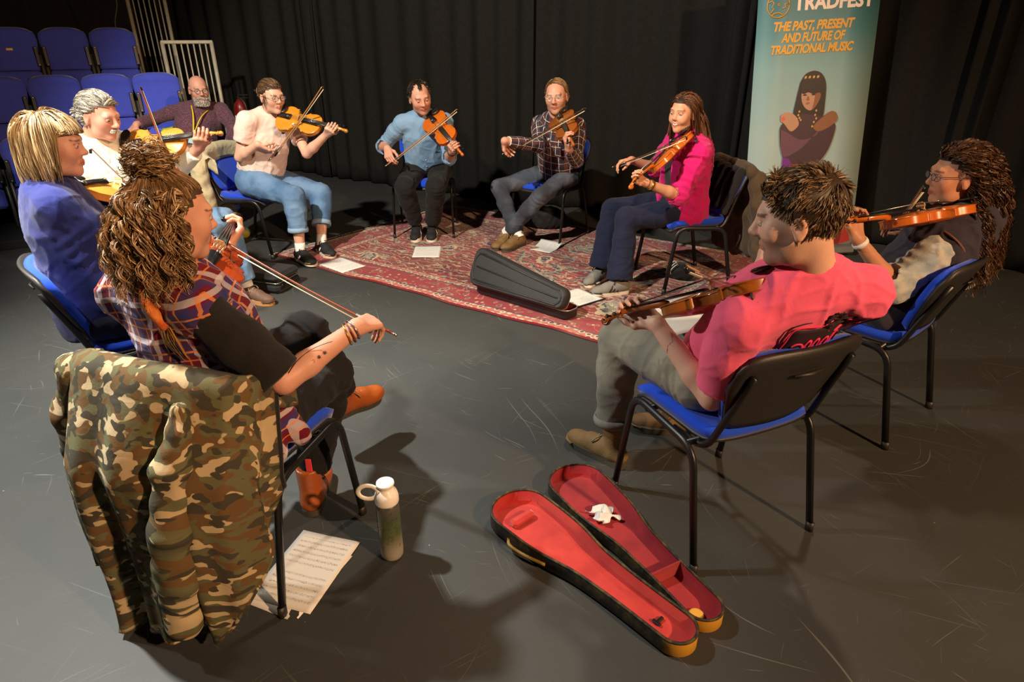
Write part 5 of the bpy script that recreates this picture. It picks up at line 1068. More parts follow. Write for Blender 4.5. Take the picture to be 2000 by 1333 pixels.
def build_person(key, sp):
    p = Person(); p.key = key; p.sp = sp; J = {k: np.array(v) for k, v in JT[key].items()}; p.J = J
    h = sp['h'] / 1.75; b = sp.get('build', 1.0); fem = sp['fem']; p.h = h; hs = (0.92 if fem else 1.0) * sp.get('hand', 1.0)
    hipc = (J['hipL'] + J['hipR']) / 2; p.hipc = hipc
    U_ = unit(J['neck'] - hipc); L_ = J['shL'] - J['shR']; L_ = unit(L_ - U_ * np.dot(L_, U_)); F_ = np.cross(L_, U_); p.A = A = np.array([L_, F_, U_])
    pl = unit(J['hipL'] - J['hipR']); pu = unit(U_ * .6 + np.array([0, 0, 1.])); pl = unit(pl - pu * np.dot(pl, pu)); PA = np.array([pl, np.cross(pl, pu), pu]); p.PA = PA
    root = empty('person', (hipc[0], hipc[1], 0)); tag(root, sp['label'], 'person', 'people in the music circle' if key != 'm4' else None); p.root = root; p.base = np.array([hipc[0], hipc[1], 0])
    hf = unit(sp['face']); hu = np.array(sp.get('up', (0, 0, 1.)), float); hu = unit(hu - hf * np.dot(hu, hf)); hl = np.cross(hu, hf); HA = np.array([hl, hf, hu]); s = sp.get('hs', 0.97 if fem else 1.03); p.hscale = s; p.HA = HA
    hc = J['head'] + np.array(sp.get('hoff', (0, 0, 0))); p.hc = hc
    W = lambda l, f, u: hc + s * (l * HA[0] + f * HA[1] + u * HA[2]); p.W = W
    tl = np.linalg.norm(J['neck'] - hipc)
    # ---- violin, bow and hands
    H = SDF(); wrL, wrR = J['wrL'], J['wrR']
    if sp.get('violin'):
        v = sp['violin']; fr = place_violin(J['E'], J['S'], v['n'], v['mat'], v['lab'], v['blab'], J['B0'], J['B1'], v['bmat']); x, y, z, xb, yb, zb = fr
        g = J['E'] + y * v.get('grip', .465) + z * .0175; K = g + x * .033 + z * .004; d = unit(K - wrL); d = unit(d + z * .35); wrL = hand(H, K, d, -x, 'L', hs, CURL_L, 1.0, 'up')
        Kb = J['B0'] + yb * .055 + zb * .030; d = unit(Kb - wrR); d = unit(d - yb * np.dot(d, yb) * .7 - zb * .25); n = -zb; Kb = Kb - d * .036 - zb * .008; wrR = hand(H, Kb, d, n, 'R', hs, CURL_R, 1.0, 'grip')
    else:
        for sd, wr, dd, nn in (('L', wrL, sp['hdir'][0], sp['hdir'][1]), ('R', wrR, sp['hdir'][2], sp['hdir'][3])): hand(H, wr + unit(dd) * .086 * hs, dd, nn, sd, hs, CURL_REST, 1.0, 'rest')
    p.wrL, p.wrR = wrL, wrR
    # ---- body: one skin surface
    S = SDF(); head_sdf(S, W, HA, s, sp)
    nr = .046 if fem else .052
    S.cone(W(0, -.022, -.050), J['neck'] + U_ * .015 - F_ * .005, nr * s, nr * 1.06, .02); S.cone(J['neck'] + U_ * .01, J['neck'] - U_ * .08, nr * 1.05, .06, .03)
    ins = .016
    for q, sg in (('L', 1), ('R', -1)):
        sh, el, wr = J['sh' + q], J['el' + q], wrL if q == 'L' else wrR
        ar = (1.0 if not fem else .92) * (0.5 + 0.5 * b) * h ** .5
        S.cone(J['neck'] - U_ * .03, sh - U_ * .01, .034, .036 * ar, .03); S.cone(sh, sh * .6 + el * .4, .036 * ar, .042 * ar, .015); S.cone(sh * .6 + el * .4, el, .042 * ar, .038 * ar, .015); mid = el * .68 + wr * .32
        S.cone(el, mid, .038 * ar, .039 * ar, .012); S.cone(mid, wr, .039 * ar, .0255 * ar, .015); S.cone(wr, wr + unit(wr - el) * .005, .0255 * ar, .024 * ar, .01)
        hp, kn, an = J['hip' + q], J['knee' + q], J['ank' + q]
        S.cone(hp, kn, .058 * b, .046 * b, .03); cm = kn * .68 + an * .32; bk = unit(np.cross(np.cross(kn - hp, an - kn), an - kn)); S.cone(kn, cm, .047 * b, .050 * b, .015); S.cone(cm, an, .050 * b, .033 if sp.get('bare') else .027, .02)
        
    S.acone(hipc + U_ * .02, hipc + U_ * .40 * tl / .5, .118 * b, .118 * b, A, 1.5, .04)
    S.extend(H)
    rr = sp.get('res', .0037); bx = lambda c, r: (np.array(c) - r, np.array(c) + r)
    hb = bx(W(0, 0, 0), .135 * s); kl = bx((p.wrL * .35 + (p.wrL + (sp['violin'] and (J['E'] + (J['S'] - J['E']) * .79) - p.wrL if sp.get('violin') else unit(sp['hdir'][0]) * .1)) * .65), .085); kr = bx(p.wrR + (unit((J['B0'] + (J['B1'] - J['B0']) * .08) - p.wrR) if sp.get('violin') else unit(sp['hdir'][2])) * .075, .092)
    V, Q = region_mesh(S, .0118, [(*hb, rr * 1.06), (*kl, .0037), (*kr, .0037)])
    C = np.tile(np.array(sp['skin'][:3]), (len(V), 1)); loc = (V - hc) @ HA.T / s; hm = np.linalg.norm(loc - [0, 0, -.01], axis=1) < .155; C[hm] = head_color(loc[hm], sp['skin'], sp)
    # eyelids belong to the same skin surface
    ev, eq, ec = [], [], []; off = len(V); up_open = sp.get('lid', 22)
    for q in (-1, 1):
        for lo_, hi_ in ((up_open, 88), (-88, -24)):
            n1, n2 = 14, 6
            for i in range(n2):
                el_ = math.radians(lo_ + (hi_ - lo_) * i / (n2 - 1))
                for k in range(n1):
                    az = math.radians(-85 + 170 * k / (n1 - 1)); r = .0137; ev.append(W(q * .032 + r * math.sin(az) * math.cos(el_), .0755 + r * math.cos(az) * math.cos(el_), .0065 + r * .92 * math.sin(el_)))
            o = off + len(ev) - n1 * n2
            for i in range(n2 - 1):
                for k in range(n1 - 1): a_ = o + i * n1 + k; eq.append((a_, a_ + 1, a_ + n1 + 1, a_ + n1) if hi_ < 0 else (a_, a_ + n1, a_ + n1 + 1, a_ + 1))
    lc = np.tile(np.array(sp['skin'][:3]) * .9, (len(ev), 1)); V2 = np.concatenate([V, np.array(ev)]); C2 = np.concatenate([C, lc]); Q2 = np.concatenate([Q, np.array(eq)])
    p.part = lambda name, V_, Q_, mat, parent=None, cols=None, pc=None: _part(p, name, V_, Q_, mat, parent, cols, pc)
    p.body = p.part('body', V2, Q2, M_SKIN, None, C2)
    if sp.get('smile'): mb = MB(); mb.tube([W(-.021, .0800, -.0510), W(-.011, .0895, -.0565), W(0, .0925, -.0588), W(.011, .0895, -.0565), W(.021, .0800, -.0510)], .0012, 6, .0036, upv=tuple(HA[1])); mbpart(p, mb, 'teeth', M_WHITE, p.body)
    gaze = unit(np.array(sp.get('gaze', (0, 1, -.12))))
    for q in (-1, 1):
        mb = MB(); mb.ball((0, 0, 0), .0122 * s, 16, 12, rot=None); E = np.array(mb.v); me_v = E @ np.eye(3)
        dirs = unit_rows(E); cosg = dirs @ gaze; c = np.where((cosg > .96)[:, None], np.array((.01, .01, .01)), np.where((cosg > .88)[:, None], np.array(sp.get('iris', (.10, .07, .04))), np.array((.62, .58, .54))))
        me = mb.mesh('eye'); wv = W(q * .032, .0755, .0065) - p.base + (E @ HA); me.vertices.foreach_set('co', wv.astype(np.float32).ravel()); set_col(me, c); obj('eye', me, p.body, M_EYE)
    return p
def _part(p, name, V, Q, mat, parent=None, cols=None, pc=None):
    me = mesh_np(name, np.asarray(V) - p.base, Q)
    if cols is not None: set_col(me, cols)
    if pc is not None: set_vec(me, pc)
    return obj(name, me, parent or p.root, mat)
def mbpart(p, mb, name, mat, parent=None):
    mb.v = [tuple(np.array(v) - p.base) for v in mb.v]; return mb.build(name, mat, parent or p.root)
def torso_prims(p, S, t, b, hem=0.0):
    """outer torso of a garment, t thicker than the body"""
    J, A, h = p.J, p.A, p.h; U_, F_, L_ = A[2], A[1], A[0]; hc = p.hipc; tl = np.linalg.norm(J['neck'] - hc) / .5; fem = p.sp['fem']; bl = p.sp.get('belly', 0.0)
    fs = p.sp.get('fs', 1.42); c0 = lambda u, f=0.0: hc + U_ * u * tl + F_ * f
    S.acone(c0(-.03, .0), c0(.10, .0), .150 * b + t, .147 * b + t, A, fs, .05); S.acone(c0(.08, .004), c0(.22, .006), .147 * b + t + bl * .5, .145 * b + t + bl * .3, A, fs, .06)
    if bl: S.ell(c0(.15, .05), np.array((.11, .09, .12)) * b + t, A, k=.08)
    S.acone(c0(.22, .006), c0(.36, .0), .145 * b + t, .150 * b + t, A, fs, .06); S.acone(c0(.36, .0), c0(.435, -.006), .148 * b + t, .110 + t, A, fs, .06)
    for q in ('L', 'R'):
        sh = J['sh' + q] - L_ * (.012 if q == 'L' else -.012) - U_ * .006; S.cone(J['neck'] - U_ * .040, sh, .046 + t * .6, .044 + t * .7, .05)
        S.cone(J['neck'] + U_ * .012 - F_ * .010, sh, .040 + t * .2, .036 + t * .5, .05)
    if fem:
        for q in (-1, 1): S.ell(hc + U_ * .305 * tl + F_ * .062 + L_ * q * .062, np.array((.062, .048, .062)) * p.sp.get('bust', 1) + t * .5, A, k=.07)
def arm_prims(p, S, t, q, upto, cuff=None, scale=1.0, end=1.0):
    """sleeve along upper arm and forearm until upto (0..1 upper arm, 1..2 forearm)"""
    J = p.J; sh, el, wr = J['sh' + q], J['el' + q], p.wrL if q == 'L' else p.wrR; b = p.sp.get('build', 1.0); ar = (1.0 if not p.sp['fem'] else .92) * (0.5 + 0.5 * b) * scale
    if upto <= 1:
        c = sh + (el - sh) * upto; m_ = sh + (c - sh) * .5; S.cone(sh, m_, .036 * ar + t * .8, .046 * ar + t, .05); S.cone(m_, c + unit(el - sh) * .03, .046 * ar + t, (.043 + .006 * end) * ar + t, .03); S.cut(c, el - sh, .004, near=(c + unit(el - sh) * .05, .10)); return c, unit(el - sh)
    c = el + (wr - el) * (upto - 1); S.cone(sh, sh * .65 + el * .35, .038 * ar + t * .8, .046 * ar + t, .04); S.cone(sh * .65 + el * .35, el, .046 * ar + t, .041 * ar + t, .03); f = upto - 1
    S.cone(el, c + unit(wr - el) * .02, .042 * ar + t, (.041 - .013 * f) * ar + t * end, .02); S.cut(c, wr - el, .004, near=(c + unit(wr - el) * .045, .075 if upto > 1.25 else .056)); return c, unit(wr - el)
def cloth_mesh(p, S, res, amp=.005, freq=22, seed=0, joints=(), fine=.0016):
    """mesh with soft folds; sharper folds gather around the joints"""
    V, Q = S.mesh(res); N = vnormals(V, Q); f1 = nz(V * np.array([1, 1, .6]), 30, seed + 11); f2 = nz(V * np.array([.8, .8, 1.2]), 44, seed + 17)
    cr = np.maximum(0, 1 - np.abs(f1) * 1.9) ** 2 + .7 * np.maximum(0, 1 - np.abs(f2) * 2.1) ** 2; d = amp * .7 * nz(V, freq, seed) + amp * 1.15 * (cr - .35) * np.clip(.75 + .6 * nz(V, 6, seed + 2), .1, 1.3) + fine * nz(V, freq * 2.6, seed + 5)
    for c, ax, r, a in joints:
        q = V - c; al = q @ unit(ax); per = np.linalg.norm(q - np.outer(al, unit(ax)), axis=1); wgt = np.exp(-(al / r) ** 2) * (per < .13)
        w2 = np.clip(.35 + .9 * nz(V, 9, seed + 4), 0, 1.2); d += wgt * a * .8 * w2 * np.sin(al * (2 * math.pi / .042) + 5.0 * nz(V, 8, seed + 2) + 2.5 * nz(V, 17, seed + 9))
    return V + N * d[:, None], Q, N
def garment_pc(p, V):
    """cloth coordinates: across/up on the torso, around/along on the arms"""
    A, J = p.A, p.J; q = V - p.hipc; pc = np.stack([q @ A[0], q @ A[2], q @ A[1]], -1)
    back = (q @ A[1]) < 0
    for s in ('L', 'R'):
        sh, el, wr = J['sh' + s], J['el' + s], p.wrL if s == 'L' else p.wrR
        for a, b_, o in ((sh, el, 0.0), (el, wr, np.linalg.norm(el - sh))):
            dd, t = capd(V, a, b_); tt = ((V - a) @ unit(b_ - a)); m = (dd < .085) & ((V - sh) @ unit(el - sh) > .045) & (t > 0 if o else t > .12) if o == 0 else (dd < .075) & (tt > 0)
            ax = unit(b_ - a); e1 = unit(np.cross(ax, A[1])); e2 = np.cross(ax, e1); r = V - a; ang = np.arctan2(r @ e2, r @ e1); pc[m] = np.stack([ang * .06, o + tt, 0 * tt], -1)[m]
    return pc
def trousers(p, mat, t=.014, upto=.93, hem=.0, waist=.13, b=None, res=.0098, amp=.0045, flare=0.0, name='trousers', knee=.004, taper=0.0, cuffroll=None, seed=3):
    J = p.J; b = b or p.sp.get('build', 1.0); S = SDF(); PA, A = p.PA, p.A; hc = p.hipc
    S.ell(hc + PA[2] * .015 - PA[1] * .01, np.array((.155 * b + t, .118 * b + t, .105 + t * .5)), PA, k=.03); S.ell(hc + A[2] * .09, np.array((.140 * b + t, .098 * b + t, .10)), A, k=.05)
    js = []; ends = []
    for q in ('L', 'R'):
        hp, kn, an = J['hip' + q], J['knee' + q], J['ank' + q]; sd = unit(J['hip' + q] - hc)
        S.cone(hp + sd * .012 - PA[2] * .005, kn, .083 * b + t, .054 * b + t, .03); c = kn + (an - kn) * upto; dn = unit(an - kn); cm = kn + (c - kn) * .35
        S.cone(kn, cm, .054 * b + t, .053 * b + t, .03); S.cone(cm, c + dn * .03, .053 * b + t, (.046 - taper) * b + t + flare, .03); ends.append((c, dn))
        js += [(kn, an - kn, .06, knee), (c, dn, .07, .003), (hp + unit(kn - hp) * .05, kn - hp, .05, .004)]
    for c, dn in ends: S.cut(c, dn, .003, near=(c + dn * .05, .115 + flare))
    S.cut(hc + A[2] * waist, A[2], .004, near=(hc + A[2] * (waist + .15), .30))
    V, Q, N = cloth_mesh(p, S, res, amp, 20, seed, js); o = p.part(name, V, Q, mat)
    if cuffroll:
        for c, dn in ends:
            mb = MB(); e1 = unit(np.cross(dn, (0.3, 0.8, 0.1))); e2 = np.cross(dn, e1); r = (.046 - taper) * b + t + flare + .003
            mb.tube([c - dn * .018 + (e1 * math.cos(a) + e2 * math.sin(a)) * r for a in np.linspace(0, 2 * math.pi, 28)[:-1]], .006, 6, .020, closed=True, upv=tuple(e1)); mbpart(p, mb, 'turned_up_cuff' if cuffroll == 1 else 'frayed_hem', mat if cuffroll == 1 else cuffroll, o)
    return o
def shoes(p, up_mat, sole_mat, L=.27, boot=0.0, lace_mat=None, stripe=None, toe_mat=None, sock=None, name='shoe', nsole=.024):
    J = p.J
    for q in ('L', 'R'):
        an, to, kn = J['ank' + q], J['toe' + q], J['knee' + q]; f = to - an
        if to[2] < .09: up = np.array([0, 0, 1.]); f[2] = 0; f = unit(f); z0 = .012 if on_rug_pt(to) else 0.0; o = np.array([an[0], an[1], z0])
        else:
            f = unit(f); up = unit((kn - an) - f * np.dot(kn - an, f)); f = unit((to - an) + up * .065); up = unit((kn - an) - f * np.dot(kn - an, f)); o = an - up * .100
        x = np.cross(f, up); P = lambda a, s_, u: o + f * a * L / .27 + x * s_ + up * u; FA = np.array([x, f, up]); S = SDF()
        S.cone(P(-.045, 0, .048), P(.03, 0, .050), .036, .038, .02); S.cone(P(.03, 0, .050), P(.095, .004, .042), .040, .040, .02); S.ell(P(.145, .004, .034), np.array((.044, .062, .034)), FA, k=.025)
        S.cone(P(-.02, 0, .06), P(-.012, 0, .088 + boot), .040, .041 + boot * .05, .025); S.cone(P(.02, 0, .07), P(.085, 0, .055), .034, .032, .02)
        S.cut(P(0, 0, .014), -up, .004); S.cut(P(-.01, 0, .098 + boot), up, .006, near=(P(-.01, 0, .15 + boot), .08))
        V, Q = S.mesh(.0068); N = vnormals(V, Q); V = V + N * (0.0015 * nz(V, 60, 4))[:, None]; sh = p.part(name, V, Q, up_mat)
        out = catmull([(-.078, 0), (-.066, .030), (-.02, .036), (.04, .037), (.10, .047), (.155, .046), (.190, .026), (.200, .004), (.192, -.020), (.16, -.040), (.10, -.042), (.04, -.036), (-.02, -.034), (-.066, -.028), (-.078, 0)], 3)[:-1]
        mb = MB(); k = len(out); A_ = np.array([P(a, s_ * (1 if q == 'R' else -1) * -1, .001) for a, s_ in out]); B_ = np.array([P(a * 1.0, s_ * (1 if q == 'R' else -1) * -1.03, nsole + .010 * max(0, (a - .13) / .07) + .004 * (a < -.03)) for a, s_ in out])
        mb.grid(np.array([A_, B_]), True); mb.add(A_, [tuple(range(k))]); mb.add(B_, [tuple(range(k))[::-1]]); mbpart(p, mb, 'sole', sole_mat, sh)
        if lace_mat:
            mb = MB()
            for i in range(4):
                a = .030 + i * .022; u = .1045 - .30 * (a - .02); mb.tube([P(a - .004, -.028, u - .016), P(a, -.012, u + .0005), P(a + .006, .012, u + .0005), P(a + .010, .028, u - .016)], .0034, 5)
            mb.tube(catmull([P(.022, 0, .106), P(.040, .03, .105), P(.058, .038, .082), P(.036, .008, .104), P(.045, -.03, .104), P(.062, -.038, .080)], 4), .0030, 5); mbpart(p, mb, 'lace', lace_mat, sh)
        if stripe:
            m_, kind = stripe
            for sd in (-1, 1):
                mb = MB()
                if kind == 'three':
                    for i in range(3): a = .018 + i * .028; mb.tube([P(a + .018, sd * .0425, .030), P(a + .004, sd * .0415, .052), P(a - .010, sd * .034, .074)], .0016, 5, .0055, upv=tuple(x))
                else: mb.tube([P(-.020, sd * .041, .030), P(.012, sd * .0415, .064), P(.035, sd * .0435, .034), P(.062, sd * .0415, .064)], .0018, 5, .0085, upv=tuple(x))
                mbpart(p, mb, 'side_stripe', m_, sh)
        if toe_mat:
            mb = MB(); mb.tube([P(.150, -.044, .030), P(.185, -.028, .030), P(.200, 0, .031), P(.187, .03, .030), P(.150, .048, .030)], .004, 6, .012, upv=tuple(up)); mbpart(p, mb, 'toe_guard', toe_mat, sh)
        if sock:
            mb = MB(); d = unit(kn - an); s0 = an + up * (.0 + boot * .5); e1 = unit(np.cross(d, f)); e2 = np.cross(d, e1); mb.grid(np.array([[s0 + d * a + (e1 * math.cos(w_) + e2 * math.sin(w_)) * r for w_ in np.linspace(0, 2 * math.pi, 20)[:-1]] for a, r in ((-.03, .040), (0, .041), (.03, .0395), (sock[1], .0385), (sock[1] + .002, .034))]), True); mbpart(p, mb, 'sock', sock[0])
def on_rug_pt(q):
    r = np.array(q[:2]) - RA; M = np.array([RU, RV]).T; uvv = np.linalg.solve(M, r); return -.02 < uvv[0] < RL + .02 and -.02 < uvv[1] < RW + .02
def ringtube(p, c, ax, r, rt, name, mat, parent=None, flat=None, n=26, tilt=None):
    ax = unit(ax); e1 = unit(np.cross(ax, (0.31, 0.77, 0.21))); e2 = np.cross(ax, e1); mb = MB(); mb.tube([np.array(c) + (e1 * math.cos(a) + e2 * math.sin(a)) * r for a in np.linspace(0, 2 * math.pi, n)[:-1]], rt, 6, flat, closed=True, upv=tuple(e1)); return mbpart(p, mb, name, mat, parent)
def glasses(p, mat, r=(.0215, .0165), round_=False, rim=.0014):
    W = p.W; mb = MB()
    for q in (-1, 1):
        mb.tube([W(q * .0315 + r[0] * math.cos(a), .0975 - .006 * abs(math.cos(a)) * 0 - .10 * (r[0] * math.cos(a) * q) ** 1 * .12, .005 + r[1] * math.sin(a)) for a in np.linspace(0, 2 * math.pi, 22)[:-1]], rim, 5, closed=True)
        mb.tube([W(q * (.0315 + r[0]), .095, .009), W(q * .072, .080, .011), W(q * .079, .02, .010), W(q * .080, -.012, .006)], rim, 5)
    mb.tube([W(-.0315 + r[0], .098, .008), W(0, .102, .011), W(.0315 - r[0], .098, .008)], rim, 5); o = mbpart(p, mb, 'glasses_frame', mat)
    for q in (-1, 1):
        mb = MB(); c = W(q * .0315, .0972, .005); ring = [W(q * .0315 + r[0] * .95 * math.cos(a), .0972, .005 + r[1] * .95 * math.sin(a)) for a in np.linspace(0, 2 * math.pi, 17)[:-1]]; mb.add(ring, [tuple(range(16))]); mbpart(p, mb, 'lens', M_LENS, o)
t = NT('clear_lens'); t.b.inputs['Alpha'].default_value = 0.12; t.P(Base_Color=(1, 1, 1, 1), Roughness=0.05); M_LENS = t.m
# ---- hair
def scalp(N, mask, off=0.0):
    d = unit_rows(RNG.normal(size=(N * 4, 3))); P = CEN + d * (RAD + off); P = P[mask(P)][:N]; d = unit_rows((P - CEN) / RAD ** 2); return P, d
def capmesh(mask, off, n=40, m=28):
    V = []; Q = []
    for i in range(m + 1):
        a = math.pi * i / m
        for k in range(n): t_ = 2 * math.pi * k / n; V.append(CEN + (RAD + off) * np.array((math.sin(a) * math.cos(t_), math.sin(a) * math.sin(t_), math.cos(a))))
    V = np.array(V)
    for i in range(m):
        for k in range(n): l = (k + 1) % n; Q.append((i * n + k, (i + 1) * n + k, (i + 1) * n + l, i * n + l))
    Q = np.array(Q); ok = mask(V[Q].mean(1)); return V, Q[ok]
def hairline(fr=.070, ft=.078, nape=-.085, temple=.0):
    """mask: above a line from the forehead over the temple to the nape"""
    def m(P):
        l, f, u = P[:, 0], P[:, 1], P[:, 2]; front = f - .012 - (u - .0) * .0
        line = np.where(f > .03, ft - (.075 - f) * .35 - temple * np.clip((np.abs(l) - .02) / .04, 0, 1), np.where(f > -.005, .018 + (f) * .9, nape + (np.clip(-f, 0, .1) - .0) * -.15 + .05 * np.exp(-((f + .012) / .02) ** 2)))
        return u > line
    return m
def cols(N, c1, c2, c3=None, p3=.15):
    a = RNG.uniform(0, 1, (N, 1)) ** 1.2; C = np.array(c1[:3]) * (1 - a) + np.array(c2[:3]) * a
    if c3 is not None: m = RNG.uniform(size=N) < p3; C[m] = np.array(c3[:3])
    return C
def finish_hair(p, pieces, mat=None, name='hair', parent=None, local=True):
    Vs, Qs, Cs = [], [], []; o = 0
    for V, Q, C in pieces:
        if local: V = p.hc + p.hscale * (V @ p.HA)
        Vs.append(V); Qs.append(Q + o); Cs.append(C); o += len(V)
    return p.part(name, np.concatenate(Vs), np.concatenate(Qs), mat or M_HAIR, parent, np.concatenate(Cs))
# ------------------------------------------------------------------ the people, one by one
SK_FAIR, SK_PINK, SK_WARM, SK_TAN = lin(222, 176, 152), lin(216, 160, 136), lin(206, 150, 118), lin(196, 140, 108)
BR_DK, BR_MID, BR_LT, BR_GREY = lin(52, 36, 26), lin(84, 58, 40), lin(120, 92, 64), lin(120, 112, 102)
M_JEANLT = cloth('light_blue_denim', lin(98, 132, 172), 0.14, 0.35, 900, 0.05, c2=lin(128, 160, 194), c2scale=5); M_JEANMID = cloth('mid_blue_denim', lin(78, 112, 152), 0.12, 0.35, 900, 0.05, c2=lin(110, 144, 182), c2scale=5)
M_JEANGREY = cloth('washed_charcoal_denim', lin(58, 62, 72), 0.15, 0.35, 900, 0.05, c2=lin(84, 90, 102), c2scale=6); M_JEANDK = cloth('dark_indigo_denim', lin(27, 31, 52), 0.15, 0.3, 900, 0.05)
M_BLKTROUS = cloth('black_trouser_cloth', lin(30, 29, 30), 0.15, 0.3, 800, 0.05); M_GREYTROUS = cloth('faded_grey_green_canvas', lin(122, 122, 112), 0.12, 0.4, 700, 0.05, c2=lin(146, 142, 126), c2scale=7)
M_PALEPINK = cloth('pale_pink_jersey', lin(240, 214, 202), 0.04, 0.35, 700, 0.1); M_CHAMBRAY = cloth('light_blue_chambray', lin(128, 164, 198), 0.08, 0.4, 900, 0.1)
M_FUCHSIA = cloth('fuchsia_knit', lin(200, 22, 104), 0.10, 0.45, 500, 0.15); M_HOTPINK = cloth('hot_pink_jersey', lin(240, 98, 134), 0.05, 0.3, 700, 0.1); M_BLKTEE = cloth('faded_black_jersey', lin(36, 33, 32), 0.12, 0.35, 700, 0.1)
M_NAVYJKT = cloth('navy_blue_cotton', lin(29, 38, 102), 0.12, 0.45, 700, 0.15); M_CREAM = cloth('cream_fleece', lin(238, 232, 214), 0.05, 0.35, 500, 0.2); M_CORD = cloth('brown_corduroy', lin(140, 122, 92), 0.12, 0.2, 600, 0.1)
M_VEST = cloth('dark_plum_grey_gilet', lin(56, 52, 62), 0.15, 0.5, 600, 0.1); M_SWEAT = cloth('marl_grey_wool', lin(186, 184, 172), 0.08, 0.4, 350, 0.3, c2=lin(150, 160, 160), c2scale=22)
M_PLUM = cloth('speckled_plum_cotton', lin(78, 44, 58), 0.15, 0.35, 700, 0.1, c2=lin(120, 88, 100), c2scale=150); M_SOCK = cloth('white_rib_sock', lin(236, 234, 228), 0.04, 0.2, 500, 0.1)
M_BLKSHOE = simple('black_suede', lin(28, 28, 30), 0.8, 0.2, 80, bump=0.2, bscale=200); M_WSOLE = simple('off_white_rubber', lin(228, 218, 198), 0.6, 0.05, 20); M_GUM = simple('gum_rubber', lin(190, 140, 92), 0.6, 0.1, 20)
M_TANBOOT = simple('tan_nubuck', lin(124, 96, 58), 0.75, 0.25, 26, bump=0.3, bscale=120); M_BROWNBOOT = simple('brown_walking_leather', lin(92, 66, 50), 0.65, 0.25, 30, bump=0.3, bscale=120); M_COGNAC = simple('cognac_leather', lin(164, 84, 34), 0.35, 0.18, 22, bump=0.12, bscale=90)
M_DSOLE = simple('dark_rubber', lin(72, 68, 56), 0.8, 0.15, 40); M_LACE = simple('brown_lace', lin(150, 128, 92), 0.8); M_BLACE = simple('black_lace', lin(20, 20, 22), 0.8); M_GREYSHOE = simple('grey_mesh', lin(120, 118, 112), 0.8, 0.2, 120)
M_SILVER = simple('silver', lin(205, 200, 190), 0.25, 0.05, 20, metal=0.9); M_GOLDM = simple('gold_metal', lin(214, 170, 90), 0.3, 0.05, 20, metal=0.9); M_DKFRAME = simple('dark_spectacle_frame', lin(40, 28, 24), 0.3)
def plaid(name, base, lines, size=.07, dark=None):
    """tartan from cloth coordinates: lines = [(offset, width, colour, strength, axis)]"""
    t = NT(name); q = t.attr('pc'); s3 = t.n('SeparateXYZ'); t.link(q, s3.inputs[0]); wob = t.math('MULTIPLY', t.noise(6, detail=1), 0.02)
    X = t.math('ADD', s3.outputs[0], wob); Y = t.math('ADD', s3.outputs[1], wob); c = base
    if not isinstance(c, bpy.types.NodeSocket): c = t.mix(t.noise(14), base, tuple(x * .8 for x in base[:3]) + (1,))
    for off, wd, col, st, axis in lines:
        m = t.math('MODULO', t.math('ADD', X if axis == 0 else Y, 10 * size + off), size); f = t.math('MULTIPLY', t.math('LESS_THAN', m, wd), st); c = t.mix(f, c, col)
    t.P(Base_Color=c, Roughness=0.9); t.b.inputs['Specular IOR Level'].default_value = 0.15; t.b.inputs['Sheen Weight'].default_value = 0.1; t.bump(t.math('ADD', t.noise(11, detail=2, dist=0.9), t.math('MULTIPLY', t.noise(600), .1)), 0.4, 0.02); return t.m
def both(off, wd, c, st): return [(off, wd, c, st, 0), (off * 1.3, wd, c, st, 1)]
M_CHECK = plaid('navy_rust_check', lin(52, 54, 70), both(0.0, .028, lin(120, 58, 48), .65) + both(.045, .016, lin(40, 42, 60), .7) + both(.036, .0045, lin(232, 224, 210), .85), .066)
M_TARTAN = plaid('red_blue_flannel', lin(112, 22, 44), both(.0, .034, lin(44, 52, 108), .72) + both(.046, .015, lin(222, 214, 216), .5) + both(.072, .005, lin(214, 130, 60), .85) + both(.014, .004, lin(214, 130, 60), .7), .10)
ORANGE_V = vwood('orange', lin(196, 92, 22), lin(216, 118, 36)); AMBER_V = vwood('amber', lin(204, 128, 30), lin(224, 156, 52)); RED_V = vwood('red', lin(160, 58, 22), lin(182, 78, 34)); BROWN_V = vwood('brown', lin(146, 78, 26), lin(172, 98, 36)); HONEY_V = vwood('honey', lin(214, 140, 50), lin(228, 160, 74))
STICK_R = wood('pernambuco', lin(120, 52, 22), lin(146, 70, 32), .3, False); STICK_D = wood('dark_bow_stick', lin(60, 34, 20), lin(86, 50, 30), .3, False); STICK_L = wood('pale_bow_stick', lin(176, 120, 66), lin(196, 142, 84), .3, False)
grav = lambda p: p.HA @ np.array([0, 0, -1.])
def collar_ring(p, name, mat, r=.062, h_=.028, drop=.0, fwd=.0, parent=None, back=.01):
    """band around the neck base, lower at the front"""
    J, A = p.J, p.A; c = J['neck'] + A[2] * (.022 - drop) ; mb = MB(); G = []
    for v in np.linspace(0, 1, 4):
        row = []
        for a in np.linspace(0, 2 * math.pi, 31)[:-1]:
            f, l = math.cos(a), math.sin(a); rr = r * (1 - .10 * v); row.append(c + A[1] * (f * rr * 1.02 + fwd - .006) + A[0] * l * rr * 1.08 + A[2] * (v * h_ - .035 * max(0, f) ** 1.5 - .006 * 0))
        G.append(row)
    mb.grid(np.array(G), True); G2 = np.array(G)[::-1] * 1.0; cc = c; mb.grid(cc + (G2 - cc) * np.array([.95, .95, 1.0]), True); return mbpart(p, mb, name, mat, parent)

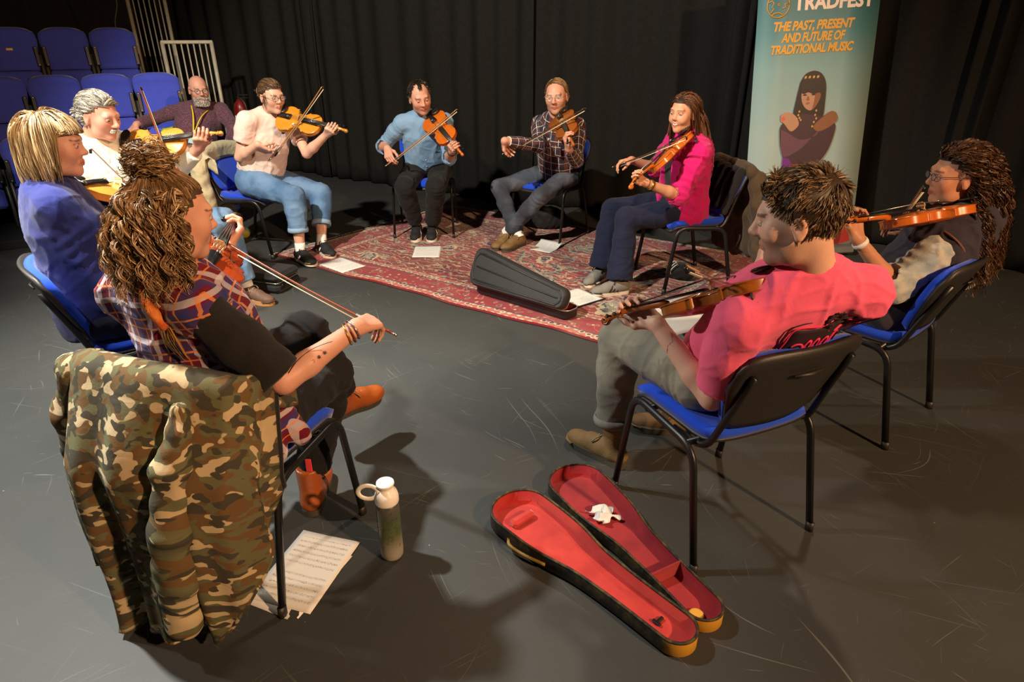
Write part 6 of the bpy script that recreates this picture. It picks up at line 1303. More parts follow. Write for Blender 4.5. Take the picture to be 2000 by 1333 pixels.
# ---------- player in the pale pink T-shirt
p = build_person('w5', dict(h=1.66, fem=True, build=1.10, face=(.76, -.62, -.14), up=(-.05, 0, 1), skin=SK_FAIR, bare=True, brow=BR_MID, lid=14, bust=.95, label='person in a pale pink T-shirt and cropped jeans playing violin',
    violin=dict(n=(.10, -.72, .66), mat=AMBER_V, lab='amber violin held by the player in the pale pink T-shirt', blab='pale bow held upright by the player in the pale pink T-shirt', bmat=STICK_L)))
S = SDF(); torso_prims(p, S, .012, 1.0)
for q in 'LR': c, d = arm_prims(p, S, .016, q, .55, end=1.6)
S.cut(p.hipc + p.A[2] * .075, -p.A[2], .004); V, Q, N = cloth_mesh(p, S, .008, .005, 22, 1, [(p.hipc + p.A[2] * .12, p.A[2], .06, .005)]); tee = p.part('t_shirt', V, Q, M_PALEPINK); collar_ring(p, 'neckband', M_PALEPINK, .060, .012, .012, .0, tee)
mb = MB(); cc = p.hipc + p.A[2] * .335 + p.A[1] * .148 + p.A[0] * .06
for i in range(4): mb.tube([cc + p.A[0] * (.012 * i - .02) + p.A[2] * .008 * math.sin(i * 2), cc + p.A[0] * (.012 * i - .012) + p.A[2] * (.012 + .006 * math.cos(i)) - p.A[1] * .002, cc + p.A[0] * (.012 * i - .006) + p.A[2] * .004], .0022, 5)
mbpart(p, mb, 'red_emblem', simple('red_print', lin(200, 50, 70), .7), tee)
trousers(p, M_JEANMID, .016, .66, b=1.12, waist=.16, name='cropped_jeans', knee=.003, cuffroll=cloth('frayed_pale_denim', lin(140, 166, 194), .1, .3, 300)); shoes(p, M_BLKSHOE, M_WSOLE, .25, 0, M_BLACE, (M_WHITE, 'n'), M_GUM, (M_SOCK, .055))
mb = MB(); wc = p.hipc + p.A[2] * .13; mb.tube([wc + p.A[0] * math.cos(a) * .168 + p.A[1] * math.sin(a) * .122 for a in np.linspace(0, 2 * math.pi, 40)[:-1]], .005, 6, .016, closed=True, upv=tuple(p.A[0])); mbpart(p, mb, 'belt', simple('dark_green_belt', lin(30, 40, 34), .6))
glasses(p, M_DKFRAME, (.0225, .0185))
msk = hairline(ft=.072, nape=-.075); P, D = scalp(2600, msk); B = np.array([0, -.108, .030]); part_ = np.sign(P[:, :1] + 1e-6)
fl = lambda c: unit_rows(B - c) * 1.0
pa = grow(P, unit_rows(D * .15 + np.array([0, -1, -.1]) + part_ * np.array([.5, 0, 0]) * (P[:, 1:2] > .0)), 9, .013, 0.0, grav(p), cen=CEN, rad=RAD, clear=RNG.uniform(.03, .09, len(P)), jit=.05, flow=fl, stiff=.45)
N_ = 1400; rd = unit_rows(RNG.normal(size=(N_, 3))); bp = B + np.array([0, -.022, -.012]) + rd * .026; pb = grow(bp, unit_rows(np.cross(rd, RNG.normal(size=(N_, 3)))), 9, .008, 0, grav(p), jit=.2, flow=lambda c: unit_rows(np.cross(c - (B + [0, -.022, -.012]), [0, .4, 1])) - .6 * unit_rows(c - (B + [0, -.022, -.012])), stiff=.6)
N2 = 40; lo = np.stack([RNG.choice([-1, 1], N2) * RNG.uniform(.066, .078, N2), RNG.uniform(-.005, .035, N2), RNG.uniform(.0, .04, N2)], -1); pl_ = grow(lo, np.tile([0, .1, -1.], (N2, 1)), 9, .012, 1.0, grav(p), jit=.15, stiff=.8, cen=CEN, rad=RAD, clear=.06)
cv, cq = capmesh(msk, .003); c1, c2 = lin(70, 48, 34), lin(128, 94, 66)
finish_hair(p, [(cv, cq, np.tile(np.array(c1[:3]) * .55, (len(cv), 1))), strand_mesh(pa, .0024, .0014, cols(len(pa), c1, c2)), strand_mesh(pb, .0026, .0016, cols(len(pb), c1, c2)), strand_mesh(pl_, .0014, .0005, cols(N2, c1, c2))])
mb = MB(); bc = p.hc + p.hscale * (np.array([0, -.114, .026]) @ p.HA); mb.tube([bc + (p.HA[0] * math.cos(a) + p.HA[2] * math.sin(a)) * (.027 + .004 * math.sin(a * 9)) for a in np.linspace(0, 2 * math.pi, 50)[:-1]], .009, 6, closed=True, upv=tuple(p.HA[1])); mbpart(p, mb, 'scrunchie', cloth('pink_scrunchie', lin(226, 176, 170), .1, .3, 200))

# ---------- player in the light blue shirt
p = build_person('m6', dict(h=1.76, fem=False, build=1.03, face=(.36, -.88, -.30), up=(-.16, 0, 1), skin=SK_PINK, brow=BR_DK, lid=10, gaze=(-.1, 1, -.1), stubble=(lin(96, 70, 58), .25), label='person in a light blue shirt and black trousers playing violin',
    violin=dict(n=(-.30, -.72, .62), mat=ORANGE_V, lab='orange violin held by the player in the light blue shirt', blab='bow drawn across by the player in the light blue shirt', bmat=STICK_L)))
S = SDF(); torso_prims(p, S, .014, 1.03); js = []
for q in 'LR': c, d = arm_prims(p, S, .014, q, 1.02 if q == 'R' else 1.12, end=1.2); js += [(p.J['el' + q] * .8 + p.J['sh' + q] * .2, p.J['el' + q] - p.J['sh' + q], .10, .004)]
S.cut(p.hipc + p.A[2] * .01, -p.A[2], .004); V, Q, N = cloth_mesh(p, S, .008, .005, 20, 2, js + [(p.hipc + p.A[2] * .12, p.A[2], .07, .004)]); shirt = p.part('shirt', V, Q, M_CHAMBRAY); collar_ring(p, 'collar', M_CHAMBRAY, .066, .034, .008, .004, shirt)
for q in 'LR':
    f = .0 if q == 'R' else .10; wr = p.wrL if q == 'L' else p.wrR; c = p.J['el' + q] + (wr - p.J['el' + q]) * f; ringtube(p, c, wr - p.J['el' + q], .0535, .008, 'rolled_cuff', M_CHAMBRAY, shirt, .020)
mb = MB()
for i in range(6):
    c = p.hipc + p.A[2] * (.06 + .062 * i); f = p.A[1] * (.128 + .006 * math.sin(i)); mb2 = MB(); mb2.lathe([(.006, 0), (.006, .002), (.003, .003)], 10, c + f, np.array([p.A[0], p.A[2], p.A[1]]).T); mbpart(p, mb2, 'button', M_OFFWHITE, shirt)
trousers(p, M_BLKTROUS, .018, .90, b=1.05, taper=.004); shoes(p, M_BLKSHOE, M_WSOLE, .275, 0, M_BLACE, (M_WHITE, 'three'))
def m6mask(P): l, f, u = P[:, 0], P[:, 1], P[:, 2]; return hairline(ft=.09, nape=-.085)(P) & ((f < .028) | (np.abs(l) < .012)) & ~((u > .098) & (f > .012) & (np.abs(l) > .016)) & (u > -.085)
P, D = scalp(2600, m6mask); pa = grow(P, unit_rows(D * .35 + np.array([0, .35, -.35])), 4, .0045, .3, grav(p), cen=CEN, rad=RAD, clear=.02, jit=.25, stiff=.7); cv, cq = capmesh(m6mask, .002); c1, c2 = lin(34, 26, 22), lin(66, 50, 40)
finish_hair(p, [(cv, cq, np.tile(np.array(c1[:3]) * .55, (len(cv), 1))), strand_mesh(pa, .0022, .0010, cols(len(pa), c1, c2))])
ringtube(p, p.wrL * .85 + p.J['elL'] * .15, p.wrL - p.J['elL'], .030, .004, 'watch_strap', M_BLACKPLASTIC, None, .011)

# ---------- player in the checked shirt
p = build_person('m7', dict(h=1.82, fem=False, build=.94, face=(-.26, -.95, -.12), up=(-.06, 0, 1), skin=SK_PINK, brow=BR_LT, lid=16, stubble=(lin(150, 110, 80), .35), label='person in a checked shirt and grey jeans with ankles crossed playing violin',
    violin=dict(n=(-.52, -.30, .80), mat=BROWN_V, lab='brown violin held by the player in the checked shirt', blab='bow held out low by the player in the checked shirt', bmat=STICK_D)))
S = SDF(); torso_prims(p, S, .012, .96); js = []
for q in 'LR': c, d = arm_prims(p, S, .012, q, 1.9, end=.8); js += [(p.J['el' + q], p.J['el' + q] - p.J['sh' + q], .08, .004), (p.J['el' + q] * .5 + (p.wrL if q == 'L' else p.wrR) * .5, (p.wrL if q == 'L' else p.wrR) - p.J['el' + q], .07, .003)]
S.cut(p.hipc + p.A[2] * .0, -p.A[2], .004); V, Q, N = cloth_mesh(p, S, .008, .005, 20, 4, js + [(p.hipc + p.A[2] * .12, p.A[2], .07, .004)]); shirt = p.part('checked_shirt', V, Q, M_CHECK, None, None, garment_pc(p, V)); o = collar_ring(p, 'collar', cloth('navy_rust_collar', lin(70, 56, 62), .2, .2, 300), .064, .034, .008, .004, shirt)
for i in range(6):
    c = p.hipc + p.A[2] * (.05 + .062 * i) + p.A[1] * .118; mb2 = MB(); mb2.lathe([(.006, 0), (.006, .002), (.003, .003)], 10, c, np.array([p.A[0], p.A[2], p.A[1]]).T); mbpart(p, mb2, 'button', M_OFFWHITE, shirt)
for q in (-1, 1):
    mb = MB(); c = p.hipc + p.A[2] * .335 + p.A[0] * q * .075 + p.A[1] * .122; mb.box(c, (.085, .004, .09), rot=np.array([p.A[0], p.A[1], p.A[2]]).T, bev=.002); pk = mbpart(p, mb, 'breast_pocket', M_CHECK, shirt); set_vec(pk.data, np.array([[v.co.x, v.co.z, 0] for v in pk.data.vertices]) * 1.0)
trousers(p, M_JEANGREY, .010, .94, b=.95, taper=.006, knee=.003); shoes(p, M_TANBOOT, M_DSOLE, .285, .03, M_LACE, None, M_DSOLE, (M_SOCK, .045), nsole=.030)
glasses(p, M_SILVER, (.0225, .017), rim=.0011)
def m7mask(P): l, f, u = P[:, 0], P[:, 1], P[:, 2]; return hairline(ft=.100, nape=-.085, temple=-.004)(P) & ~((f > .045) & (u < .105))
P, D = scalp(2600, m7mask); sd = np.where(P[:, :1] > -.02, 1.0, -1.0); pa = grow(P, unit_rows(D * .35 + np.concatenate([sd * .8, -.3 + 0 * sd, -.1 + 0 * sd], 1)), 6, np.where(P[:, 2] > .05, .0085, .0035), .3, grav(p), cen=CEN, rad=RAD, clear=RNG.uniform(.01, .05, len(P)), jit=.05, stiff=.75, hug=.9); cv, cq = capmesh(m7mask, .002); c1, c2 = lin(112, 82, 50), lin(176, 142, 96)
finish_hair(p, [(cv, cq, np.tile(np.array(c1[:3]) * .55, (len(cv), 1))), strand_mesh(pa, .0022, .0010, cols(len(pa), c1, c2))])

# ---------- player in the fuchsia cardigan
p = build_person('w8', dict(h=1.66, fem=True, build=1.08, face=(-.74, -.66, -.06), up=(.03, 0, 1), skin=SK_WARM, brow=BR_DK, lid=2, smile=True, label='smiling person in a fuchsia cardigan and dark flared jeans playing violin',
    violin=dict(n=(-.50, .34, .80), mat=ORANGE_V, lab='orange-brown violin held by the smiling player in fuchsia', blab='dark bow held by the smiling player in fuchsia', bmat=STICK_D)))
S = SDF(); torso_prims(p, S, .0, .98); S.cut(p.hipc + p.A[2] * .07, -p.A[2], .004); V, Q, N = cloth_mesh(p, S, .009, .003, 20, 2); p.part('black_top', V, Q, M_BLKTEE)
S = SDF(); torso_prims(p, S, .024, 1.08); js = []
J, A = p.J, p.A
for q in 'LR': c, d = arm_prims(p, S, .020, q, 1.12, end=.8); js += [(J['el' + q] * .75 + J['sh' + q] * .25, J['el' + q] - J['sh' + q], .09, .007), (J['el' + q], J['el' + q] - J['sh' + q], .05, .005)]
for s_ in (-1, 1): S.cone(p.hipc + A[2] * .10 + A[0] * s_ * .15 + A[1] * .03, p.hipc - A[2] * .065 + A[0] * s_ * .165 + A[1] * .10, .045, .018, .03); S.cone(p.hipc + A[2] * .08 + A[0] * s_ * .12 - A[1] * .07, p.hipc - A[2] * .05 + A[0] * s_ * .13 - A[1] * .10, .05, .025, .04)
S.ell(p.hipc + A[2] * .0 - A[1] * .01, np.array((.196, .158, .13)), A, k=.05); S.ell(p.hipc + A[2] * .16 + A[1] * .18, np.array((.062, .115, .34)), A, k=.02, op='-'); S.cut(p.hipc - A[2] * .085, -A[2], .004)
V, Q, N = cloth_mesh(p, S, .0088, .006, 18, 6, js + [(p.hipc + A[2] * .06, A[2], .12, .004)]); p.part('cardigan', V, Q, M_FUCHSIA)
trousers(p, M_JEANDK, .016, .99, b=1.06, flare=.028, name='flared_jeans', knee=.003); shoes(p, M_GREYSHOE, M_WSOLE, .25, 0, M_BLACE, (simple('black_stripe', lin(20, 20, 22), .7), 'three'), M_BLKSHOE)
d = p.wrL - J['elL']; ringtube(p, p.wrL - unit(d) * .035, d, .0285, .003, 'watch_bracelet', M_GOLDM, None, .012); ringtube(p, p.wrL - unit(d) * .005, d, .026, .0022, 'hair_tie', M_BLACKPLASTIC)
msk = hairline(ft=.074, nape=-.085); P, D = scalp(3800, msk); sd = np.clip((P[:, :1] - .012) / .012, -1, 1); base_ = np.concatenate([sd * .7, -.35 + 0 * sd, .05 + 0 * sd], 1)
nb = p.HA @ (p.J['neck'] - p.hc) / p.hscale; ex_ = [(nb + p.HA @ (A[0] * s_ * .09 - A[2] * .03), .082) for s_ in (-1, 1)] + [(nb + p.HA @ (-A[2] * .10), .115)]
pa = grow(P, unit_rows(D * .25 + base_), 17, RNG.uniform(.018, .024, len(P)), 1.0, grav(p), cen=CEN, rad=RAD, clear=RNG.uniform(.03, .13, len(P)), jit=.05, stiff=.72, flow=lambda c: np.array([0, -.15, 0]), extra=ex_, fmax=.030, hug=.6, clump=300)
cv, cq = capmesh(msk, .003); c1, c2 = lin(56, 32, 20), lin(120, 74, 42); finish_hair(p, [(cv, cq, np.tile(np.array(c1[:3]) * .55, (len(cv), 1))), strand_mesh(pa, .0020, .0009, cols(len(pa), c1, c2))])

# ---------- player in the hot pink T-shirt, back to the camera
p = build_person('m9', dict(h=1.78, fem=False, build=1.0, res=.003, face=(-.86, .44, -.22), up=(-.02, 0, 1), skin=SK_FAIR, brow=BR_MID, lid=4, gaze=(0, 1, -.4), stubble=(lin(80, 58, 44), .55), label='person in a hot pink T-shirt seen from behind playing violin', hoff=(.012, .0, .0),
    violin=dict(n=(-.14, .48, .86), mat=BROWN_V, lab='brown violin held by the player in the hot pink T-shirt', blab='bow pointing at the camera from the player in the hot pink T-shirt', bmat=STICK_L)))
J, A = p.J, p.A; S = SDF(); torso_prims(p, S, .016, 1.08)
for q in 'LR': c, d = arm_prims(p, S, .020, q, .80 if q == 'L' else .85, end=1.4)
S.cut(p.hipc - A[2] * .03, -A[2], .004); V, Q, N = cloth_mesh(p, S, .0065, .0065, 13, 7, [(J['shL'] * .6 + J['elL'] * .4, J['elL'] - J['shL'], .10, .004), (p.hipc + A[2] * .10, A[2], .08, .004)], .001); tee = p.part('t_shirt', V, Q, M_HOTPINK); collar_ring(p, 'neckband', M_HOTPINK, .068, .016, .010, .0, tee)
# back print: pieces laid on the cloth surface
TV, TN = V, N
def on_back(x, u):
    u = .345 + (u - .155) * .92; x = x - .10 * (u - .30)
    q = TV - p.hipc; m = (q @ A[1]) < -.02; d2 = (q @ A[0] - x) ** 2 + (q @ A[2] - u) ** 2; d2[~m] = 9; k = np.argsort(d2)[:6]; w_ = 1 / (d2[k] + 1e-5); w_ /= w_.sum(); return (TV[k] * w_[:, None]).sum(0) - A[1] * .0035 + A[0] * (x - (TV[k] - p.hipc) @ A[0] @ w_) + A[2] * (u - (TV[k] - p.hipc) @ A[2] @ w_)
M_PRINT = simple('dark_shirt_print', lin(44, 20, 28), .8, .1); M_PRINTP = simple('pink_shirt_print', lin(226, 50, 100), .8, .05)
def backpatch(name, quad, mat, n=8, lift=0.0):
    G = np.zeros((n, n, 3)); a_, b_, c_, d_ = [np.array(q) for q in quad]
    for i in range(n):
        for k in range(n): s_, t_ = i / (n - 1), k / (n - 1); q = (a_ * (1 - s_) + b_ * s_) * (1 - t_) + (d_ * (1 - s_) + c_ * s_) * t_; G[i, k] = on_back(*q) - A[1] * lift
    mb = MB(); mb.sheet(G, .0012); return mbpart(p, mb, name, mat, tee)
def backline(name, pts, r, mat, lift=.001):
    mb = MB(); P_ = catmull([on_back(*q) - A[1] * lift for q in pts], 4); mb.tube(P_, r, 5, .0014, upv=tuple(np.cross(A[1], A[2]))); return mbpart(p, mb, name, mat, tee)
X0 = -.055
backpatch('print_panel', [(X0 + .125, .155), (X0 - .125, .155), (X0 - .125, .265), (X0 + .125, .265)], M_PRINT)
backline('print_border', [(X0 + .125, .155), (X0 + .128, .21), (X0 + .127, .272), (X0 + .06, .276), (X0 + .03, .28)], .004, M_PRINTP, .002); backline('print_border', [(X0 - .125, .155), (X0 - .128, .21), (X0 - .127, .272), (X0 - .06, .276), (X0 - .03, .28)], .004, M_PRINTP, .002)
backline('print_border', [(X0 + .136, .15), (X0 + .138, .21), (X0 + .137, .282), (X0, .288), (X0 - .137, .282), (X0 - .138, .21), (X0 - .136, .15)], .003, M_PRINT, .001)
rg = random.Random(4)
for i in range(12):
    a = i / 12 * 6.28; backline('print_scribble', [(X0 + .012 + .030 * math.cos(a), .292 + .028 * math.sin(a)), (X0 + .012 + .018 * math.cos(a + 1.2), .292 + .020 * math.sin(a + 1.2)), (X0 + .012 + .034 * math.cos(a + .7), .292 + .032 * math.sin(a + .7))], .0028, M_PRINT, .002)
for k, (cx, w_) in enumerate(((.085, .020), (.05, .013), (.022, .013), (-.008, .013), (-.05, .018))):
    backline('print_letter', [(X0 + cx + w_, .165), (X0 + cx + w_ * .6, .205), (X0 + cx, .215), (X0 + cx - w_ * .6, .20), (X0 + cx - w_ * .4, .168)] if k else [(X0 + cx + w_ * math.cos(a), .185 + .022 * math.sin(a)) for a in np.linspace(.5, 5.6, 9)], .0052, M_PRINTP, .0026)
backline('print_swash', [(X0 - .03, .222), (X0 - .055, .232), (X0 - .07, .226), (X0 - .09, .243), (X0 - .11, .24)], .0045, M_PRINTP, .0026)
trousers(p, M_GREYTROUS, .020, .86, b=1.02, knee=.004, cuffroll=1, res=.0075, amp=.005, name='canvas_trousers'); shoes(p, M_TANBOOT, M_DSOLE, .285, .085, M_LACE, None, M_TANBOOT, nsole=.030)
msk = hairline(ft=.066, nape=-.080); P, D = scalp(7800, msk); cr = np.array([.01, -.075, .085]); away = unit_rows(P - cr); tang = unit_rows(away - D * (away * D).sum(1, keepdims=True))
fr_ = np.clip((P[:, 1:2] - .02) / .03, 0, 1); side_ = np.clip((.045 - P[:, 2:3]) / .05, 0, 1); near_cr = np.exp(-((P - cr) ** 2).sum(1, keepdims=True) / (2 * .028 ** 2)); dir0 = D * (.22 + .22 * fr_ - .16 * side_ + .5 * near_cr) + tang * (1 - .9 * fr_) + fr_ * np.array([.35, -.25, .45]) + .75 * np.stack([nz(P, 85, 1), nz(P, 85, 2), nz(P, 85, 3)], -1) * (1 - .5 * side_) + RNG.normal(size=D.shape) * .12
pa = grow(P, unit_rows(dir0), 6, np.where(P[:, 2] < -.015, .0055, np.clip(.0042 + .024 * (P[:, 2] - .02), .0038, .0058)), np.where(P[:, 2:3] < -.015, .9, .12), grav(p), cen=CEN, rad=RAD, clear=.02, jit=.07, stiff=.88, hug=.18, clump=1100, tight=.05); cv, cq = capmesh(msk, .004); c1, c2 = lin(74, 56, 40), lin(156, 126, 92)
finish_hair(p, [(cv, cq, np.tile(np.array(c1[:3]) * .55, (len(cv), 1))), strand_mesh(pa, .0014, .0005, cols(len(pa), c1, c2))])
# sheet of music lying across the lap
lapc = (J['hipR'] * .35 + J['kneeR'] * .65) + np.array([0, 0, .090]); kd = unit((J['kneeR'] - J['hipR']) * [1, 1, .3]); kx = unit(np.cross(kd, (0, 0, 1))); G = np.array([[lapc + kx * a - kd * b_ + np.array([0, 0, -.45 * (a - .02) ** 2 - .02 * b_ + .004 * math.sin(9 * a)]) for b_ in np.linspace(-.19, .12, 10)] for a in np.linspace(-.20, .06, 12)])
mb = MB(); mb.sheet(G[::-1], .0008); tag(mb.build('sheet_music', M_PAPER), 'white sheet lying across the lap of the player in hot pink', 'sheet music', 'sheets of music')

# ---------- curly-haired player at the right
p = build_person('w10', dict(h=1.65, fem=True, build=1.0, face=(-.97, .20, -.06), skin=SK_TAN, brow=BR_DK, lid=14, label='person with long curly hair, glasses and a dark gilet playing violin', hoff=(-.012, 0, -.005),
    violin=dict(n=(.06, .40, .90), mat=ORANGE_V, lab='orange violin held by the curly-haired player at the right', blab='bow of the curly-haired player, seen beyond the violin', bmat=STICK_R)))
J, A = p.J, p.A; S = SDF(); js = []
for q in 'LR': c, d = arm_prims(p, S, .030, q, 1.10, end=.9); js += [(J['el' + q] * .7 + J['sh' + q] * .3, J['el' + q] - J['sh' + q], .09, .006)]
V, Q, N = cloth_mesh(p, S, .0085, .005, 18, 3, js); p.part('sweater_sleeves', V, Q, M_SWEAT)
S = SDF(); torso_prims(p, S, .026, 1.02)
S.ell(p.hipc - A[1] * .06 + A[2] * .10, np.array((.205, .11, .19)), A, k=.06); S.ell(p.hipc + A[2] * .25 - A[1] * .05, np.array((.185, .10, .15)), A, k=.06); S.ell(p.hipc - A[2] * .02 - A[1] * .03, np.array((.215, .16, .12)), A, k=.05); S.cut(p.hipc - A[2] * .10, -A[2], .004); V, Q, N = cloth_mesh(p, S, .0088, .006, 17, 8, [(p.hipc + A[2] * .15, A[2], .12, .005)]); vest = p.part('gilet', V, Q, M_VEST); collar_ring(p, 'stand_collar', M_VEST, .070, .045, .010, .006, vest); collar_ring(p, 'pale_neckline', M_SWEAT, .060, .052, .006, .008, vest)
ringtube(p, J['shL'] + (J['elL'] - J['shL']) * .10, J['elL'] - J['shL'], .074, .004, 'armhole_piping', simple('rust_piping', lin(120, 74, 52), .8), vest)
mb = MB(); zc_ = p.hipc + A[0] * .17 + A[1] * .05; mb.tube([zc_ + A[2] * .02, zc_ - A[2] * .05 + A[1] * .02], .004, 5); mbpart(p, mb, 'gold_zip', M_GOLDM, vest)
trousers(p, M_JEANMID, .012, .93, b=1.0); shoes(p, M_BLKSHOE, M_WSOLE, .245, 0, M_BLACE)
d = p.wrL - J['elL']; ringtube(p, p.wrL - unit(d) * .02, d, .0275, .0035, 'white_watch_strap', M_WHITE, None, .011); d2 = p.wrR - J['elR']; ringtube(p, p.wrR - unit(d2) * .01, d2, .0265, .003, 'bracelet', M_COGNAC)
glasses(p, M_DKFRAME, (.020, .0135))
msk = hairline(ft=.074, nape=-.085); P, D = scalp(5600, msk); ex_ = [(p.HA @ (p.J['neck'] - p.hc) / p.hscale + p.HA @ (A[0] * s_ * .08 - A[2] * .05), .085) for s_ in (-1, 1)] + [(p.HA @ (p.J['neck'] - p.hc - A[2] * .16) / p.hscale, .135)]
bk = np.array([0, -1.0, 0.05]); pa = grow(P, unit_rows(D * .5 + bk * .6), 22, RNG.uniform(.014, .023, len(P)), 1.0, grav(p), cen=CEN, rad=RAD, clear=RNG.uniform(.03, .30, len(P)), jit=.07, stiff=.70, curl=.0085, freq=100, flow=lambda c: np.where(c[:, 2:3] > -.01, np.array([0, -.9, .1]), np.array([0, -.08, 0])), extra=ex_, fmax=-.005, hug=.5, clump=330, tight=.22)
cv, cq = capmesh(msk, .003); c1, c2 = lin(40, 26, 18), lin(104, 66, 38); finish_hair(p, [(cv, cq, np.tile(np.array(c1[:3]) * .55, (len(cv), 1))), strand_mesh(pa, .0018, .0008, cols(len(pa), c1, c2))])

# ---------- player in the flannel shirt, nearest on the left
p = build_person('w3', dict(h=1.68, fem=True, build=1.04, res=.0032, hand=1.02, face=(.74, .64, -.16), skin=SK_PINK, brow=BR_DK, lid=12, label='person with a messy bun and sleeveless flannel shirt playing violin, nearest the camera',
    violin=dict(n=(.55, -.42, .72), mat=RED_V, lab='red-brown violin mostly hidden beyond the messy-haired player\'s face', blab='long bow stretched out by the messy-haired player in flannel', bmat=STICK_R)))
J, A = p.J, p.A; S = SDF()
for q in 'LR': arm_prims(p, S, .022, q, .95, end=1.5)
S.cone(J['shL'], J['shR'], .055, .055, .03); V, Q, N = cloth_mesh(p, S, .0080, .004, 18, 3, [(J['shR'] * .4 + J['elR'] * .6, J['elR'] - J['shR'], .10, .003)]); p.part('black_t_shirt', V, Q, M_BLKTEE)
S = SDF(); torso_prims(p, S, .022, 1.08)
for q in 'LR': S.cone(J['sh' + q], J['sh' + q] + (J['el' + q] - J['sh' + q]) * .03, .055, .055, .03)
S.cone(p.hipc + A[2] * .06 - A[0] * .13 + A[1] * .02, p.hipc - A[2] * .06 - A[0] * .17 + A[1] * .06, .055, .026, .04); S.cone(p.hipc - A[1] * .08 + A[2] * .04, p.hipc - A[1] * .10 - A[2] * .05, .09, .06, .04); S.cone(p.hipc - A[0] * .16 + A[2] * .08, p.hipc - A[0] * .235 - A[2] * .055 + A[1] * .03, .06, .030, .04); S.cone(p.hipc - A[0] * .15 - A[1] * .04 + A[2] * .06, p.hipc - A[0] * .22 - A[2] * .06 - A[1] * .06, .06, .035, .04)
S.cut(p.hipc - A[2] * .085, -A[2], .004); V, Q, N = cloth_mesh(p, S, .0065, .006, 16, 9, [(p.hipc + A[2] * .12, A[2], .10, .005)]); p.part('flannel_shirt', V, Q, M_TARTAN, None, None, garment_pc(p, V) * np.array([1, 1, 0]))
trousers(p, M_BLKTROUS, .014, .90, b=1.02, res=.008); shoes(p, M_COGNAC, M_DSOLE, .25, .085, M_LACE, nsole=.022)
mb = MB(); q_ = J['ankR'] + np.array([.02, -.05, .10]); mb.box(q_, (.022, .006, .055), bev=.003); mbpart(p, mb, 'red_boot_tab', simple('red_tab', lin(226, 60, 60), .6))
# scarf: twisted roll round the neck with fringed ends
M_SCARF = cloth('orange_rust_scarf', lin(190, 84, 36), .25, .5, 200, .1, c2=lin(214, 130, 60), c2scale=26); c = J['neck'] + A[2] * .03
pts = [c + A[1] * math.cos(a) * .074 + A[0] * math.sin(a) * .086 + A[2] * (.006 * math.sin(3 * a) - .020 * max(0, math.cos(a))) for a in np.linspace(0, 2 * math.pi, 40)[:-1]]; mb = MB(); mb.tube(pts, [.020 + .005 * math.sin(i * 1.3) for i in range(39)], 8, [.026 + .004 * math.cos(i * 1.9) for i in range(39)], closed=True, upv=tuple(A[2])); sc2 = mbpart(p, mb, 'scarf', M_SCARF)
kn0 = c - A[1] * .112 - A[0] * .095 - A[2] * .010; pts = [kn0 + A[2] * .01, kn0 - A[1] * .020 - A[2] * .03 - A[0] * .010, kn0 - A[1] * .018 - A[2] * .075 - A[0] * .016, kn0 - A[1] * .010 - A[2] * .105 - A[0] * .018]; mb = MB(); mb.tube(catmull(pts, 4), [.018] * 4 + [.024] * 5 + [.026] * 4, 8, [.014] * 13); mbpart(p, mb, 'scarf_end', M_SCARF, sc2)
fr_ = MB()
for i in range(13):
    a = kn0 - A[1] * .014 - A[2] * .105 - A[0] * (.018 + (i - 6) * .004); L_ = random.uniform(.05, .11); fr_.tube(catmull([a, a - A[2] * L_ * .5 - A[0] * random.uniform(-.01, .02) - A[1] * .006, a - A[2] * L_ + A[0] * random.uniform(-.02, .02)], 3), .0022, 5)
for i in range(9):
    a = c - A[1] * .09 + A[0] * (-.02 + i * .012) - A[2] * .012; L_ = random.uniform(.03, .07); fr_.tube(catmull([a, a - A[2] * L_ * .5 - A[1] * .012 + A[0] * random.uniform(-.01, .01), a - A[2] * L_ - A[1] * .008], 3), .0020, 5)
o = mbpart(p, fr_, 'scarf_fringe', cloth('ochre_fringe', lin(164, 118, 50), .2, .2, 200), sc2); o['kind'] = 'stuff'
d = p.wrR - J['elR']
for i, (m_, r_) in enumerate(((M_SILVER, .030), (simple('bead_brown', lin(120, 70, 40), .5), .0315), (M_GOLDM, .031))): ringtube(p, p.wrR - unit(d) * (.012 + .012 * i), d + np.array([.05 * i, -.04, 0]), r_, .0026, 'bracelet', m_)
mb = MB(); f0 = J['elR'] + (p.wrR - J['elR']) * .42; ax_ = unit(d); out_ = unit(np.cross(ax_, (0, 0, 1))); out_ = unit(out_ * (1 if out_[1] < 0 else -1) + np.array([0, 0, .55]))
out_ = unit(out_ - ax_ * np.dot(out_, ax_))
for i in range(3):
    for k in range(3): a = k * 2.1; e = np.cross(ax_, out_); cpt = f0 + ax_ * (.020 * i - .02) + out_ * .0372; mb.tube([cpt - (ax_ * math.cos(a) + e * math.sin(a)) * .0055, cpt + (ax_ * math.cos(a) + e * math.sin(a)) * .0055], .0011, 4)
mb.tube([f0 + ax_ * x_ + (out_ * math.cos(t_) + np.cross(ax_, out_) * math.sin(t_)) * (.0385 - .02 * x_) for x_, t_ in zip(np.linspace(-.09, .055, 14), -.30 - .5 * np.cos(np.linspace(-1.5, 1.5, 14)))], .0011, 4); mbpart(p, mb, 'arm_tattoo', simple('tattoo_ink', lin(66, 52, 50), .6), p.body)
msk = hairline(ft=.078, nape=-.080); P, D = scalp(7200, msk); nb = p.HA @ (J['neck'] - p.hc) / p.hscale; ex_ = [(nb + p.HA @ (-A[2] * .07), .092)]
low = (P[:, 2] < .074) & (P[:, 1] < .012); bun = np.array([-.005, -.050, .140]); Pl, Dl = P[low], D[low]; upm = (P[:, 2] > .048) | (P[:, 1] > .012); Pu, Du = P[upm], D[upm]
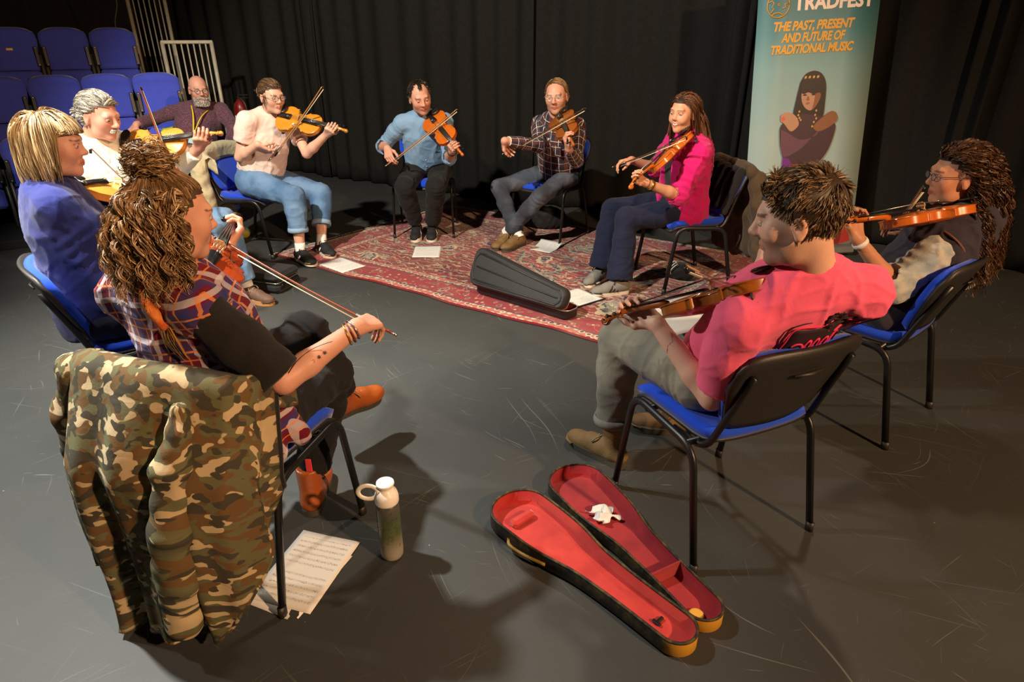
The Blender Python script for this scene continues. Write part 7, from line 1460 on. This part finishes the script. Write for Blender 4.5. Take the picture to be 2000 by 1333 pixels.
clump = np.stack([nz(Pl, 55, 1), nz(Pl, 55, 2), nz(Pl, 55, 3)], -1)
pa = grow(Pl, unit_rows(Dl * .7 + np.array([0, -.35, .05]) + clump * .5), 17, RNG.uniform(.009, .0132, len(Pl)), .95, grav(p), cen=CEN, rad=RAD, clear=RNG.uniform(.05, .24, len(Pl)) + .05 * nz(Pl, 45, 6), jit=.07, stiff=.76, curl=.0095, freq=95, extra=ex_, fmax=.002, hug=.6, clump=300)
pu = grow(Pu, unit_rows(Du * .2 + (bun - Pu) * 8), 9, .013, 0, grav(p), cen=CEN, rad=RAD, clear=.05, jit=.06, stiff=.5, flow=lambda c: unit_rows(bun - c))
N_ = 1900; rd = unit_rows(RNG.normal(size=(N_, 3))); bp = bun + rd * RNG.uniform(.006, .024, (N_, 1)) * np.array([1.1, 1.0, .95]); pb = grow(bp, unit_rows(np.cross(rd, RNG.normal(size=(N_, 3)))), 12, .008, 0, grav(p), jit=.14, curl=.0050, freq=120, clump=160, stiff=.7, flow=lambda c: .9 * unit_rows(np.cross(c - bun, [.3, .4, 1])) - 14 * (np.linalg.norm(c - bun, axis=1, keepdims=True) - .025) * unit_rows(c - bun))
cv, cq = capmesh(msk, .003); c1, c2, c3 = lin(98, 72, 48), lin(178, 140, 96), lin(214, 182, 136)
finish_hair(p, [(cv, cq, np.tile(np.array(c1[:3]) * .55, (len(cv), 1))), strand_mesh(pa, .0014, .0005, cols(len(pa), c1, c2, c3, .12)), strand_mesh(pu, .0015, .0010, cols(len(pu), c1, c2)), strand_mesh(pb, .0016, .0007, cols(len(pb), c1, c2, c3, .15))])

# ---------- player in the navy jacket
p = build_person('w1', dict(h=1.66, fem=True, build=1.10, res=.003, face=(.93, .32, -.12), up=(-.04, 0, 1), skin=SK_PINK, brow=BR_MID, lid=8, gaze=(0, 1, -.25), label='person with a fair bob and navy blue jacket playing violin at the left',
    violin=dict(n=(.18, -.42, .89), mat=HONEY_V, lab='honey-coloured violin held by the player in the navy jacket', blab='thin dark bow of the player in the navy jacket', bmat=STICK_D)))
J, A = p.J, p.A; S = SDF(); torso_prims(p, S, .026, 1.08); js = []
for q in 'LR': arm_prims(p, S, .024, q, 1.85, end=.7); js += [(J['el' + q] * .6 + J['sh' + q] * .4, J['el' + q] - J['sh' + q], .11, .006)]
S.cone(p.hipc + A[2] * .03 - A[1] * .03, p.hipc - A[2] * .03 - A[1] * .04, .14, .13, .05)
S.cut(p.hipc - A[2] * .09, -A[2], .004); V, Q, N = cloth_mesh(p, S, .008, .0045, 15, 5, js + [(p.hipc + A[2] * .14, A[2], .14, .005)]); jk = p.part('jacket', V, Q, M_NAVYJKT); collar_ring(p, 'jacket_collar', M_NAVYJKT, .078, .050, .012, .0, jk)
trousers(p, M_JEANDK, .012, .93, b=1.02, res=.0095); shoes(p, M_BLKSHOE, M_DSOLE, .245, .02, M_BLACE)
msk = hairline(ft=.080, nape=-.085); P, D = scalp(7200, msk); crown = np.array([0, -.035, .12]); away = P - crown; tang = unit_rows(away - D * (away * D).sum(1, keepdims=True))
fr_len = np.where(P[:, 1] > .040, .0050, .0150) * RNG.uniform(.8, 1.12, len(P)) * np.where(P[:, 2] > .05, 1.10, .72)
pa = grow(P, unit_rows(D * .35 + tang), 12, fr_len, .85, grav(p), cen=CEN, rad=RAD, clear=RNG.uniform(.03, .22, len(P)), jit=.05, stiff=.75, flow=lambda c: np.where(c[:, 2:3] < -.05, -unit_rows(c * np.array([1, 1, 0])) * .35, 0), fmax=.026, hug=.5, clump=420)
cv, cq = capmesh(msk, .003); c1, c2, c3 = lin(112, 90, 60), lin(182, 154, 110), lin(206, 182, 140)
finish_hair(p, [(cv, cq, np.tile(np.array(c1[:3]) * .55, (len(cv), 1))), strand_mesh(pa, .0015, .0006, cols(len(pa), c1, c2, c3, .2))])

# ---------- grey-haired player
p = build_person('m2', dict(h=1.76, fem=False, build=1.06, face=(.93, -.24, -.27), up=(.0, 0, 1), skin=lin(208, 150, 128), brow=lin(190, 184, 174), lid=10, gaze=(0, 1, -.2), stubble=(lin(170, 150, 140), .15), label='person with grey hair and a cream jacket playing violin',
    violin=dict(n=(.04, -.72, .69), mat=HONEY_V, lab='golden violin held by the grey-haired player', blab='bow held upright by the grey-haired player', bmat=STICK_R)))
J, A = p.J, p.A; S = SDF(); torso_prims(p, S, .026, 1.08); js = []
for q in 'LR': arm_prims(p, S, .022, q, 1.80, end=.8); js += [(J['el' + q] * .7 + J['sh' + q] * .3, J['el' + q] - J['sh' + q], .11, .005)]
S.cut(p.hipc - A[2] * .05, -A[2], .004); V, Q, N = cloth_mesh(p, S, .008, .006, 16, 6, js); jk = p.part('jacket', V, Q, M_CREAM); collar_ring(p, 'corduroy_collar', M_CORD, .080, .050, .016, .002, jk); collar_ring(p, 'shirt_collar', cloth('pale_pink_shirt', lin(214, 180, 166), .08, .2, 500), .066, .052, .010, .006, jk)
trousers(p, M_JEANLT, .020, .93, b=1.08); shoes(p, M_BROWNBOOT, M_GUM, .28, .04, M_LACE, None, M_BROWNBOOT, (M_SOCK, .03), nsole=.030)
msk = hairline(ft=.076, nape=-.085); P, D = scalp(4500, msk); pa = grow(P, unit_rows(D * .22 + np.array([.1, -.85, -.05]) + .35 * np.stack([nz(P, 60, 1), nz(P, 60, 2), nz(P, 60, 3)], -1) + np.array([.5, .45, .25]) * (P[:, 1:2] > .055)), 7, np.clip(.006 + .05 * P[:, 2], .004, .0095), .4, grav(p), cen=CEN, rad=RAD, clear=RNG.uniform(.02, .15, len(P)), jit=.07, stiff=.85, hug=.6, clump=500); cv, cq = capmesh(msk, .003); c1, c2 = lin(120, 114, 104), lin(214, 208, 196)
finish_hair(p, [(cv, cq, np.tile(np.array(c1[:3]) * .55, (len(cv), 1))), strand_mesh(pa, .0018, .0008, cols(len(pa), c1, c2))], M_HAIRG)
N_ = 240; s_ = RNG.choice([-1, 1], N_); P = np.stack([s_ * RNG.uniform(.001, .022, N_), .0945 - .0 * s_, RNG.uniform(-.047, -.041, N_)], -1); P[:, 1] -= 12 * P[:, 0] ** 2; pa = grow(P, unit_rows(np.stack([s_ * .7, .35 + 0 * s_, -.8 + 0 * s_], -1)), 4, .0042, .4, np.array([0, 0, -1.]), jit=.12, stiff=.85); finish_hair(p, [strand_mesh(pa, .0018, .0007, cols(N_, lin(190, 186, 176), lin(236, 232, 224)))], M_HAIRG, 'moustache')

# ---------- bearded listener in the front row
p = build_person('m4', dict(h=1.74, fem=False, build=1.10, belly=.02, face=(.58, -.80, -.14), skin=lin(214, 160, 138), brow=lin(140, 126, 112), lid=14, violin=None, hdir=((.5, -.7, -.5), (.3, .3, -.8), (-.3, -.6, -.5), (0, .1, -1)), label='bald bearded person in a plum shirt with a yellow lanyard listening'))
J, A = p.J, p.A; S = SDF(); torso_prims(p, S, .014, 1.10); js = []
for q in 'LR': arm_prims(p, S, .014, q, 1.92, end=.8); js += [(J['el' + q], J['el' + q] - J['sh' + q], .09, .004)]
S.cut(p.hipc - A[2] * .02, -A[2], .004); V, Q, N = cloth_mesh(p, S, .009, .005, 18, 4, js); sh_ = p.part('shirt', V, Q, M_PLUM); collar_ring(p, 'collar', M_PLUM, .070, .032, .010, .004, sh_)
trousers(p, M_JEANDK, .016, .94, b=1.06, res=.0095); shoes(p, M_BROWNBOOT, M_DSOLE, .28, 0, M_LACE)
c = J['neck'] + A[2] * .02; bot = p.hipc + A[2] * .20 + A[1] * .172; mb = MB()
for s_ in (-1, 1): mb.tube(catmull([c - A[1] * .072, c + A[0] * s_ * .084 + A[2] * .004, c + A[0] * s_ * .072 + A[1] * .085 - A[2] * .05, (c + bot) / 2 + A[0] * s_ * .030 + A[1] * .092, bot], 5), .0018, 5, .0075)
ly = mbpart(p, mb, 'lanyard', simple('yellow_ribbon', lin(222, 200, 40), .6)); mb = MB(); mb.box(bot - A[2] * .045 + A[1] * .012, (.06, .003, .085), rot=A.T, bev=.002); mbpart(p, mb, 'pass_card', simple('pale_blue_card', lin(150, 196, 206), .4), ly)
glasses(p, M_DKFRAME, (.0205, .0185), rim=.0018)
N_ = 1100; a_ = RNG.uniform(-1.25, 1.25, N_); u_ = RNG.uniform(-.110, -.040, N_); P = np.stack([.058 * np.sin(a_), .020 + .062 * np.cos(a_), u_], -1); ok = ~((np.abs(P[:, 0]) < .022) & (P[:, 2] > -.068) & (P[:, 2] < -.050)) & (P[:, 2] < -.042 - .0 * a_ + .02 * (np.abs(a_) > .9)); P = P[ok]; D = unit_rows(P * np.array([1, 1, 0]) - np.array([0, .02, 0])); P = P * np.array([1.0, 1.0, 1]); pa = grow(P, unit_rows(D * .5 + np.array([0, .1, -1])), 4, .0060, .5, np.array([0, 0, -1.]), jit=.2, stiff=.8)
P2 = np.stack([RNG.uniform(-.024, .024, 200), np.full(200, .090), RNG.uniform(-.048, -.041, 200)], -1); P2[:, 1] -= 12 * P2[:, 0] ** 2; pm_ = grow(P2, unit_rows(np.stack([P2[:, 0] * 18, .3 + 0 * P2[:, 0], -.9 + 0 * P2[:, 0]], -1)), 3, .004, .3, np.array([0, 0, -1.]), jit=.15)
finish_hair(p, [strand_mesh(pa, .0022, .0010, cols(len(pa), lin(150, 142, 132), lin(226, 222, 214))), strand_mesh(pm_, .0018, .0008, cols(200, lin(150, 142, 132), lin(226, 222, 214)))], M_HAIRG, 'beard')
# ------------------------------------------------------------------ clothes hung over chair backs
def chair_pt(k, x, y, z):
    c, f, _ = CH[k]; f = unit(f); r = np.array([f[1], -f[0]]); q = np.array(c) + r * x + f * y; return np.array([q[0], q[1], z])
t = NT('woodland_camouflage'); q = t.attr('pc'); wob = t.n('VectorMath', operation='MULTIPLY_ADD'); t.link(t.noise(7, q, detail=2, out=1), wob.inputs[0]); wob.inputs[1].default_value = (.05, .05, .05); t.link(q, wob.inputs[2])
def camo_layer(sc, off, lo): return t.ramp(t.noise(1.0, t.mapping(wob.outputs[0], sc, (0, 0, .25), off), detail=1.2, rough=.45), [(lo - .006, (0, 0, 0)), (lo + .006, (1, 1, 1))])
cc = t.mix(camo_layer((26, 31, 26), (3, 1, 0), .50), lin(100, 98, 70), lin(104, 80, 52)); cc = t.mix(camo_layer((25, 30, 25), (8, 5, 0), .57), cc, lin(186, 166, 130)); cc = t.mix(camo_layer((27, 36, 27), (1, 9, 0), .55), cc, lin(70, 66, 54))
t.P(Base_Color=cc, Roughness=.9); t.b.inputs['Specular IOR Level'].default_value = .15; t.bump(t.math('ADD', t.noise(12, q, detail=3, dist=1.0), t.math('MULTIPLY', t.noise(500, q), .1)), .35, .015); M_CAMO = t.m
def hang(k, us, hem, fold, prof, n_v=30, wrap=1.0, seed=0.0, half=.235, bulge=.02, top=.825, flap=.10):
    """sheet over the backrest: us range in units of half width; prof(u) depth offset"""
    G = []; C = []
    for u in us:
        row = []; crow = []; a = max(-1, min(1, u)); ov = abs(u) - 1 if abs(u) > 1 else 0; sg = 1 if u > 0 else -1
        x0 = a * half + sg * .03 * min(1, ov * 3); yb = -.318 + .045 * a * a + ov * .24; zt = top - .03 * abs(a) ** 3 - ov * .10
        L = zt - hem(u)
        for j in range(n_v):
            s_ = j / (n_v - 1) * (L + flap + .05)
            if s_ < flap: y, z = yb + .075, zt - (flap - s_) - .012
            elif s_ < flap + .05: w_ = (s_ - flap) / .05; y = yb + .075 - .085 * w_; z = zt + .016 * math.sin(math.pi * w_) - .012 * (1 - w_)
            else:
                v = s_ - flap - .05; y = yb - .010 - prof(u) * min(1, v / .25); z = zt - v
            v = max(0, s_ - flap); g = min(1, v / .22); d = fold(u, v) * g; row.append(chair_pt(k, x0 * (1 + .10 * g) + .35 * d * math.cos(u * 3), y - abs(d) * .2 - d, z)); crow.append((u * half, s_, 0))
        G.append(row); C.append(crow)
    G = np.array(G); C = np.array(C).reshape(-1, 3); mb = MB(); mb.sheet(G, .006); return mb, np.concatenate([C, C]), G
def link_local(mb, name, mat, root, pc=None):
    b_ = np.array(root.location); mb.v = [tuple(np.array(v) - b_) for v in mb.v]; me = mb.mesh(name)
    if pc is not None: set_vec(me, pc)
    return obj(name, me, root, mat)
def sleeve(k, pts, radii, name, mat, root, seed, cuff=None, res=.008):
    S = SDF(); P_ = [chair_pt(k, *q) for q in pts]
    for i in range(len(P_) - 1): S.cone(P_[i], P_[i + 1], radii[i], radii[i + 1], .02)
    V, Q = S.mesh(res); N = vnormals(V, Q); d = .007 * nz(V * np.array([1, 1, 1.6]), 30, seed) + .004 * nz(V, 66, seed + 3); V = V + N * d[:, None]; b_ = np.array(root.location)
    me = mesh_np(name, V - b_, Q); c, f, _ = CH[k]; f = unit(f); r = np.array([f[1], -f[0], 0]); q = V - P_[0]; ang = np.arctan2(q @ np.array([f[0], f[1], 0]), q @ r + 1e-6); set_vec(me, np.stack([ang * .06 + .7 + seed, q[:, 2], 0 * ang], -1)); return obj(name, me, root, mat)
# camouflage jacket
jr = empty('camouflage_jacket', tuple(chair_pt('w3', 0, -.30, 0))); tag(jr, 'camouflage jacket hung over the back of the nearest chair', 'jacket')
def hemc(u): return .05 + .030 * math.sin(u * 5 + 1) + .32 * max(0, u - .45) ** 1.3 + .10 * max(0, -u - .5)
def foldc(u, v): return .020 * math.sin(u * 9.0 + .6) * (.5 + v) + .012 * math.sin(u * 17 + 2 + v * 2) * v * 1.6 + .008 * math.sin(v * 9 + u * 4)
mb, pc, G = hang('w3', np.linspace(-1.18, 1.62, 96), hemc, foldc, lambda u: .075 + .03 * math.cos(u * 1.2), 46, half=.245, top=.835)
link_local(mb, 'jacket_body', M_CAMO, jr, pc)
mb = MB(); mb.tube([g + (g - G[-4][i]) * .1 for i, g in enumerate(G[-1])][6:], .006, 6, .010); link_local(mb, 'zip_edge', M_NYLON, jr)
mb = MB(); mb.tube([G[i][-1] for i in range(0, 88, 2)], .0065, 6); o = link_local(mb, 'hem_binding', M_CAMO, jr, None); set_vec(o.data, np.array([v.co[:] for v in o.data.vertices]))
sleeve('w3', [(-.235, -.27, .77), (-.285, -.26, .64), (-.31, -.25, .50), (-.300, -.27, .36), (-.285, -.285, .30)], [.050, .066, .064, .058, .060], 'sleeve', M_CAMO, jr, 1)
sleeve('w3', [(.17, -.345, .76), (.16, -.395, .62), (.14, -.425, .46), (.12, -.435, .30), (.11, -.44, .14)], [.022, .045, .056, .055, .052], 'sleeve', M_CAMO, jr, 2)
# beige cardigan
cr = empty('beige_cardigan', tuple(chair_pt('w5', 0, -.30, 0))); tag(cr, 'beige knitted cardigan hung over a chair back behind the pale pink T-shirt', 'cardigan')
M_BEIGE = cloth('oatmeal_knit', lin(196, 182, 146), .08, .5, 250, .3)
mb, pc, G = hang('w5', np.linspace(-1.3, 1.42, 60), lambda u: .30 + .06 * math.sin(u * 4) - .12 * max(0, u - .4), lambda u, v: .018 * math.sin(u * 8) * (.6 + v) + .010 * math.sin(u * 15 + v * 3), lambda u: .03, 30, top=.825)
link_local(mb, 'knit_body', M_BEIGE, cr, pc)
sleeve('w5', [(.225, -.26, .79), (.275, -.25, .66), (.285, -.23, .50), (.265, -.22, .34), (.25, -.22, .26)], [.045, .060, .056, .052, .045], 'sleeve', M_BEIGE, cr, 3)
# brown coat
bc_ = empty('brown_coat', tuple(chair_pt('w8', 0, -.34, 0))); tag(bc_, 'dark brown coat with a metal zip hung over the chair beside the banner', 'coat')
M_BROWNC = cloth('dark_brown_canvas', lin(78, 62, 44), .15, .45, 500, .1); M_DARKC = cloth('black_lining', lin(28, 26, 26), .15, .3, 500)
S = SDF(); rg = random.Random(5)
for i, x in enumerate(np.linspace(-.22, .22, 6)):
    S.cone(chair_pt('w8', x, -.335, .76), chair_pt('w8', x * 1.1, -.40 - .03 * rg.random(), .50), .048, .070, .03); S.cone(chair_pt('w8', x * 1.1, -.40, .50), chair_pt('w8', x * 1.15, -.41 - .04 * rg.random(), .20 + .05 * rg.random()), .070, .060, .03)
S.cone(chair_pt('w8', -.22, -.30, .80), chair_pt('w8', .22, -.30, .80), .042, .042, .03)
F_ = SDF()
for x in np.linspace(-.205, .205, 6): F_.cone(chair_pt('w8', x, -.235, .80), chair_pt('w8', x * .98, -.155, .52 + .05 * rg.random()), .030, .024, .02)
V, Q = F_.mesh(.010); N = vnormals(V, Q); V = V + N * (.008 * nz(V, 30, 3))[:, None]; obj('coat_lining', mesh_np('coat_lining', V - np.array(bc_.location), Q), bc_, M_DARKC)
V, Q = S.mesh(.010); N = vnormals(V, Q); V = V + N * (.012 * nz(V, 20, 3) + .006 * nz(V, 48, 5))[:, None]; b_ = np.array(bc_.location); obj('coat_body', mesh_np('coat_body', V - b_, Q), bc_, M_BROWNC)
sleeve('w8', [(-.24, -.34, .74), (-.29, -.36, .58), (-.30, -.40, .42), (-.28, -.43, .30)], [.055, .062, .058, .050], 'sleeve', M_BROWNC, bc_, 4)
mb = MB(); mb.tube(catmull([chair_pt('w8', -.28, -.30, .62), chair_pt('w8', -.315, -.36, .50), chair_pt('w8', -.345, -.43, .40), chair_pt('w8', -.33, -.48, .30)], 5), .005, 6); link_local(mb, 'zip', M_BOLT, bc_)
# high-visibility vest by the listener
hv = empty('high_visibility_vest', (-3.02, 6.02, .42)); tag(hv, 'yellow high-visibility vest with grey bands beside the bearded listener', 'vest')
M_HIVIS = cloth('fluorescent_yellow_mesh', lin(206, 224, 30), .06, .3, 400, .1); M_REFL = simple('silver_reflective_tape', lin(170, 172, 168), .4, .05, 30, metal=.3)
pth = catmull([(-3.24, 6.36, .80), (-3.18, 6.18, .74), (-3.10, 6.02, .58), (-3.02, 5.86, .47), (-2.96, 5.70, .42), (-2.93, 5.62, .28), (-2.93, 5.60, .14)], 5); G = np.array([[q + np.array([.857, .516, 0]) * a + np.array([0, 0, .008 * math.sin(a * 30 + i)]) for a in np.linspace(-.07, .07, 7)] for i, q in enumerate(pth)])
mb = MB(); mb.sheet(G, .004); link_local(mb, 'vest_body', M_HIVIS, hv)
for i0 in (6, 22):
    mb = MB(); mb.sheet(G[i0:i0 + 4] + np.array([.258, -.428, .3]) * .006, .003); link_local(mb, 'reflective_band', M_REFL, hv)
